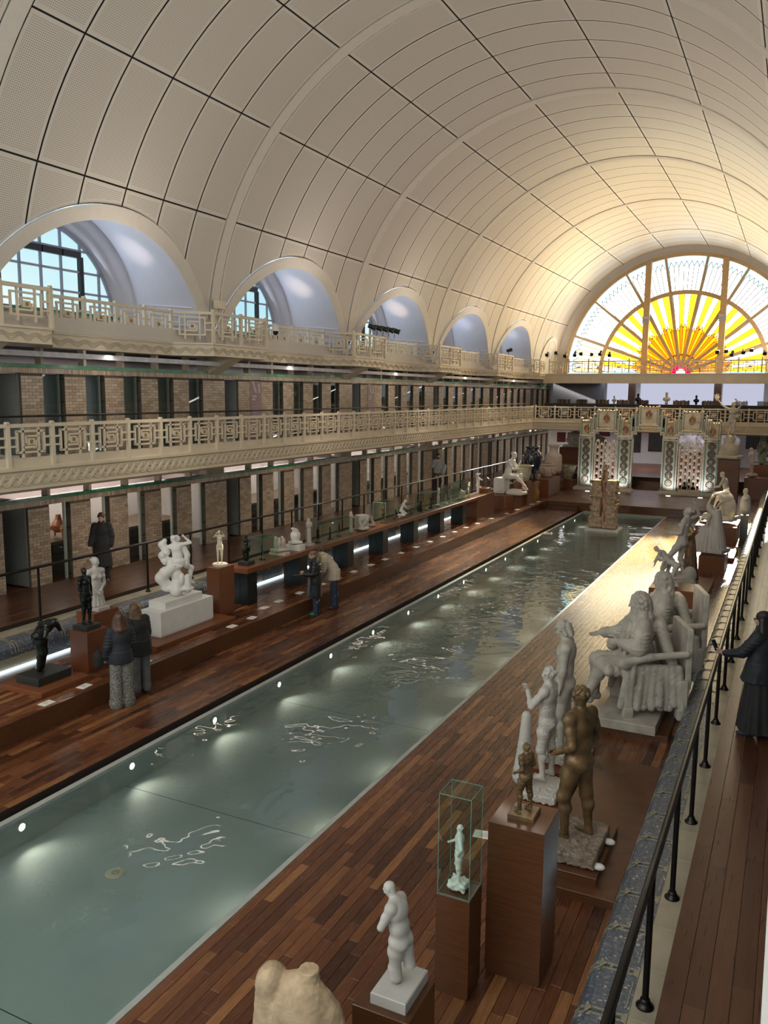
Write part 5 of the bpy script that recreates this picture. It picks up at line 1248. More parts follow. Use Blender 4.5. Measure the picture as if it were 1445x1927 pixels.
onshelf('gilt figure in the wide glass case', 28.0, .46, standing(ra=[(.5, .1, .9), (-.2, .1, 1)]), M['gold'], -120, base=(.14, .14, .05))
onshelf('black figure in the wide glass case', 28.5, .42, draped(), 'bronze', -120, base=(.14, .14, .05))
onshelf('white twisting nude raising both arms over its head', 29.2, .76, standing(tw=35, sp=(.12, 0, 1), sp2=(-.18, -.05, 1), la=[(-.3, .2, .9), (.7, .2, .5)], ra=[(.4, .2, .9), (-.7, .2, .4)])+[ell((0, -.05, .1), (.24, .26, .12))], 'plasterw', -110)
case('pair-wide glass case over small white figures', -12.36, -11.88, 29.75, 30.8, ST, .60)
onshelf('small white figure in the pair-wide case, near one', 30.0, .38, standing(), 'plaster', -110, base=(.13, .13, .05)); onshelf('small white figure in the pair-wide case, far one', 30.5, .34, draped(), 'plaster', -110, base=(.13, .13, .05))
case('tall glass case farthest on the console', -12.38, -11.88, 31.2, 32.1, ST, .72)
onshelf('white seated figure in the farthest glass case', 31.45, .45, kneeling(True, .1), 'plaster', -90, hs=1.2); onshelf('small cream relief head in the farthest glass case', 31.85, .36, grouped(12, 4, .2, .6), 'plastercream', -100, hs=.7)
onshelf('cream standing nude leaning beside the farthest glass case', 32.5, .64, standing(tw=20, sp2=(.2, .1, 1)), 'plastercream', -60)
bow = standing(sp2=(-.1, .05, 1), ra=[(.6, .3, .5), (-.7, .3, .4)], la=[(-.5, .3, -.4), (.6, .5, .4)])
onshelf('white bust of a woman tying a large bow on her hair', 33.65, .92, body(J := skel(fem=True, ra=[(.6, .3, .5), (-.7, .3, .4)], la=[(-.5, .3, -.4), (.6, .5, .4)]), ('lleg', 'rleg'), (), 1.1, False)+head(J, 'bun')+[ell(J['head']+np.array((.17, 0, .12)), (.16, .07, .09), .03), ell(J['head']+np.array((-.14, 0, .14)), (.14, .07, .08), .03), cap((0, 0, .3), (0, 0, .8), .10, .12)], 'plasterw', -110, hs=1.55)
o = MB().bbox(-.22, .22, -.28, .28, 0, .2, .004); tag(o.build('block', M['mahog'], None, (-12.12, 34.5, ST)), 'small wooden block under the round glass vase', 'block')
gv = MB().lathe([(.0, .0), (.14, 0), (.25, .1), (.30, .24), (.27, .37), (.16, .46), (.10, .48), (.12, .52)], 24)
tag(gv.build('glass_vase', glass('frosted_glass', (.80, .78, .74), .2, .1), None, (-12.12, 34.5, ST+.2)), 'round clear glass vase on a small block', 'vase')

# seated white woman on her rounded plinth
m = MB(); pr = [(-.62, 0)]; 
outline = [(-.55, 1.3), (-.55, -1.0)]+[(.0+.55*math.sin(a)*1.0, -1.0-.55*math.cos(a)*.0) for a in ()]
pts = [(-12.5, 36.35), (-11.9, 36.35)]+[(-11.9+.48*math.sin(a), 36.83-.48*math.cos(a)) for a in np.linspace(.2, PI/2, 8)]+[(-11.42, 38.3), (-12.5, 38.3)]
m.poly([(x+12, y-37.3, 0) for x, y in pts], (0, 0, .60)); tag(m.build('plinth', M['mahog_up'], None, (-12, 37.3, PL)), 'round-cornered wooden plinth under the white thinking woman', 'plinth')
J = skel(pel=(0, .05, .62), ground=False, fem=True, sp=(0, .1, 1), sp2=(0, .4, 1), ll=[(-.1, 1, .12), (0, .35, -1)], rl=[(.08, 1, -.02), (0, .75, -.65)], la=[(-.1, .5, -1), (.25, .5, .95)], ra=[(.1, .55, -.9), (-.3, .8, .1)], nk=(0, .45, .9), face=(0, 1, -.45), lf=(0, .8, -.5), rf=(0, .9, -.5))
P = body(J)+head(J, 'bun')
S('white plaster woman sitting in thought on a tall white block', -12.05, 37.35, PL+.60, 1.98, P+[bx((0, -.16, .27), (.24, .20, .27), .01), bx((0, .42, .05), (.26, .28, .05), .01), bx((0, .36, .12), (.2, .2, .05), .01)], 'plasterw', -100, None, None, 1.5)

# vases and pots by the stage
def pot(label, x, y, z, prof, mat, cat='vase', n=28, extra=None, name='vase'):
    o = MB().lathe(prof, n).build(name, M[mat] if isinstance(mat, str) else mat, None, (x, y, z)); tag(o, label, cat, 'large vases near the stage')
    if extra: extra(o)
    return o
ped('wooden pedestal under the pale green pot', -11.95, -11.28, 38.35, 39.1, PL, 1.46)
gp = simple('celadon_glaze', (.46, .45, .33), .25, var=.15, scale=8)
pot('pale green glazed pot with a wide rim', -11.62, 38.75, 1.46, [(0, 0), (.24, 0), (.27, .03), (.33, .3), (.36, .55), (.38, .68), (.47, .72), (.48, .76), (.40, .77), (.36, .7), (.2, .1), (0, .08)], gp)
m = MB(); m.prism([(-.30, 0), (.32, 0), (.36, .3), (.30, .55), (.34, .9), (-.32, .9), (-.28, .5), (-.34, .2)], 'y', -.3, .3); tag(m.build('wood_stump', wood('raw_wood', [(0, (.42, .22, .08)), (1, (.5, .28, .11))], .5, 'z', .5), None, (-11.72, 40.5, PL)), 'split tree stump under the blue vase', 'stump')
bl = nmat('blue_drip_glaze'); tt, bb, NN = bl[1], bl[2], bl[3]; tcn = NN('ShaderNodeTexCoord'); mp = NN('ShaderNodeMapping'); mp.inputs['Scale'].default_value = (6, 6, .9); nn = NN('ShaderNodeTexNoise'); nn.inputs['Scale'].default_value = 1.6
tt.links.new(tcn.outputs['Object'], mp.inputs[0]); tt.links.new(mp.outputs[0], nn.inputs['Vector']); tt.links.new(ramp(tt, NN, nn.outputs['Fac'], [(.35, (.010, .014, .035)), (.52, (.022, .03, .07)), (.62, (.22, .20, .12)), (.75, (.35, .33, .26))]), bb.inputs['Base Color']); bb.inputs['Roughness'].default_value = .18
pot('tall blue vase with drip glaze on a wooden stump', -11.72, 40.5, PL+.9, [(0, 0), (.20, 0), (.24, .1), (.34, .5), (.48, 1.0), (.52, 1.25), (.46, 1.45), (.30, 1.58), (.27, 1.66), (.36, 1.72), (.37, 1.76), (.3, 1.76)], bl[0])
ped('large wooden box carrying the carved jardiniere', -12.6, -11.12, 41.55, 43.85, PL, 1.30)
pot('white tall vase behind the blue vase', -12.15, 42.0, 1.30, [(0, 0), (.25, 0), (.3, .3), (.36, .7), (.34, .95), (.22, 1.12), (.2, 1.18), (.26, 1.22), (.2, 1.22)], 'plasterw')
def jard(o):
    m = MB(); r = random.Random(2)
    for i in range(40): a = r.uniform(0, 6.28); z = r.uniform(.18, .5); m.sphere((.40*math.cos(a), .40*math.sin(a), z), (.07, .06, .08), 6, 4)
    for s in (-1, 1): m.sphere((s*.46, 0, .38), (.08, .08, .1))
    m.build('carved_fruit', M['plasterpink'], o)
pot('cream jardiniere carved with fruit on the wooden box', -11.62, 43.0, 1.30, [(0, 0), (.28, 0), (.30, .06), (.34, .12), (.41, .3), (.40, .5), (.36, .6), (.42, .64), (.42, .68), (.3, .68)], 'plasterpink', extra=jard)
ped('dark wooden pedestal under the ribbed beige vase', -12.3, -11.3, 44.4, 45.3, PL, 1.35, 'walnut')
pot('tall ribbed beige vase with a narrow neck', -11.8, 44.9, 1.35, [(0, 0), (.42, 0), (.46, .2), (.47, .8), (.42, 1.0), (.26, 1.1), (.22, 1.2), (.25, 1.45), (.34, 1.5), (.34, 1.55), (.25, 1.55)], 'plasterpink', n=18)
ped('low wooden pedestal under the wide green bowl', -11.9, -10.95, 45.9, 46.9, PL, .85, 'mahog_up')
pot('wide bowl with green glazed rim', -11.45, 46.4, .85, [(0, 0), (.3, 0), (.34, .05), (.5, .5), (.56, .66), (.54, .68), (.62, .78), (.64, .84), (.56, .84)], simple('green_rim_glaze', (.30, .27, .17), .3, var=.3))
ped('dark panelled wall block under the stone relief', -13.2, -10.5, 51.6, 52.4, .97, 2.35, 'walnut', 'block', 'block')
S('large weathered stone relief of reclining figures', -11.6, 52.0, 2.35, 1.1, [ell((0, 0, .35), (1.1, .25, .36)), bx((0, 0, .06), (1.2, .3, .07)), ell((-.6, -.1, .55), (.4, .25, .3)), ell((.3, -.12, .5), (.5, .25, .28)), cap((-.4, -.25, .4), (.5, -.25, .25), .12, .1), ell((.0, -.1, .75), (.18, .18, .16), .03), ell((.75, -.1, .4), (.3, .2, .2))], 'plastergrey', 0, None, None, 1.0, .03, name='relief', cat='relief')

# ceramic tower standing in the pool
tr_ = random.Random(5); P = []
for s, h in ((-1, 2.05), (1, 2.0)):
    z = 0.0
    while z < h-.1:
        dz = tr_.uniform(.12, .26); P.append(bx((s*.295+tr_.uniform(-.02, .02), tr_.uniform(-.02, .02), z+dz/2), (.22+.12*max(0, .5-z)+tr_.uniform(-.06, .03), .27+tr_.uniform(-.05, .03), dz/2), .03)); z += dz
    for i in range(16): P.append(ell((s*(.46+tr_.uniform(-.06, .08)), tr_.uniform(-.25, .05), tr_.uniform(.2, h)), (.09, .09, .06), .02))
rs = bpy.data.materials.new('pink_crust'); M['crust'] = simple('sandy_ceramic', (.48, .36, .25), .6, var=.28, scale=9, bump=.5, bscale=25); M['crustp'] = simple('copper_pink_glaze', (.62, .30, .20), .3, var=.3, scale=14, bump=.4)
ct = S('tall crusty two-part ceramic tower standing in the pool', -7.1, 35.75, -.06, 2.10, P, 'crust', 0, None, None, 2.1, .025, [('copper_seam', [cap((0, -.22, .02), (.03, -.2, 1.0), .05, .04), cap((.03, -.2, 1.0), (-.02, -.2, 1.95), .04, .05)], 'crustp'), ('spire', [cap((-.06, .12, 1.8), (-.06, .12, 2.62), .17, .08), neg(bx((-.06, -.02, 2.2), (.05, .2, .22), .02))], 'crust')], name='ceramic_tower', cat='sculpture')
tag(MB().bbox(-.7, .7, -.6, .6, 0, .08, .01).build('slab', M['white'], None, (-7.08, 35.75, -.14)), 'white slab under the ceramic tower in the pool', 'slab')

# ---------- right side
M['stonebase'] = simple('brownish_stone', (.24, .185, .14), .7, var=.3, scale=14, bump=.4)
ped('tall wooden pedestal under the small bronze man', -2.2, -1.69, 6.61, 7.12, PL, 1.83, 'walnut')
J = skel(tw=-8, la=[(-.22, -.28, -.95), (.16, .8, -.55)], ra=[(.3, -.2, -.9), (-.2, .55, -.75)], ll=[(-.08, .22, -1), (-.02, -.08, -1)], rl=[(.1, -.12, -1), (.03, -.1, -1)], face=(.25, 1, -.15))
Pman = body(J, (), 'rl', 1.22)+head(J, 'short')
S('small rough bronze man standing on a square base', -1.95, 6.87, 1.83, .69, body(J, (), 'rl', 1.25, False)+head(J, 'short'), 'bronzeb', 76, (.24, .24, .045), None, rough=.02, q=.8)
ped('slim wooden pedestal under the glass case with the white figurine', -2.51, -2.20, 6.17, 6.48, PL, 1.30, 'walnut')
case('tall glass case over a white plaster figurine', -2.50, -2.21, 6.18, 6.47, 1.30, .92, None, .005)
J = skel(la=[(-.55, -.15, -.7), (.35, .3, -.8)], ra=[(.35, .1, -.9), (-.3, .75, -.1)], ll=[(-.1, .05, -1), (0, -.05, -1)], rl=[(.1, .12, -1), (0, -.1, -1)], face=(.5, 1, -.2))
S('white plaster figurine with hand on hip inside the glass case', -2.36, 6.32, 1.30, .60, body(J, (), '', 1.25, False)+head(J, 'short'), 'plasterw', 112, (.16, .15, .07, 'rock'), None, q=.8)
ped('wooden pedestal under the white armless torso', -2.66, -2.2, 4.92, 5.42, PL, 1.08, 'walnut')
J = skel(sp=(.0, .02, 1), sp2=(.08, .30, 1), tw=12, la=[(-.4, .3, -.85), (0, .4, -1)], ra=[(.25, .25, -.9), (-.1, .5, -1)], ll=[(.06, .12, -1), (0, 0, -1)], rl=[(-.02, -.3, -1), (0, 0, -1)], nk=(0, .55, .85), face=(-.15, .9, -.5))
P = body(J, ('rfore', 'lfore', 'lshin', 'rshin'), (), 1.32)+head(J)+[cap(J['lk'], J['lk']+np.array((0, -.02, -.12)), .095, .10), neg(ell(J['rk']+np.array((0, .0, -.06)), .10, .02))]
S('white plaster man bowing his head, without forearms, cut at the knees', -2.40, 5.2, 1.08, .86, P, 'plaster', 84, (.29, .42, .09), 'plaster', 1.2, q=.7)
ped('wooden pedestal under the tan stump bust', -2.95, -2.38, 3.9, 4.5, PL, 1.20, 'walnut')
J = skel(la=[(-.75, .1, .3), (-.3, .2, .9)], ra=[(.6, .2, -.7), (0, .3, -1)], nk=(0, 0, 1))
P = [ell((0, 0, .38), (.27, .17, .34)), ell((-.22, .0, .60), (.115, .13, .14), .03), cap((-.22, .0, .58), (-.25, 0, .25), .12, .12), cap((.06, .02, .6), (.07, .02, .755), .085, .075, .02), neg(bx((.07, .02, .80), (.14, .14, .05), .008)), ell((.24, .02, .40), (.08, .10, .12), .03), cap((.2, .02, .55), (.3, .03, .36), .05, .045), ell((.1, .13, .42), (.12, .06, .12)), ell((-.08, .13, .42), (.12, .06, .12)), neg(cap((-.12, -.14, .62), (-.02, -.12, .72), .03, .02))]
S('tan terracotta torso fragment with neck and shoulder stumps', -2.68, 4.22, 1.20, .64, P, 'terracotta', 10, None, None, .76, .006, q=.7)
# big double platform of the bronze man
tag(MB().bbox(-.47, .47, -1.72, 1.72, 0, .10, .006).build('platform', M['walnut'], None, (-1.78, 9.78, PL)), 'large flat wooden platform under the bronze man', 'platform')
tag(MB().bbox(-.34, .34, -.60, .60, 0, .09, .006).build('plinth', M['walnut'], None, (-1.88, 8.84, PL+.10)), 'smaller wooden plinth directly under the bronze man', 'plinth')
brz = S('life-size brown bronze man seen from behind with clenched fists', -1.90, 8.78, PL+.19, 1.90, Pman, 'bronzeb', 74, (.62, .86, .12, 'rock'), 'stonebase', q=.8)
for i, y in enumerate((8.42, 8.98)):
    o = inst(sdf_mesh('plug', [ell((0, 0, .04), (.07, .05, .035))], .01, M['plasterw']), 'plaster_plug', None, (-1.553, y, PL+.19)); tag(o, ['near white plaster wedge at the foot of the bronze man', 'far white plaster wedge at the foot of the bronze man'][i], 'wedge', 'plaster wedges')
tag(MB().bbox(-.34, .34, -.52, .52, 0, .11, .005).build('plinth', M['mahog'], None, (-2.62, 10.0, PL)), 'pale lit wooden plinth under the white man with raised fist', 'plinth')
J = skel(la=[(-.3, .55, -.75), (.25, .35, .95)], ra=[(.15, -.05, -1), (0, .1, -1)], ll=[(-.06, .12, -1), (0, -.1, -1)], rl=[(.06, -.1, -1), (0, -.06, -1)], tw=-5, face=(.1, 1, 0))
P = body(J, (), 'l', 1.16)+head(J, 'short', curls=36)+[cap((-.12, .34, 0), (-.16, .30, .55), .15, .10), cap((-.16, .30, .55), (-.17, .28, 1.02), .10, .075)]
S('pale plaster man resting an elbow on a trunk with his fist raised', -2.58, 10.0, PL+.11, 1.72, P, 'plaster', 90, (.44, .62, .10, 'rock'), None, rough=.004, q=.85)
tag(MB().bbox(-.34, .34, -.5, .5, 0, .14, .005).build('plinth', M['mahog'], None, (-2.62, 11.1, PL)), 'dark wooden plinth under the tall bowed youth', 'plinth')
J = skel(sp2=(0, -.04, 1), la=[(-.08, .05, -1), (0, .12, -1)], ra=[(.08, -.02, -1), (0, .1, -1)], ll=[(-.02, .05, -1), (0, -.05, -1)], rl=[(.03, -.05, -1), (0, -.05, -1)], nk=(0, .35, 1), face=(-.05, 1, -.4))
S('tall grey-beige plaster youth with bowed head', -2.64, 11.1, PL+.14, 2.02, body(J, (), 'l', 1.12)+head(J, 'bob'), 'plastergrey', 97, (.5, .6, .16, 'rock'), None, q=.85)
# seated men in armchairs
def seated_man(seed, lean=0, high=False):
    J = skel(pel=(0, 0, .56), ground=False, sp=(0, -.12, 1), sp2=(0, .02, 1), ll=[(-.16, 1, .05), (0, .45, -1)], rl=[(.2, 1, -.05), (.02, .05, -1)], la=[(-.45, .25, -.85), (.55, .75, .15), (.5, .8, -.1)], ra=[(.35, .55, -.85), (.05, .98, -.02), (.1, .9, -.35)] if not high else [(.3, .1, -1), (-.35, .85, .05)], nk=(.03, .12, 1), face=(.1, 1, 0.0))
    P = body(J, (), (), 1.12)+head(J, 'long', curls=70, seed=seed); hc, f, r, u = J['head'], J['face'], J['hr'], J['hup']; rn = random.Random(seed)
    for i in range(60):
        s = rn.choice((-1, 1)); z = rn.uniform(-.36, .06); P.append(ell(hc+r*s*rn.uniform(.07, .14)+u*z-f*rn.uniform(.0, .10), (.028, .028, .034), .008))
    # coat, cuffs, drapery
    for n in 'lr':
        S_, E, Wt = J[n+'s'], J[n+'e'], J[n+'w']; P += [cap(S_, E, .085, .105, .03), cap(E, Wt-(Wt-E)*.25, .085, .068, .03)]
        for k in range(5): a = S_+(E-S_)*(.3+.16*k); P.append(ell(a, (.108, .108, .02), .02, np.eye(3)))
    P += [ell(J['chest'], (.22, .175, .22)), ell(J['waist'], (.22, .18, .18)), ell(J['pel']+np.array((0, .05, 0)), (.28, .24, .15)), ell(hc-f*.045-u*.07, (.135, .12, .20), .03), ell(hc-f*.02-u*.20+r*.12, (.075, .07, .13), .02), ell(hc-f*.02-u*.20-r*.12, (.075, .07, .13), .02)]
    for k in range(26):
        a = rn.uniform(-1.3, 1.3); z = rn.uniform(.2, 1.0); q0 = J['chest']+np.array((math.sin(a)*.21, math.cos(a)*.16, .12)); P.append(cap(q0, q0+np.array((math.sin(a)*.06, math.cos(a)*.05, -.30*z-.15)), .022, .016, .02))
    for k, nm in enumerate('lr'):
        hp, K = J[nm+'p'], J[nm+'k']; P.append(cap(hp, K, .14, .105)); P.append(cap(K, J[nm+'a'], .08, .058)); P += [cap(hp+(K-hp)*(.25+.2*j)+np.array((-.1, 0, -.04)), hp+(K-hp)*(.3+.2*j)+np.array((.1, 0, .02)), .07, .075, .015) for j in range(4)]
        ft = J[nm+'a']; P += [cap(ft+np.array((0, -.04, -.05)), ft+np.array((0, .17, -.05)), .05, .04, .02), ell(ft+np.array((0, .05, .0)), (.05, .04, .03))]
    for k in range(9):
        a = -.5+k*.14; P.append(cap((-.30, a*.5-.17, .58), (-.36+.02*(k % 3), a*.62-.16, .12+.05*(k % 2)), .055, .045, .03)); P.append(cap((.28, a*.5-.17, .58), (.34, a*.6-.16, .15), .055, .045, .03))
    for k in range(6): P.append(cap((-.1+.05*k, -.24, 1.05), (-.28+.11*k, -.50, .2), .07, .06, .04))
    P += [cap(J['chest']+np.array((.03*k-.03, .13, .12)), J['waist']+np.array((.04*k-.04, .16, -.12)), .025, .02, .01) for k in (0, 1, 2)]
    ch = [bx((0, -.02, .40), (.34, .33, .05)), bx((0, -.40, .76 if high else .70), (.33, .035, .44 if high else .36), .01)]
    for sx in (-1, 1):
        ch += [bx((sx*.34, .28, .22), (.045, .045, .22)), bx((sx*.34, .28, .05), (.06, .06, .06)), bx((sx*.34, -.34, .22), (.05, .05, .24)), bx((sx*.34, -.34, .05), (.065, .065, .06)), cap((sx*.36, -.36, .78), (sx*.38, .05, .74), .04, .04, .02), cap((sx*.38, .05, .74), (sx*.38, .30, .68), .045, .05, .02), ell((sx*.38, .34, .65), (.055, .075, .075), .02), cap((sx*.36, .24, .42), (sx*.37, .24, .66), .035, .035, .02)]
        ch += [ell((sx*.33, y, .12), (.04, .05, .05), .01) for y in (-.2, -.1, 0, .1, .2)]
    ch = [tuple((a+np.array((0, -.13, 0)) if (isinstance(a, np.ndarray) and a.shape == (3,) and i in ((1, 2) if q[0] == 'c' else (1,))) else a) for i, a in enumerate(q)) for q in ch]
    return P, ch
tag(MB().bbox(-.64, .64, -1.95, 1.95, 0, .10, .006).build('platform', M['walnut'], None, (-2.04, 14.6, PL)), 'long wooden platform under the two seated wigged men', 'platform')
P, ch = seated_man(3)
wig = S('grey plaster man in a long curled wig sitting in a scrolled armchair', -2.03, 13.35, PL+.10, 2.06, P, 'plastergrey', 112, (.90, 1.54, .14), None, 1.5, .004, [('armchair', ch, 'plastergrey')], q=.8)
P, ch = seated_man(11, high=True)
cur = S('grey plaster man with thick curls in a high-backed chair behind the first seated man', -1.95, 15.3, PL+.10, 2.02, P, 'plastergrey', 108, (.9, 1.4, .14), None, 1.5, .004, [('armchair', ch, 'plastergrey')])
# crouching couple
ped('wooden pedestal under the crouching nude couple', -2.95, -1.86, 20.76, 21.7, PL, .92)
J1 = skel(pel=(.0, -.15, .55), ground=False, sp=(0, .75, .5), sp2=(0, .95, .25), fem=True, ll=[(-.1, .35, -1), (0, -.55, -.8)], rl=[(.1, .5, -.9), (0, -.4, -.9)], la=[(-.2, .3, -1), (0, .1, -1)], ra=[(.15, .4, -.9), (0, .2, -1)], nk=(0, .9, .0), face=(0, .2, -1))
J2 = skel(pel=(.38, .25, .62), ground=False, sp=(-.05, .6, .75), sp2=(0, .8, .6), ll=[(-.1, .6, -.8), (0, -.3, -1)], rl=[(.1, .3, -1), (0, -.3, -1)], la=[(-.3, .3, -.9), (0, .3, -1)], ra=[(.2, .6, -.6), (0, .5, -.9)], nk=(0, .8, .4), face=(0, .7, -.7))
S('white plaster nude couple crouching and leaning forward', -2.46, 21.2, .92, .92, body(J1, (), (), 1.1)+head(J1, 'bun')+body(J2, (), (), 1.1)+head(J2, 'short')+[ell((.2, .1, .06), (.5, .6, .08))], 'plaster', 80, None, None, .95)
# dancer
tag(MB().bbox(-.55, .55, -1.15, 1.15, 0, .16, .006).build('plinth', M['mahog'], None, (-2.28, 23.4, PL)), 'low wooden plinth under the white dancer and the dark draped woman', 'plinth')
J = skel(fem=True, sp=(0, -.1, 1), sp2=(0, -.16, 1), la=[(-.2, .15, -1), (.1, .95, -.15), (.2, 1, .2)], ra=[(.25, -.3, .2), (-.4, .2, .8)], ll=[(-.05, .55, -.85), (0, -.5, -.9)], rl=[(.05, .1, -1), (0, -.2, -1)], face=(-.4, 1, .1), lf=(0, .6, -.8))
S('white plaster dancing nude bending one knee on a rocky base', -2.46, 22.75, PL+.16, 2.36, body(J, (), (), 1.0)+head(J, 'bun')+[ell((.0, -.05, -.08), (.3, .34, .16)), ell((.12, -.2, .1), (.16, .16, .22)), ell((.15, .05, .02), (.2, .2, .16))], 'plaster', 78, None, None, 1.9, .006)
J = skel(fem=True, sp2=(0, .12, 1), nk=(0, .4, 1), face=(0, 1, -.3), la=[(-.1, .3, -1), (.4, .8, .1)], ra=[(.1, .3, -1), (-.4, .8, .0)])
S('dark brown draped woman standing behind the dancer', -2.36, 24.2, PL+.16, 1.52, body(J, ('lleg', 'rleg'))+head(J, 'long')+[skirt(J['chest'], (0, -.02, 0), .15, .28, 12, .08, .03, .9)], 'bronzeb', 80)
# draped woman with long hair
ped('wooden pedestal under the seated veiled woman', -2.30, -1.58, 25.9, 27.6, PL, .86)
J = skel(pel=(0, 0, .55), ground=False, fem=True, sp=(0, .05, 1), sp2=(0, .18, 1), ll=[(-.1, .8, -.3), (0, 0, -1)], rl=[(.1, .8, -.3), (0, 0, -1)], la=[(-.1, .2, -1), (.3, .6, -.4)], ra=[(.1, .2, -1), (-.3, .7, -.3)], nk=(0, .4, .9), face=(0, 1, -.4))
P = body(J, ('lfoot', 'rfoot'))+head(J, 'long')+[skirt((0, .12, .75), (0, .16, .0), .2, .42, 15, .08, .04, 1.0), skirt((0, -.08, 1.25), (0, -.16, .1), .12, .3, 17, .06, .03, .8), bx((0, 0, .05), (.36, .42, .06))]
S('white plaster veiled woman seated with long falling drapery', -2.0, 26.6, .86, 1.50, P, 'plaster', 75, None, None, 1.5)
tag(MB().bbox(-.3, .3, -1.1, 1.1, 0, .14, .006).build('plinth', M['mahog'], None, (-1.75, 29.2, PL)), 'low dark plinth beyond the veiled woman', 'plinth')
# mermaid group
ped('long wooden pedestal under the mermaid group', -2.95, -1.58, 31.15, 33.4, PL, 1.03)
J1 = skel(pel=(.1, 0, .26), ground=False, fem=True, sp=(0, -.1, 1), sp2=(0, .05, 1), ll=[(-.1, 1, .15), (0, .5, -.6)], rl=[(.1, .9, -.1), (-.1, -.9, -.1)], la=[(-.4, .4, -.7), (0, .4, -.8)], ra=[(.3, -.2, -.9), (.2, -.3, -.9)], nk=(0, .2, 1))
J2 = skel(pel=(.25, -.1, 1.15), ground=False, sp=(0, .05, 1), sp2=(0, .3, 1), ll=[(-.2, 1, -.15), (-.1, .55, -1)], rl=[(.1, .8, -.5), (0, .3, -1)], la=[(-.15, .4, -.8), (.1, .7, -.2)], ra=[(.2, -.2, -1), (.1, .3, -.9)], nk=(0, .45, .9), face=(0, 1, -.5), lf=(0, .7, -.7))
P = body(J1)+head(J1, 'mid')+body(J2)+head(J2, 'short')+[ell((0, .1, .06), (.5, .75, .09)), ell((.3, -.2, .5), (.28, .3, .5)), ell((.25, -.1, .9), (.25, .3, .25)), cap((.0, .6, .12), (-.3, -.5, .12), .14, .1), cap((-.3, -.5, .12), (.3, -.7, .2), .1, .06)]
S('cream plaster youth sitting on a rock above a reclining mermaid', -2.2, 32.2, 1.03, 1.85, P, 'plastercream', 80, None, None, 2.1, .006)
S('small weathered stone bust beside the mermaid group', -1.43, 33.0, PL+.9, 1.0, [cap((0, 0, 0), (0, 0, .5), .3, .25), ell((0, 0, .62), (.32, .2, .2)), cap((0, 0, .7), (0, .03, .9), .1, .1), ell((0, .04, 1.0), (.12, .14, .16))], 'plastergrey', 90, None, None, 1.15, .012, name='bust', cat='bust')
ped('narrow grey block under the weathered bust', -1.56, -1.30, 32.8, 33.2, PL, PL+.9, 'grey', 'block', 'block')
# tall woman with raised arm
ped('very tall wooden pedestal under the woman with the raised flower', -3.30, -2.32, 44.05, 45.0, PL, 2.50)
J = skel(fem=True, sp=(.1, 0, 1), sp2=(-.1, -.08, 1), ra=[(.75, .1, .45), (.75, .1, .85)], la=[(-.5, .2, .7), (.6, .1, .6)], ll=[(-.05, .3, -.95), (.1, -.5, -.85)], rl=[(.1, .12, -1), (-.1, -.35, -1)], face=(.2, 1, .25), nk=(.1, -.1, 1))
P = body(J)+head(J, 'bun')+[ell((.02, -.1, -.25), (.35, .33, .35)), ell((.1, -.12, .05), (.22, .22, .3)), bx((0, 0, -.55), (.46, .42, .06)), cap((-.1, 0, .2), (.3, -.1, -.45), .12, .2)]
w_ = J['rw']+J['rh']*.16
for i in range(9): a = i*2*PI/9; P.append(cap(w_, w_+np.array((math.cos(a)*.14, .04*math.sin(3*i), math.sin(a)*.14+.06)), .035, .02, .02))
S('white plaster woman raising a flower high above a rocky base', -2.82, 44.5, 2.50, 3.25, P, 'plastercream', 165, None, None, 2.7, .006)
# figures beyond
ped('broad wooden pedestal beyond the tall statue', -2.15, -.95, 46.2, 47.2, PL, 1.45)
S('pale pink plaster woman stepping down beside a rock', -1.85, 46.6, 1.45, 1.55, standing(True, 10, sp2=(.15, .15, 1))+[ell((.1, -.1, .1), (.3, .35, .15))], 'plasterpink', 120)
ped('low dark pedestal under the mossy group', -2.0, -1.0, 49.3, 50.2, .97, 1.9, 'mahog_up')
S('mossy green and yellow glazed group on a dark pedestal', -1.5, 49.7, 1.9, 1.7, grouped(21, 6, .32, 1.3)+[cap((0, 0, .2), (0, 0, 1.5), .22, .15)], simple('moss_glaze', (.17, .18, .12), .35, var=.4, scale=6), 120, None, None, 1.7, .02)

# ---------- far rooms: pictures, panels, library
M['pic'] = simple('red_picture', (.10, .016, .012), .5, var=.3, scale=3); M['picd'] = simple('dark_picture', (.03, .028, .024), .4, var=.4, scale=3); M['frame'] = simple('dark_frame', (.03, .02, .014), .4)
def picture(label, x, z, w, h, mat, y=59.08):
    t = empty('picture', (x, y, z), 0, label, 'picture', 'pictures on the far wall'); MB().box(-w/2, w/2, -.03, 0, 0, h).build('picture_frame', M['frame'], t); MB().box(-w/2+.05, w/2-.05, -.04, -.03, .05, h-.05).build('canvas', M[mat], t)
for i, x in enumerate((-15.0, -14.25, -13.2, -12.65)): picture(f'small dark red picture on the far wall, {ORD[i]} from the left' if i else 'small dark red picture on the far wall, leftmost', x, 2.25, .62 if i < 2 else .48, .7 if i < 2 else .5, 'pic')
picture('large dark framed painting seen through the left arch of the gate', -10.2, 1.7, 1.5, 1.9, 'picd'); picture('dark framed painting left of the gateway opening', -8.5, 1.8, .9, 1.9, 'picd'); picture('wide dark painting right of the tall statue', -1.6, 2.2, 2.4, 1.3, 'picd')
picture('pair of red pictures above the stone relief', -11.95, 2.75, .75, .6, 'pic')
ped('dark red wooden block beyond the gateway', -7.0, -5.2, 55.0, 56.0, .97, 1.9, 'mahog_up', 'block', 'block')
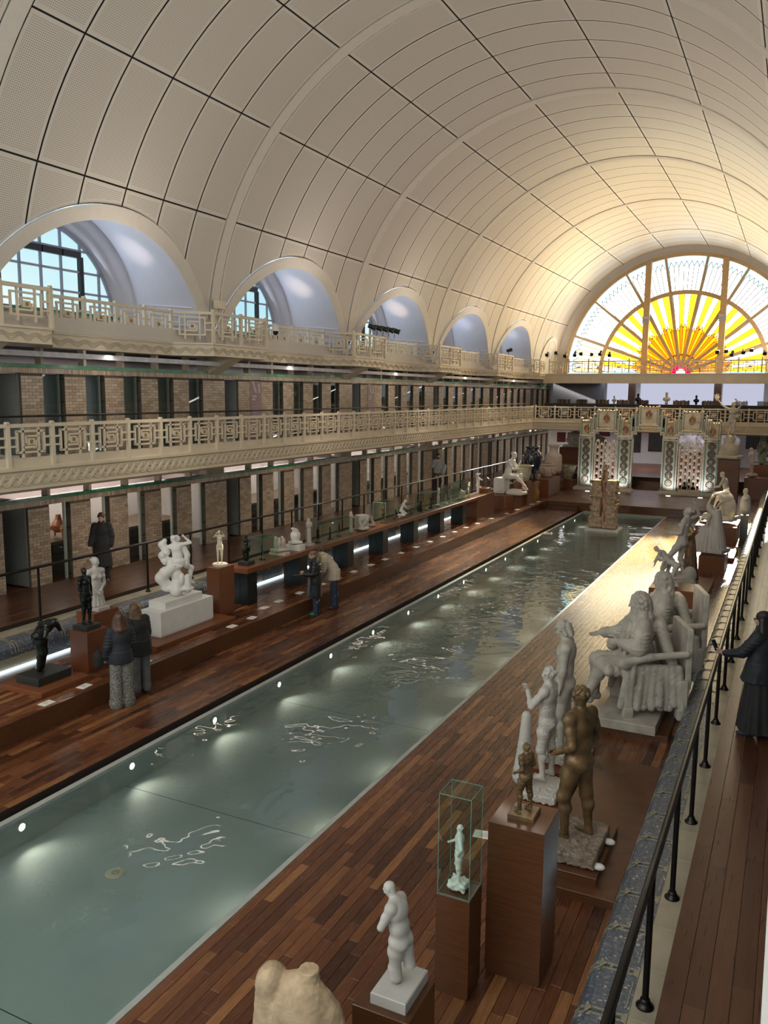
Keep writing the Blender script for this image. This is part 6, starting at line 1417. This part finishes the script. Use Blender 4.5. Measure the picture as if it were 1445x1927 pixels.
S('large dark and white relief of tangled figures seen through the right arch', -5.0, 56.6, 1.9, 1.45, grouped(31, 9, .75, .9)+[ell((s*.9, 0, .5), (.5, .25, .4)) for s in (-1, 1)], simple('two_tone_stone', (.34, .31, .31), .6, var=.5, scale=2.2), 0, None, None, 1.2, .03, name='relief', cat='relief')
ped('pale wall block under the tangled relief', -6.6, -3.4, 56.3, 57.0, .97, 1.9, 'white', 'block', 'block')
M['pale'] = emis('backlit_panel', (.66, .68, .85), .75)
for i, (x0, x1) in enumerate(((-11.6, -10.2), (-9.4, -4.8), (-4.3, -1.9))):
    o = MB().box(x0, x1, 57.5, 57.55, 4.05, 6.45).build('light_panel', M['pale']); tag(o, ['narrow backlit panel behind the library, leftmost', 'wide backlit panel in the middle behind the library', 'backlit panel behind the library, rightmost'][i], 'panel', 'backlit panels')
tag(MB().box(-15.3, -11.75, 57.4, 57.5, 4.05, 6.5).build('curtain', M['greyb']), 'grey pleated curtain wall left of the backlit panels', 'curtain')
for i, x in enumerate((-9.85, -4.55)): tag(MB().bbox(-.22, .22, -.22, .22, 0, 2.55, .01).build('column', M['brown'], None, (x, 57, 4.05)), ['brown square column left of the wide backlit panel', 'brown square column right of the wide backlit panel'][i], 'column', 'library columns')
tag(MB().bbox(-7.2, 7.2, -.4, .4, 0, 1.03, .01).build('library_cabinet', M['dark'], None, (-7.2, 52.5, 4.05)), 'long dark library cabinet behind the far balustrade', 'cabinet')
bks = [simple('book_%d' % i, c, .6) for i, c in enumerate(((.05, .04, .03), (.16, .12, .08), (.24, .20, .14), (.03, .03, .035), (.30, .17, .05)))]
rb_ = random.Random(9); bms = [MB().box(-.02, .02, -.11, .11, 0, h).mesh('book', bks[i]) for i, h in enumerate((.26, .24, .28, .25, .22))]
nb = 0
for x0, n in ((-13.6, 14), (-12.4, 12), (-11.2, 14), (-9.9, 12), (-8.6, 10), (-6.6, 16), (-5.0, 12), (-3.2, 12), (-2.0, 12)):
    where = {-13.6: 'at the far left of the cabinet', -12.4: 'second row from the left', -11.2: 'left of the small white bust', -9.9: 'between the small white bust and the left black bust', -8.6: 'just right of the left black bust', -6.6: 'right of the large cream bust', -5.0: 'right of the right black bust', -3.2: 'behind the flower-raising statue', -2.0: 'at the far right of the cabinet'}[x0]
    for j in range(n):
        o = inst(bms[rb_.randrange(5)], 'book', None, (x0+.058*j, 52.36-.02*rb_.random(), 5.08)); tag(o, 'small upright library book '+where, 'book', 'library books '+where)
for i, (x, h, mt, lb) in enumerate(((-10.15, .5, 'plaster', 'small white bust on the library cabinet'), (-8.72, .66, 'bronze', 'black bust on the library cabinet, left one'), (-7.05, .76, 'plastercream', 'large cream bust in the middle of the library cabinet'), (-5.36, .58, 'bronze', 'black bust on the library cabinet, right one'))):
    S(lb, x, 52.6, 5.08, h, [cap((0, 0, 0), (0, 0, .12), .14, .1), ell((0, 0, .32), (.32, .18, .2)), cap((0, 0, .4), (0, .02, .62), .10, .09), ell((0, .03, .76), (.125, .14, .17), .03)], mt, 180, None, None, .93, name='bust', cat='bust', group='busts on the library cabinet')

# ---------- stage lamps along the upper balustrades
lb = MB(); lb.tube([(0, 0, 0), (0, .30, 0)], [.085, .10], 12); lb.box(-.11, .11, .30, .34, -.1, .1); lbm = lb.mesh('lamp_body', M['lamp']); yk = MB(); yk.tube([(-.12, .12, 0), (-.12, .12, -.2), (.12, .12, -.2), (.12, .12, 0)], .012, 6); yk.tube([(0, .12, -.2), (0, .12, -.34)], .015, 6); ykm = yk.mesh('yoke', M['lamp'])
def stagelamp(x, y, z, rz, tilt, label, group):
    o = inst(lbm, 'stage_lamp', None, (x, y, z)); o.rotation_euler = (tilt, 0, rz); tag(o, label, 'stage lamp', group); q = inst(ykm, 'yoke', o); q.rotation_euler = (-tilt*.8, 0, 0); return o
for i, x in enumerate((-14.9, -14.3, -13.7, -13.1, -12.65, -12.0, -11.45, -10.9, -4.45, -4.05, -3.65, -3.1, -2.55, -1.95, -1.35)):
    stagelamp(x, 54.35, 8.32+.06*math.sin(i*2.3), PI+.4*math.sin(i*3.1), -.5+.3*math.sin(i*1.7), f'black stage lamp on the far balcony rail, {ORD[i]} from the left' if i else 'black stage lamp on the far balcony rail, leftmost', 'stage lamps on the far balcony')
for i in range(5): stagelamp(-15.0+.05*i, 28.85+.42*i, 8.19-.01*i, -1.1, -.35, f'black stage lamp on the third balcony step, {ORD[i]} one', 'stage lamps on the third balcony step')
stagelamp(-15.1, 46.2, 8.05, -1.2, .3, 'single black stage lamp on the fifth balcony step', None)
t = empty('security_camera', (-14.72, 22.05, 7.55), 0, 'white dome security camera hanging outside the second balcony step', 'camera'); MB().tube([(-.25, 0, .12), (0, 0, .14)], .03, 8).build('bracket', M['white'], t); MB().lathe([(.0, .16), (.09, .14), (.11, .05), (.105, -.06)], 16).build('housing', M['white'], t); MB().lathe([(.095, -.06), (.08, -.14), (.04, -.18), (0, -.185)], 14).build('dome', M['lamp'], t)
tag(MB().bbox(-.07, .07, -.2, .2, -.12, .12, .01).build('junction_box', M['cream'], None, (-15.30, 20.02, 8.12)), 'small cream junction box at the foot of the vault rib', 'box')

# ---------- ceramics in the showroom windows
M['orange'] = simple('orange_ceramic', (.52, .19, .07), .35, var=.1); M['zebra'] = simple('black_white_ceramic', (.25, .25, .25), .3, var=.9, scale=7); M['tan'] = simple('tan_ceramic', (.34, .22, .13), .5, var=.2)
for k in range(3):
    y0 = 14.0+8.26*k; t = tag(empty('display_table', (-17.2, y0, ZW), 0, ['brown display table behind the near showroom windows', 'brown display table behind the second row of showroom windows', 'brown display table behind the third row of showroom windows'][k], 'table', 'display tables'))
    MB().bbox(-.9, .7, 0, 5.6, .78, .86, .01).build('table_top', M['brown'], t); m = MB(); m.box(-.85, .62, .05, 5.5, 0, .78); m.build('table_base', M['dark'], t)
TZ = ZW+.86
house = [bx((0, 0, .28), (.2, .2, .06)), cap((0, 0, .34), (0, 0, .5), .22, .09, .01), bx((0, 0, .56), (.06, .06, .08))]+[cap((sx*.2, sy*.2, .25), (sx*.26, sy*.26, .0), .045, .03, .01) for sx in (-1, 1) for sy in (-1, 1)]
def ceram(label, x, y, h, prims, mat, hs): S(label, x, y, TZ, h, prims, mat, 20, None, None, hs, name='ceramic', cat='ceramic', group='ceramics in the showroom')
ceram('orange house-shaped ceramic lantern on legs', -16.85, 15.15, .62, house, 'orange', .66)
ceram('small dark red cup stack beside the orange lantern', -16.7, 14.45, .34, [cap((0, 0, 0), (0, 0, .1), .1, .06), cap((0, 0, .16), (0, 0, .25), .08, .14), cap((0, 0, .3), (0, 0, .4), .06, .1)], 'pic', .5)
ceram('black and white striped jug', -16.75, 16.75, .42, [ell((0, 0, .2), (.15, .13, .2)), cap((0, 0, .35), (.02, 0, .5), .07, .09), cap((.14, 0, .25), (.1, 0, .45), .03, .03)], 'zebra', .55)
ceram('grey shallow dish behind the striped jug', -17.1, 17.3, .16, [ell((0, 0, .06), (.3, .3, .06)), cap((0, 0, 0), (0, 0, .04), .1, .12)], 'tan', .14)
ceram('black and white vase with a knotted neck', -16.75, 18.35, .72, [ell((0, 0, .15), (.16, .16, .15)), ell((.04, 0, .42), (.12, .1, .14), .03), ell((0, 0, .62), (.05, .05, .14), .03), ell((.03, 0, .8), (.09, .09, .06), .02)], 'zebra', .86)
ceram('tall tan waisted vase', -16.8, 19.75, 1.0, [ell((0, 0, .22), (.2, .2, .22)), cap((0, 0, .4), (0, 0, 1.0), .11, .24, .03)], 'tan', 1.2)
for i, (y, mt) in enumerate(((23.3, 'plastercream'), (24.6, 'orange'), (26.0, 'zebra'), (27.4, 'tan'), (31.6, 'plasterw'), (33.0, 'zebra'), (34.3, 'tan'))):
    ceram(f'{["cream", "orange", "striped", "tan", "white", "dappled", "brown"][i]} vase deep in the {"second" if y < 29 else "third"} row of showroom windows', -16.8, y, .5+.08*(i % 3), [ell((0, 0, .2), (.16, .16, .2)), cap((0, 0, .35), (0, 0, .55), .06, .1, .03)], mt, .65)

# ================================================================== PEOPLE
M['skin'] = simple('skin', (.50, .32, .24), .5, var=.06); M['blackc'] = simple('black_cloth', (.010, .010, .012), .75, var=.3, bump=.15); M['navy'] = simple('navy_jacket', (.014, .017, .025), .7, var=.25)
M['puffer'] = simple('black_puffer', (.012, .013, .017), .35, var=.3); M['jeans'] = simple('blue_jeans', (.025, .045, .095), .75, var=.2); M['jeansg'] = simple('grey_jeans', (.12, .125, .13), .8, var=.2)
def patt():
    m, t, b, N = nmat('patterned_cloth'); g = N('ShaderNodeTexCoord'); v = N('ShaderNodeTexNoise'); v.inputs['Scale'].default_value = 70; v.inputs['Detail'].default_value = 3; t.links.new(g.outputs['Object'], v.inputs['Vector'])
    t.links.new(ramp(t, N, v.outputs['Fac'], [(.42, (.045, .045, .042)), (.58, (.30, .29, .26))]), b.inputs['Base Color']); b.inputs['Roughness'].default_value = .8; return m
M['patt'] = patt(); M['greyw'] = simple('grey_knit', (.30, .30, .31), .85, var=.1); M['beige'] = simple('beige_jacket', (.50, .42, .33), .8, var=.08); M['mustard'] = simple('mustard_scarf', (.30, .25, .05), .85, var=.2)
M['hairb'] = simple('brown_hair', (.075, .030, .014), .5, var=.4, scale=30); M['hairk'] = simple('black_hair', (.012, .010, .009), .4, var=.3); M['hairl'] = simple('light_brown_hair', (.20, .13, .07), .5, var=.3, scale=30); M['hairm'] = simple('chestnut_hair', (.11, .05, .022), .5, var=.35, scale=30)
M['shoew'] = simple('white_shoe', (.55, .55, .53), .5); M['shoet'] = simple('teal_shoe', (.02, .16, .13), .6); M['shoeb'] = simple('brown_shoe', (.07, .032, .018), .5); M['shoetan'] = simple('tan_shoe', (.22, .14, .08), .6); M['shoen'] = simple('navy_shoe', (.02, .03, .05), .6)
M['blue'] = simple('blue_lanyard', (.01, .20, .36), .6); M['or'] = simple('orange_badge', (.8, .25, .03), .5); M['badge'] = simple('badge_white', (.6, .65, .68), .4)
def trousers(J, w0=.10, w1=.07, w2=.06, flare=0):
    P = [ell(J['pel']+J['sp']*.03, (.165, .125, .13), .05, [J['hax'], J['hfront'], J['sp']])]
    for n in 'rl':
        hp, K, A = J[n+'p'], J[n+'k'], J[n+'a']; P += [cap(hp, K, w0, w1, .04), cap(K, A+(A-K)*.02, w1, w2+flare, .03)]
        for i in range(3): P.append(ell(A+(K-A)*(.03+.07*i)+J[n+'f']*.012, (w2+flare+.008, w2+flare+.008, .02), .02))
    return P
def shoes(J, n):
    A, f = J[n+'a'], J[n+'f']; d = np.array((0, 0, -1.))
    return [cap(A-f*.035+d*.04, A+f*.10+d*.045, .040, .036, .02), cap(A+f*.08+d*.046, A+f*.155+d*.05, .038, .027, .02), cap(A-f*.01, A+f*.03+d*.03, .045, .04, .02)]
def jacket(J, bot, r=.19, arm=.066, collar=True, depth=.15, folds=0):
    ax = [J['sax'], J['front'], J['sp2']]; P = [ell(J['chest'], (r, depth, .21), .05, ax), ell(J['waist'], (r, depth, .2), .05, ax), cap(J['rs']-J['sax']*.03, J['ls']+J['sax']*.03, .08, .08, .05), ell(J['pel']+J['sp']*.02, (r+.005, depth+.01, .14), .06, [J['hax'], J['hfront'], J['sp']])]
    if bot < J['pel'][2]-.08:
        c = J['pel']; P.append(skirt(c+np.array((0, 0, .12)), (c[0]+J['hfront'][0]*.03, c[1]+J['hfront'][1]*.03, bot), r-.01, r+.045, 9, .03, .05, .85))
    for n in 'rl':
        S_, E, Wt = J[n+'s'], J[n+'e'], J[n+'w']; P += [cap(S_, E, arm+.012, arm, .04), cap(E, Wt-(Wt-E)*.04, arm, arm-.02, .03)]
        for k in range(4): P.append(ell(E+(S_-E)*(.1+.2*k), (arm+.012, arm+.012, .022), .03)); P.append(ell(E+(Wt-E)*(.15+.2*k), (arm+.002, arm+.002, .02), .03))
    if collar: P.append(cap(J['neck']-J['sp2']*.02, J['neck']+J['hup']*.035, .095, .085, .03))
    for k in range(folds): P.append(ell(J['chest']+J['sp2']*(.15-.095*k), (r+.012, depth+.012, .034), .02, ax))
    return P
def longhair(J, L, w=1.0, curly=False, seed=0):
    c, u, f, r = J['head'], J['hup'], J['face'], J['hr']; ax = [r, f, u]; P = [ell(c+u*.032-f*.014, (.090, .104, .098), .02, ax)]; rn = random.Random(seed)
    for q in np.linspace(-1, 1, 7):
        a = c+u*.01-f*(.07-.05*abs(q))+r*q*.078*w; b = a-np.array((0, 0, L*.55))-f*.05*(1-abs(q)*.5)+r*q*.03*w; e = a-np.array((0, 0, L*rn.uniform(.88, 1.05)))-f*.05+r*q*.035*w
        P += [cap(a, b, .045, .055, .03), cap(b, e, .052, .02, .03)]
    if curly:
        for i in range(90): q = rn.uniform(-1, 1); z = rn.uniform(0, 1); P.append(ell(c-f*(.10-.06*abs(q)+.03*z)+r*q*(.085+.035*z)*w-np.array((0, 0, L*z-.06)), (.024, .024, .028), .008))
    return P
def person(label, x, y, z, h, rz, J, parts, vox=None, mat='skin', hair_on=None, fem=True, hands=True):
    """top-level body mesh, clothes and hair as its children"""
    P = body(J, (), (), .86, hands)+head(J); v = vox or max(.008, dist(x, y, z+1)*.00062)
    me = sdf_mesh('person', P, v, M[mat]); s = h/1.75
    o = inst(me, 'person', None, (x, y, z), math.radians(rz), (s, s, s)); tag(o, label, 'person')
    for nm, pr, mt, *k in parts: inst(sdf_mesh(nm, pr, v*(k[0] if k else 1), M[mt]), nm, o)
    return o
# two girls with their backs turned
J = skel(fem=True, la=[(-.25, -.08, -1), (-.05, .35, -.9)], ra=[(.15, .1, -1), (-.3, .9, -.1)], ll=[(-.03, .0, -1), (-.02, -.03, -1)], rl=[(.04, .06, -1), (.02, 0, -1)], nk=(0, .12, 1), face=(.1, 1, -.2))
person('girl with long curly brown hair, navy jacket and wide patterned trousers, seen from behind', -10.43, 10.62, 0, 1.70, 58, J, [('jacket', jacket(J, .86, .19, .07), 'navy'), ('trousers', trousers(J, .115, .105, .10, .02), 'patt'), ('hair', longhair(J, .40, 1.0, True, 3), 'hairb'), ('shoe', shoes(J, 'r'), 'shoew'), ('shoe', shoes(J, 'l'), 'shoew')])
t = inst(sdf_mesh('bag', [ell((0, 0, 0), (.08, .13, .15), .03), bx((0, 0, -.02), (.06, .12, .11), .03), cap((0, .05, .1), (.01, .05, .25), .010), cap((0, -.05, .1), (.01, -.05, .25), .010)], .012, M['blackc']), 'shoulder_bag', None, (-10.76, 10.41, .90), math.radians(60)); tag(t, 'small black shoulder bag at the side of the girl in patterned trousers', 'bag')
J = skel(fem=True, sp2=(-.10, .10, 1), la=[(-.15, .2, -1), (.2, .8, .1)], ra=[(.12, .0, -1), (-.05, .3, -1)], ll=[(-.02, .05, -1), (0, -.02, -1)], rl=[(.05, .1, -1), (0, -.06, -1)], nk=(-.12, .35, 1), face=(-.2, 1, -.5))
person('girl with long straight hair, black jacket and grey jeans, head bent to her friend', -10.62, 11.32, 0, 1.68, 70, J, [('jacket', jacket(J, .78, .195, .07), 'blackc'), ('trousers', trousers(J, .10, .085, .08), 'jeansg'), ('hair', longhair(J, .42, 1.0), 'hairm'), ('shoe', shoes(J, 'r'), 'shoetan'), ('shoe', shoes(J, 'l'), 'shoetan')])
# couple looking at the statuettes
J = skel(fem=True, sp2=(0, .06, 1), la=[(-.12, .15, -1), (.25, .9, -.05), (.1, 1, .1)], ra=[(.12, .15, -1), (-.25, .9, -.05), (-.1, 1, .1)], ll=[(-.03, .05, -1), (0, -.05, -1)], rl=[(.04, -.05, -1), (0, -.03, -1)], nk=(0, .45, 1), face=(0, 1, -.6))
person('woman in a long black quilted coat and green shoes looking down at her phone', -10.62, 17.62, 0, 1.62, 118, J, [('coat', jacket(J, .52, .205, .08, True, .165, 4), 'puffer'), ('trousers', trousers(J, .09, .065, .058), 'jeans'), ('hair', hairp(J, 'bun'), 'hairl'), ('shoe', shoes(J, 'r'), 'shoet'), ('shoe', shoes(J, 'l'), 'shoet')])
tag(MB().box(-.04, .04, -.075, .075, 0, .01).build('phone', M['lamp'], None, (-11.06, 17.36, 1.02), math.radians(118)), 'black phone in the hands of the woman in the quilted coat', 'phone')
J = skel(sp=(0, .25, 1), sp2=(0, .62, .85), la=[(-.1, .1, -1), (.1, .5, -.8)], ra=[(.12, -.05, -1), (0, .3, -1)], ll=[(-.02, .08, -1), (0, -.1, -1)], rl=[(.04, -.06, -1), (0, -.06, -1)], nk=(0, .8, .6), face=(0, .9, -.8), fem=True)
person('person in a beige jacket with mustard scarf bending towards the console', -10.52, 18.38, 0, 1.72, 118, J, [('jacket', jacket(J, .80, .20, .075), 'beige'), ('trousers', trousers(J, .095, .07, .062), 'jeans'), ('hair', hairp(J, 'short')+[ell(J['head']-J['face']*.08, .07, .02)], 'hairb'), ('scarf', [cap(J['neck']+J['sax']*.09, J['neck']-J['sax']*.09, .055, .055, .03), ell(J['neck']+J['front']*.06, (.11, .08, .07)), cap(J['neck']+J['front']*.10, J['neck']+J['front']*.10+np.array((.02, .02, -.45)), .055, .05), cap(J['neck']+J['front']*.11+J['sax']*.05, J['neck']+J['front']*.1+np.array((.05, .03, -.62)), .045, .05)], 'mustard'), ('shoe', shoes(J, 'r'), 'shoeb'), ('shoe', shoes(J, 'l'), 'shoeb')])
# visitor in a black coat behind the left rail
J = skel(fem=True, la=[(-.2, -.05, -1), (.05, .3, -1)], ra=[(.2, .1, -1), (.2, .6, -.7)], nk=(0, .2, 1), face=(.1, 1, -.3), ll=[(-.03, .1, -1), (0, -.1, -1)], rl=[(.03, -.1, -1), (0, -.1, -1)])
person('visitor with short dark hair in a long black coat walking behind the left rail', -14.95, 14.75, ZW, 1.66, -140, J, [('coat', jacket(J, .42, .20, .078, True, .16), 'blackc'), ('trousers', trousers(J, .09, .065, .058), 'blackc'), ('hair', hairp(J, 'short')+hairp(J, 'bun'), 'hairb'), ('shoe', shoes(J, 'r'), 'shoeb'), ('shoe', shoes(J, 'l'), 'shoeb')])
# man in a grey sweater
J = skel(la=[(-.2, .1, -1), (.3, .55, -.5)], ra=[(.25, .35, -.9), (-.45, .5, .95)], nk=(0, .1, 1), face=(0, 1, -.1), ll=[(-.03, .15, -1), (.06, -.12, -1)], rl=[(.03, -.1, -1), (-.06, -.15, -1)])
person('bearded man in a grey sweater, hand at his mouth, behind the far rail', -15.0, 36.1, ZW, 1.80, -140, J, [('sweater', jacket(J, .86, .205, .07, False, .15), 'greyw'), ('trousers', trousers(J, .095, .068, .055), 'blackc'), ('hair', hairp(J, 'short'), 'hairk'), ('beard', [ell(J['head']-J['hup']*.075+J['face']*.05, (.058, .055, .05))], 'hairk'), ('folded_coat', [cap(J['le']+np.array((-.05, .02, .05)), J['lw']+np.array((-.02, .02, -.1)), .09, .1)], 'greyw'), ('shoe', shoes(J, 'r'), 'shoew'), ('shoe', shoes(J, 'l'), 'shoew')])
# attendant by the right rail
J = skel(fem=True, la=[(-.25, .55, -.8), (.12, .95, -.28), (.1, 1, .05)], ra=[(.18, -.15, -1), (.0, .1, -1)], nk=(0, .02, 1), face=(-.1, 1, .12), ll=[(-.02, .10, -1), (0, -.02, -1)], rl=[(.05, -.16, -1), (0, -.22, -1)], lf=(-.2, 1, 0))
pel = J['pel']; ch = J['chest']; fr = J['front']
person('woman with long black hair, black skirt and blue lanyard holding the right rail', -.20, 11.95, 1.0, 1.70, 72, J, [('jacket', jacket(J, .80, .20, .072, True, .16), 'navy'), ('skirt', [skirt(J['waist'], (pel[0], pel[1]-.03, .10), .15, .30, 9, .05, .03, .9)], 'blackc'), ('hair', longhair(J, .48, 1.15, False, 8), 'hairk'),
   ('lanyard', [cap(J['neck']+J['sax']*.08+fr*.06, ch+fr*.17+J['sp2']*-.05, .008, .008, .002), cap(J['neck']-J['sax']*.09+fr*.06, ch+fr*.17+J['sp2']*-.05, .008, .008, .002)], 'blue', .8), ('badge', [bx(ch+fr*.175-J['sp2']*.12, (.04, .008, .055), .005, [J['sax'], fr, J['sp2']])], 'badge', .8), ('pin', [ell(ch+fr*.16+J['sax']*.08+J['sp2']*.03, (.03, .012, .03))], 'or', .8),
   ('glasses', [cap(J['head']+J['face']*.096-J['hr']*.06+J['hup']*.01, J['head']+J['face']*.096+J['hr']*.06+J['hup']*.01, .012, .012, .004), cap(J['head']+J['face']*.094+J['hr']*.066+J['hup']*.012, J['head']+J['face']*.0+J['hr']*.08+J['hup']*.012, .007, .007, .003), cap(J['head']+J['face']*.094-J['hr']*.066+J['hup']*.012, J['head']+J['face']*.0-J['hr']*.08+J['hup']*.012, .007, .007, .003)], 'lamp', .8), ('shoe', shoes(J, 'r'), 'shoen'), ('shoe', shoes(J, 'l'), 'shoen')], .009)
hw = Matrix.Translation((-.20, 11.95, 1.0)) @ Matrix.Rotation(math.radians(72), 4, 'Z') @ Vector(tuple(float(v)*1.70/1.75 for v in (J['lw']+J['lh']*.09)))
o = MB().box(-.037, .037, -.006, .006, -.02, .13).build('phone', M['lamp'], None, hw+Vector((-.04, 0, .03)), math.radians(60)); o.rotation_euler[0] = -.5; tag(o, 'black phone upright in the hand of the woman at the right rail', 'phone')
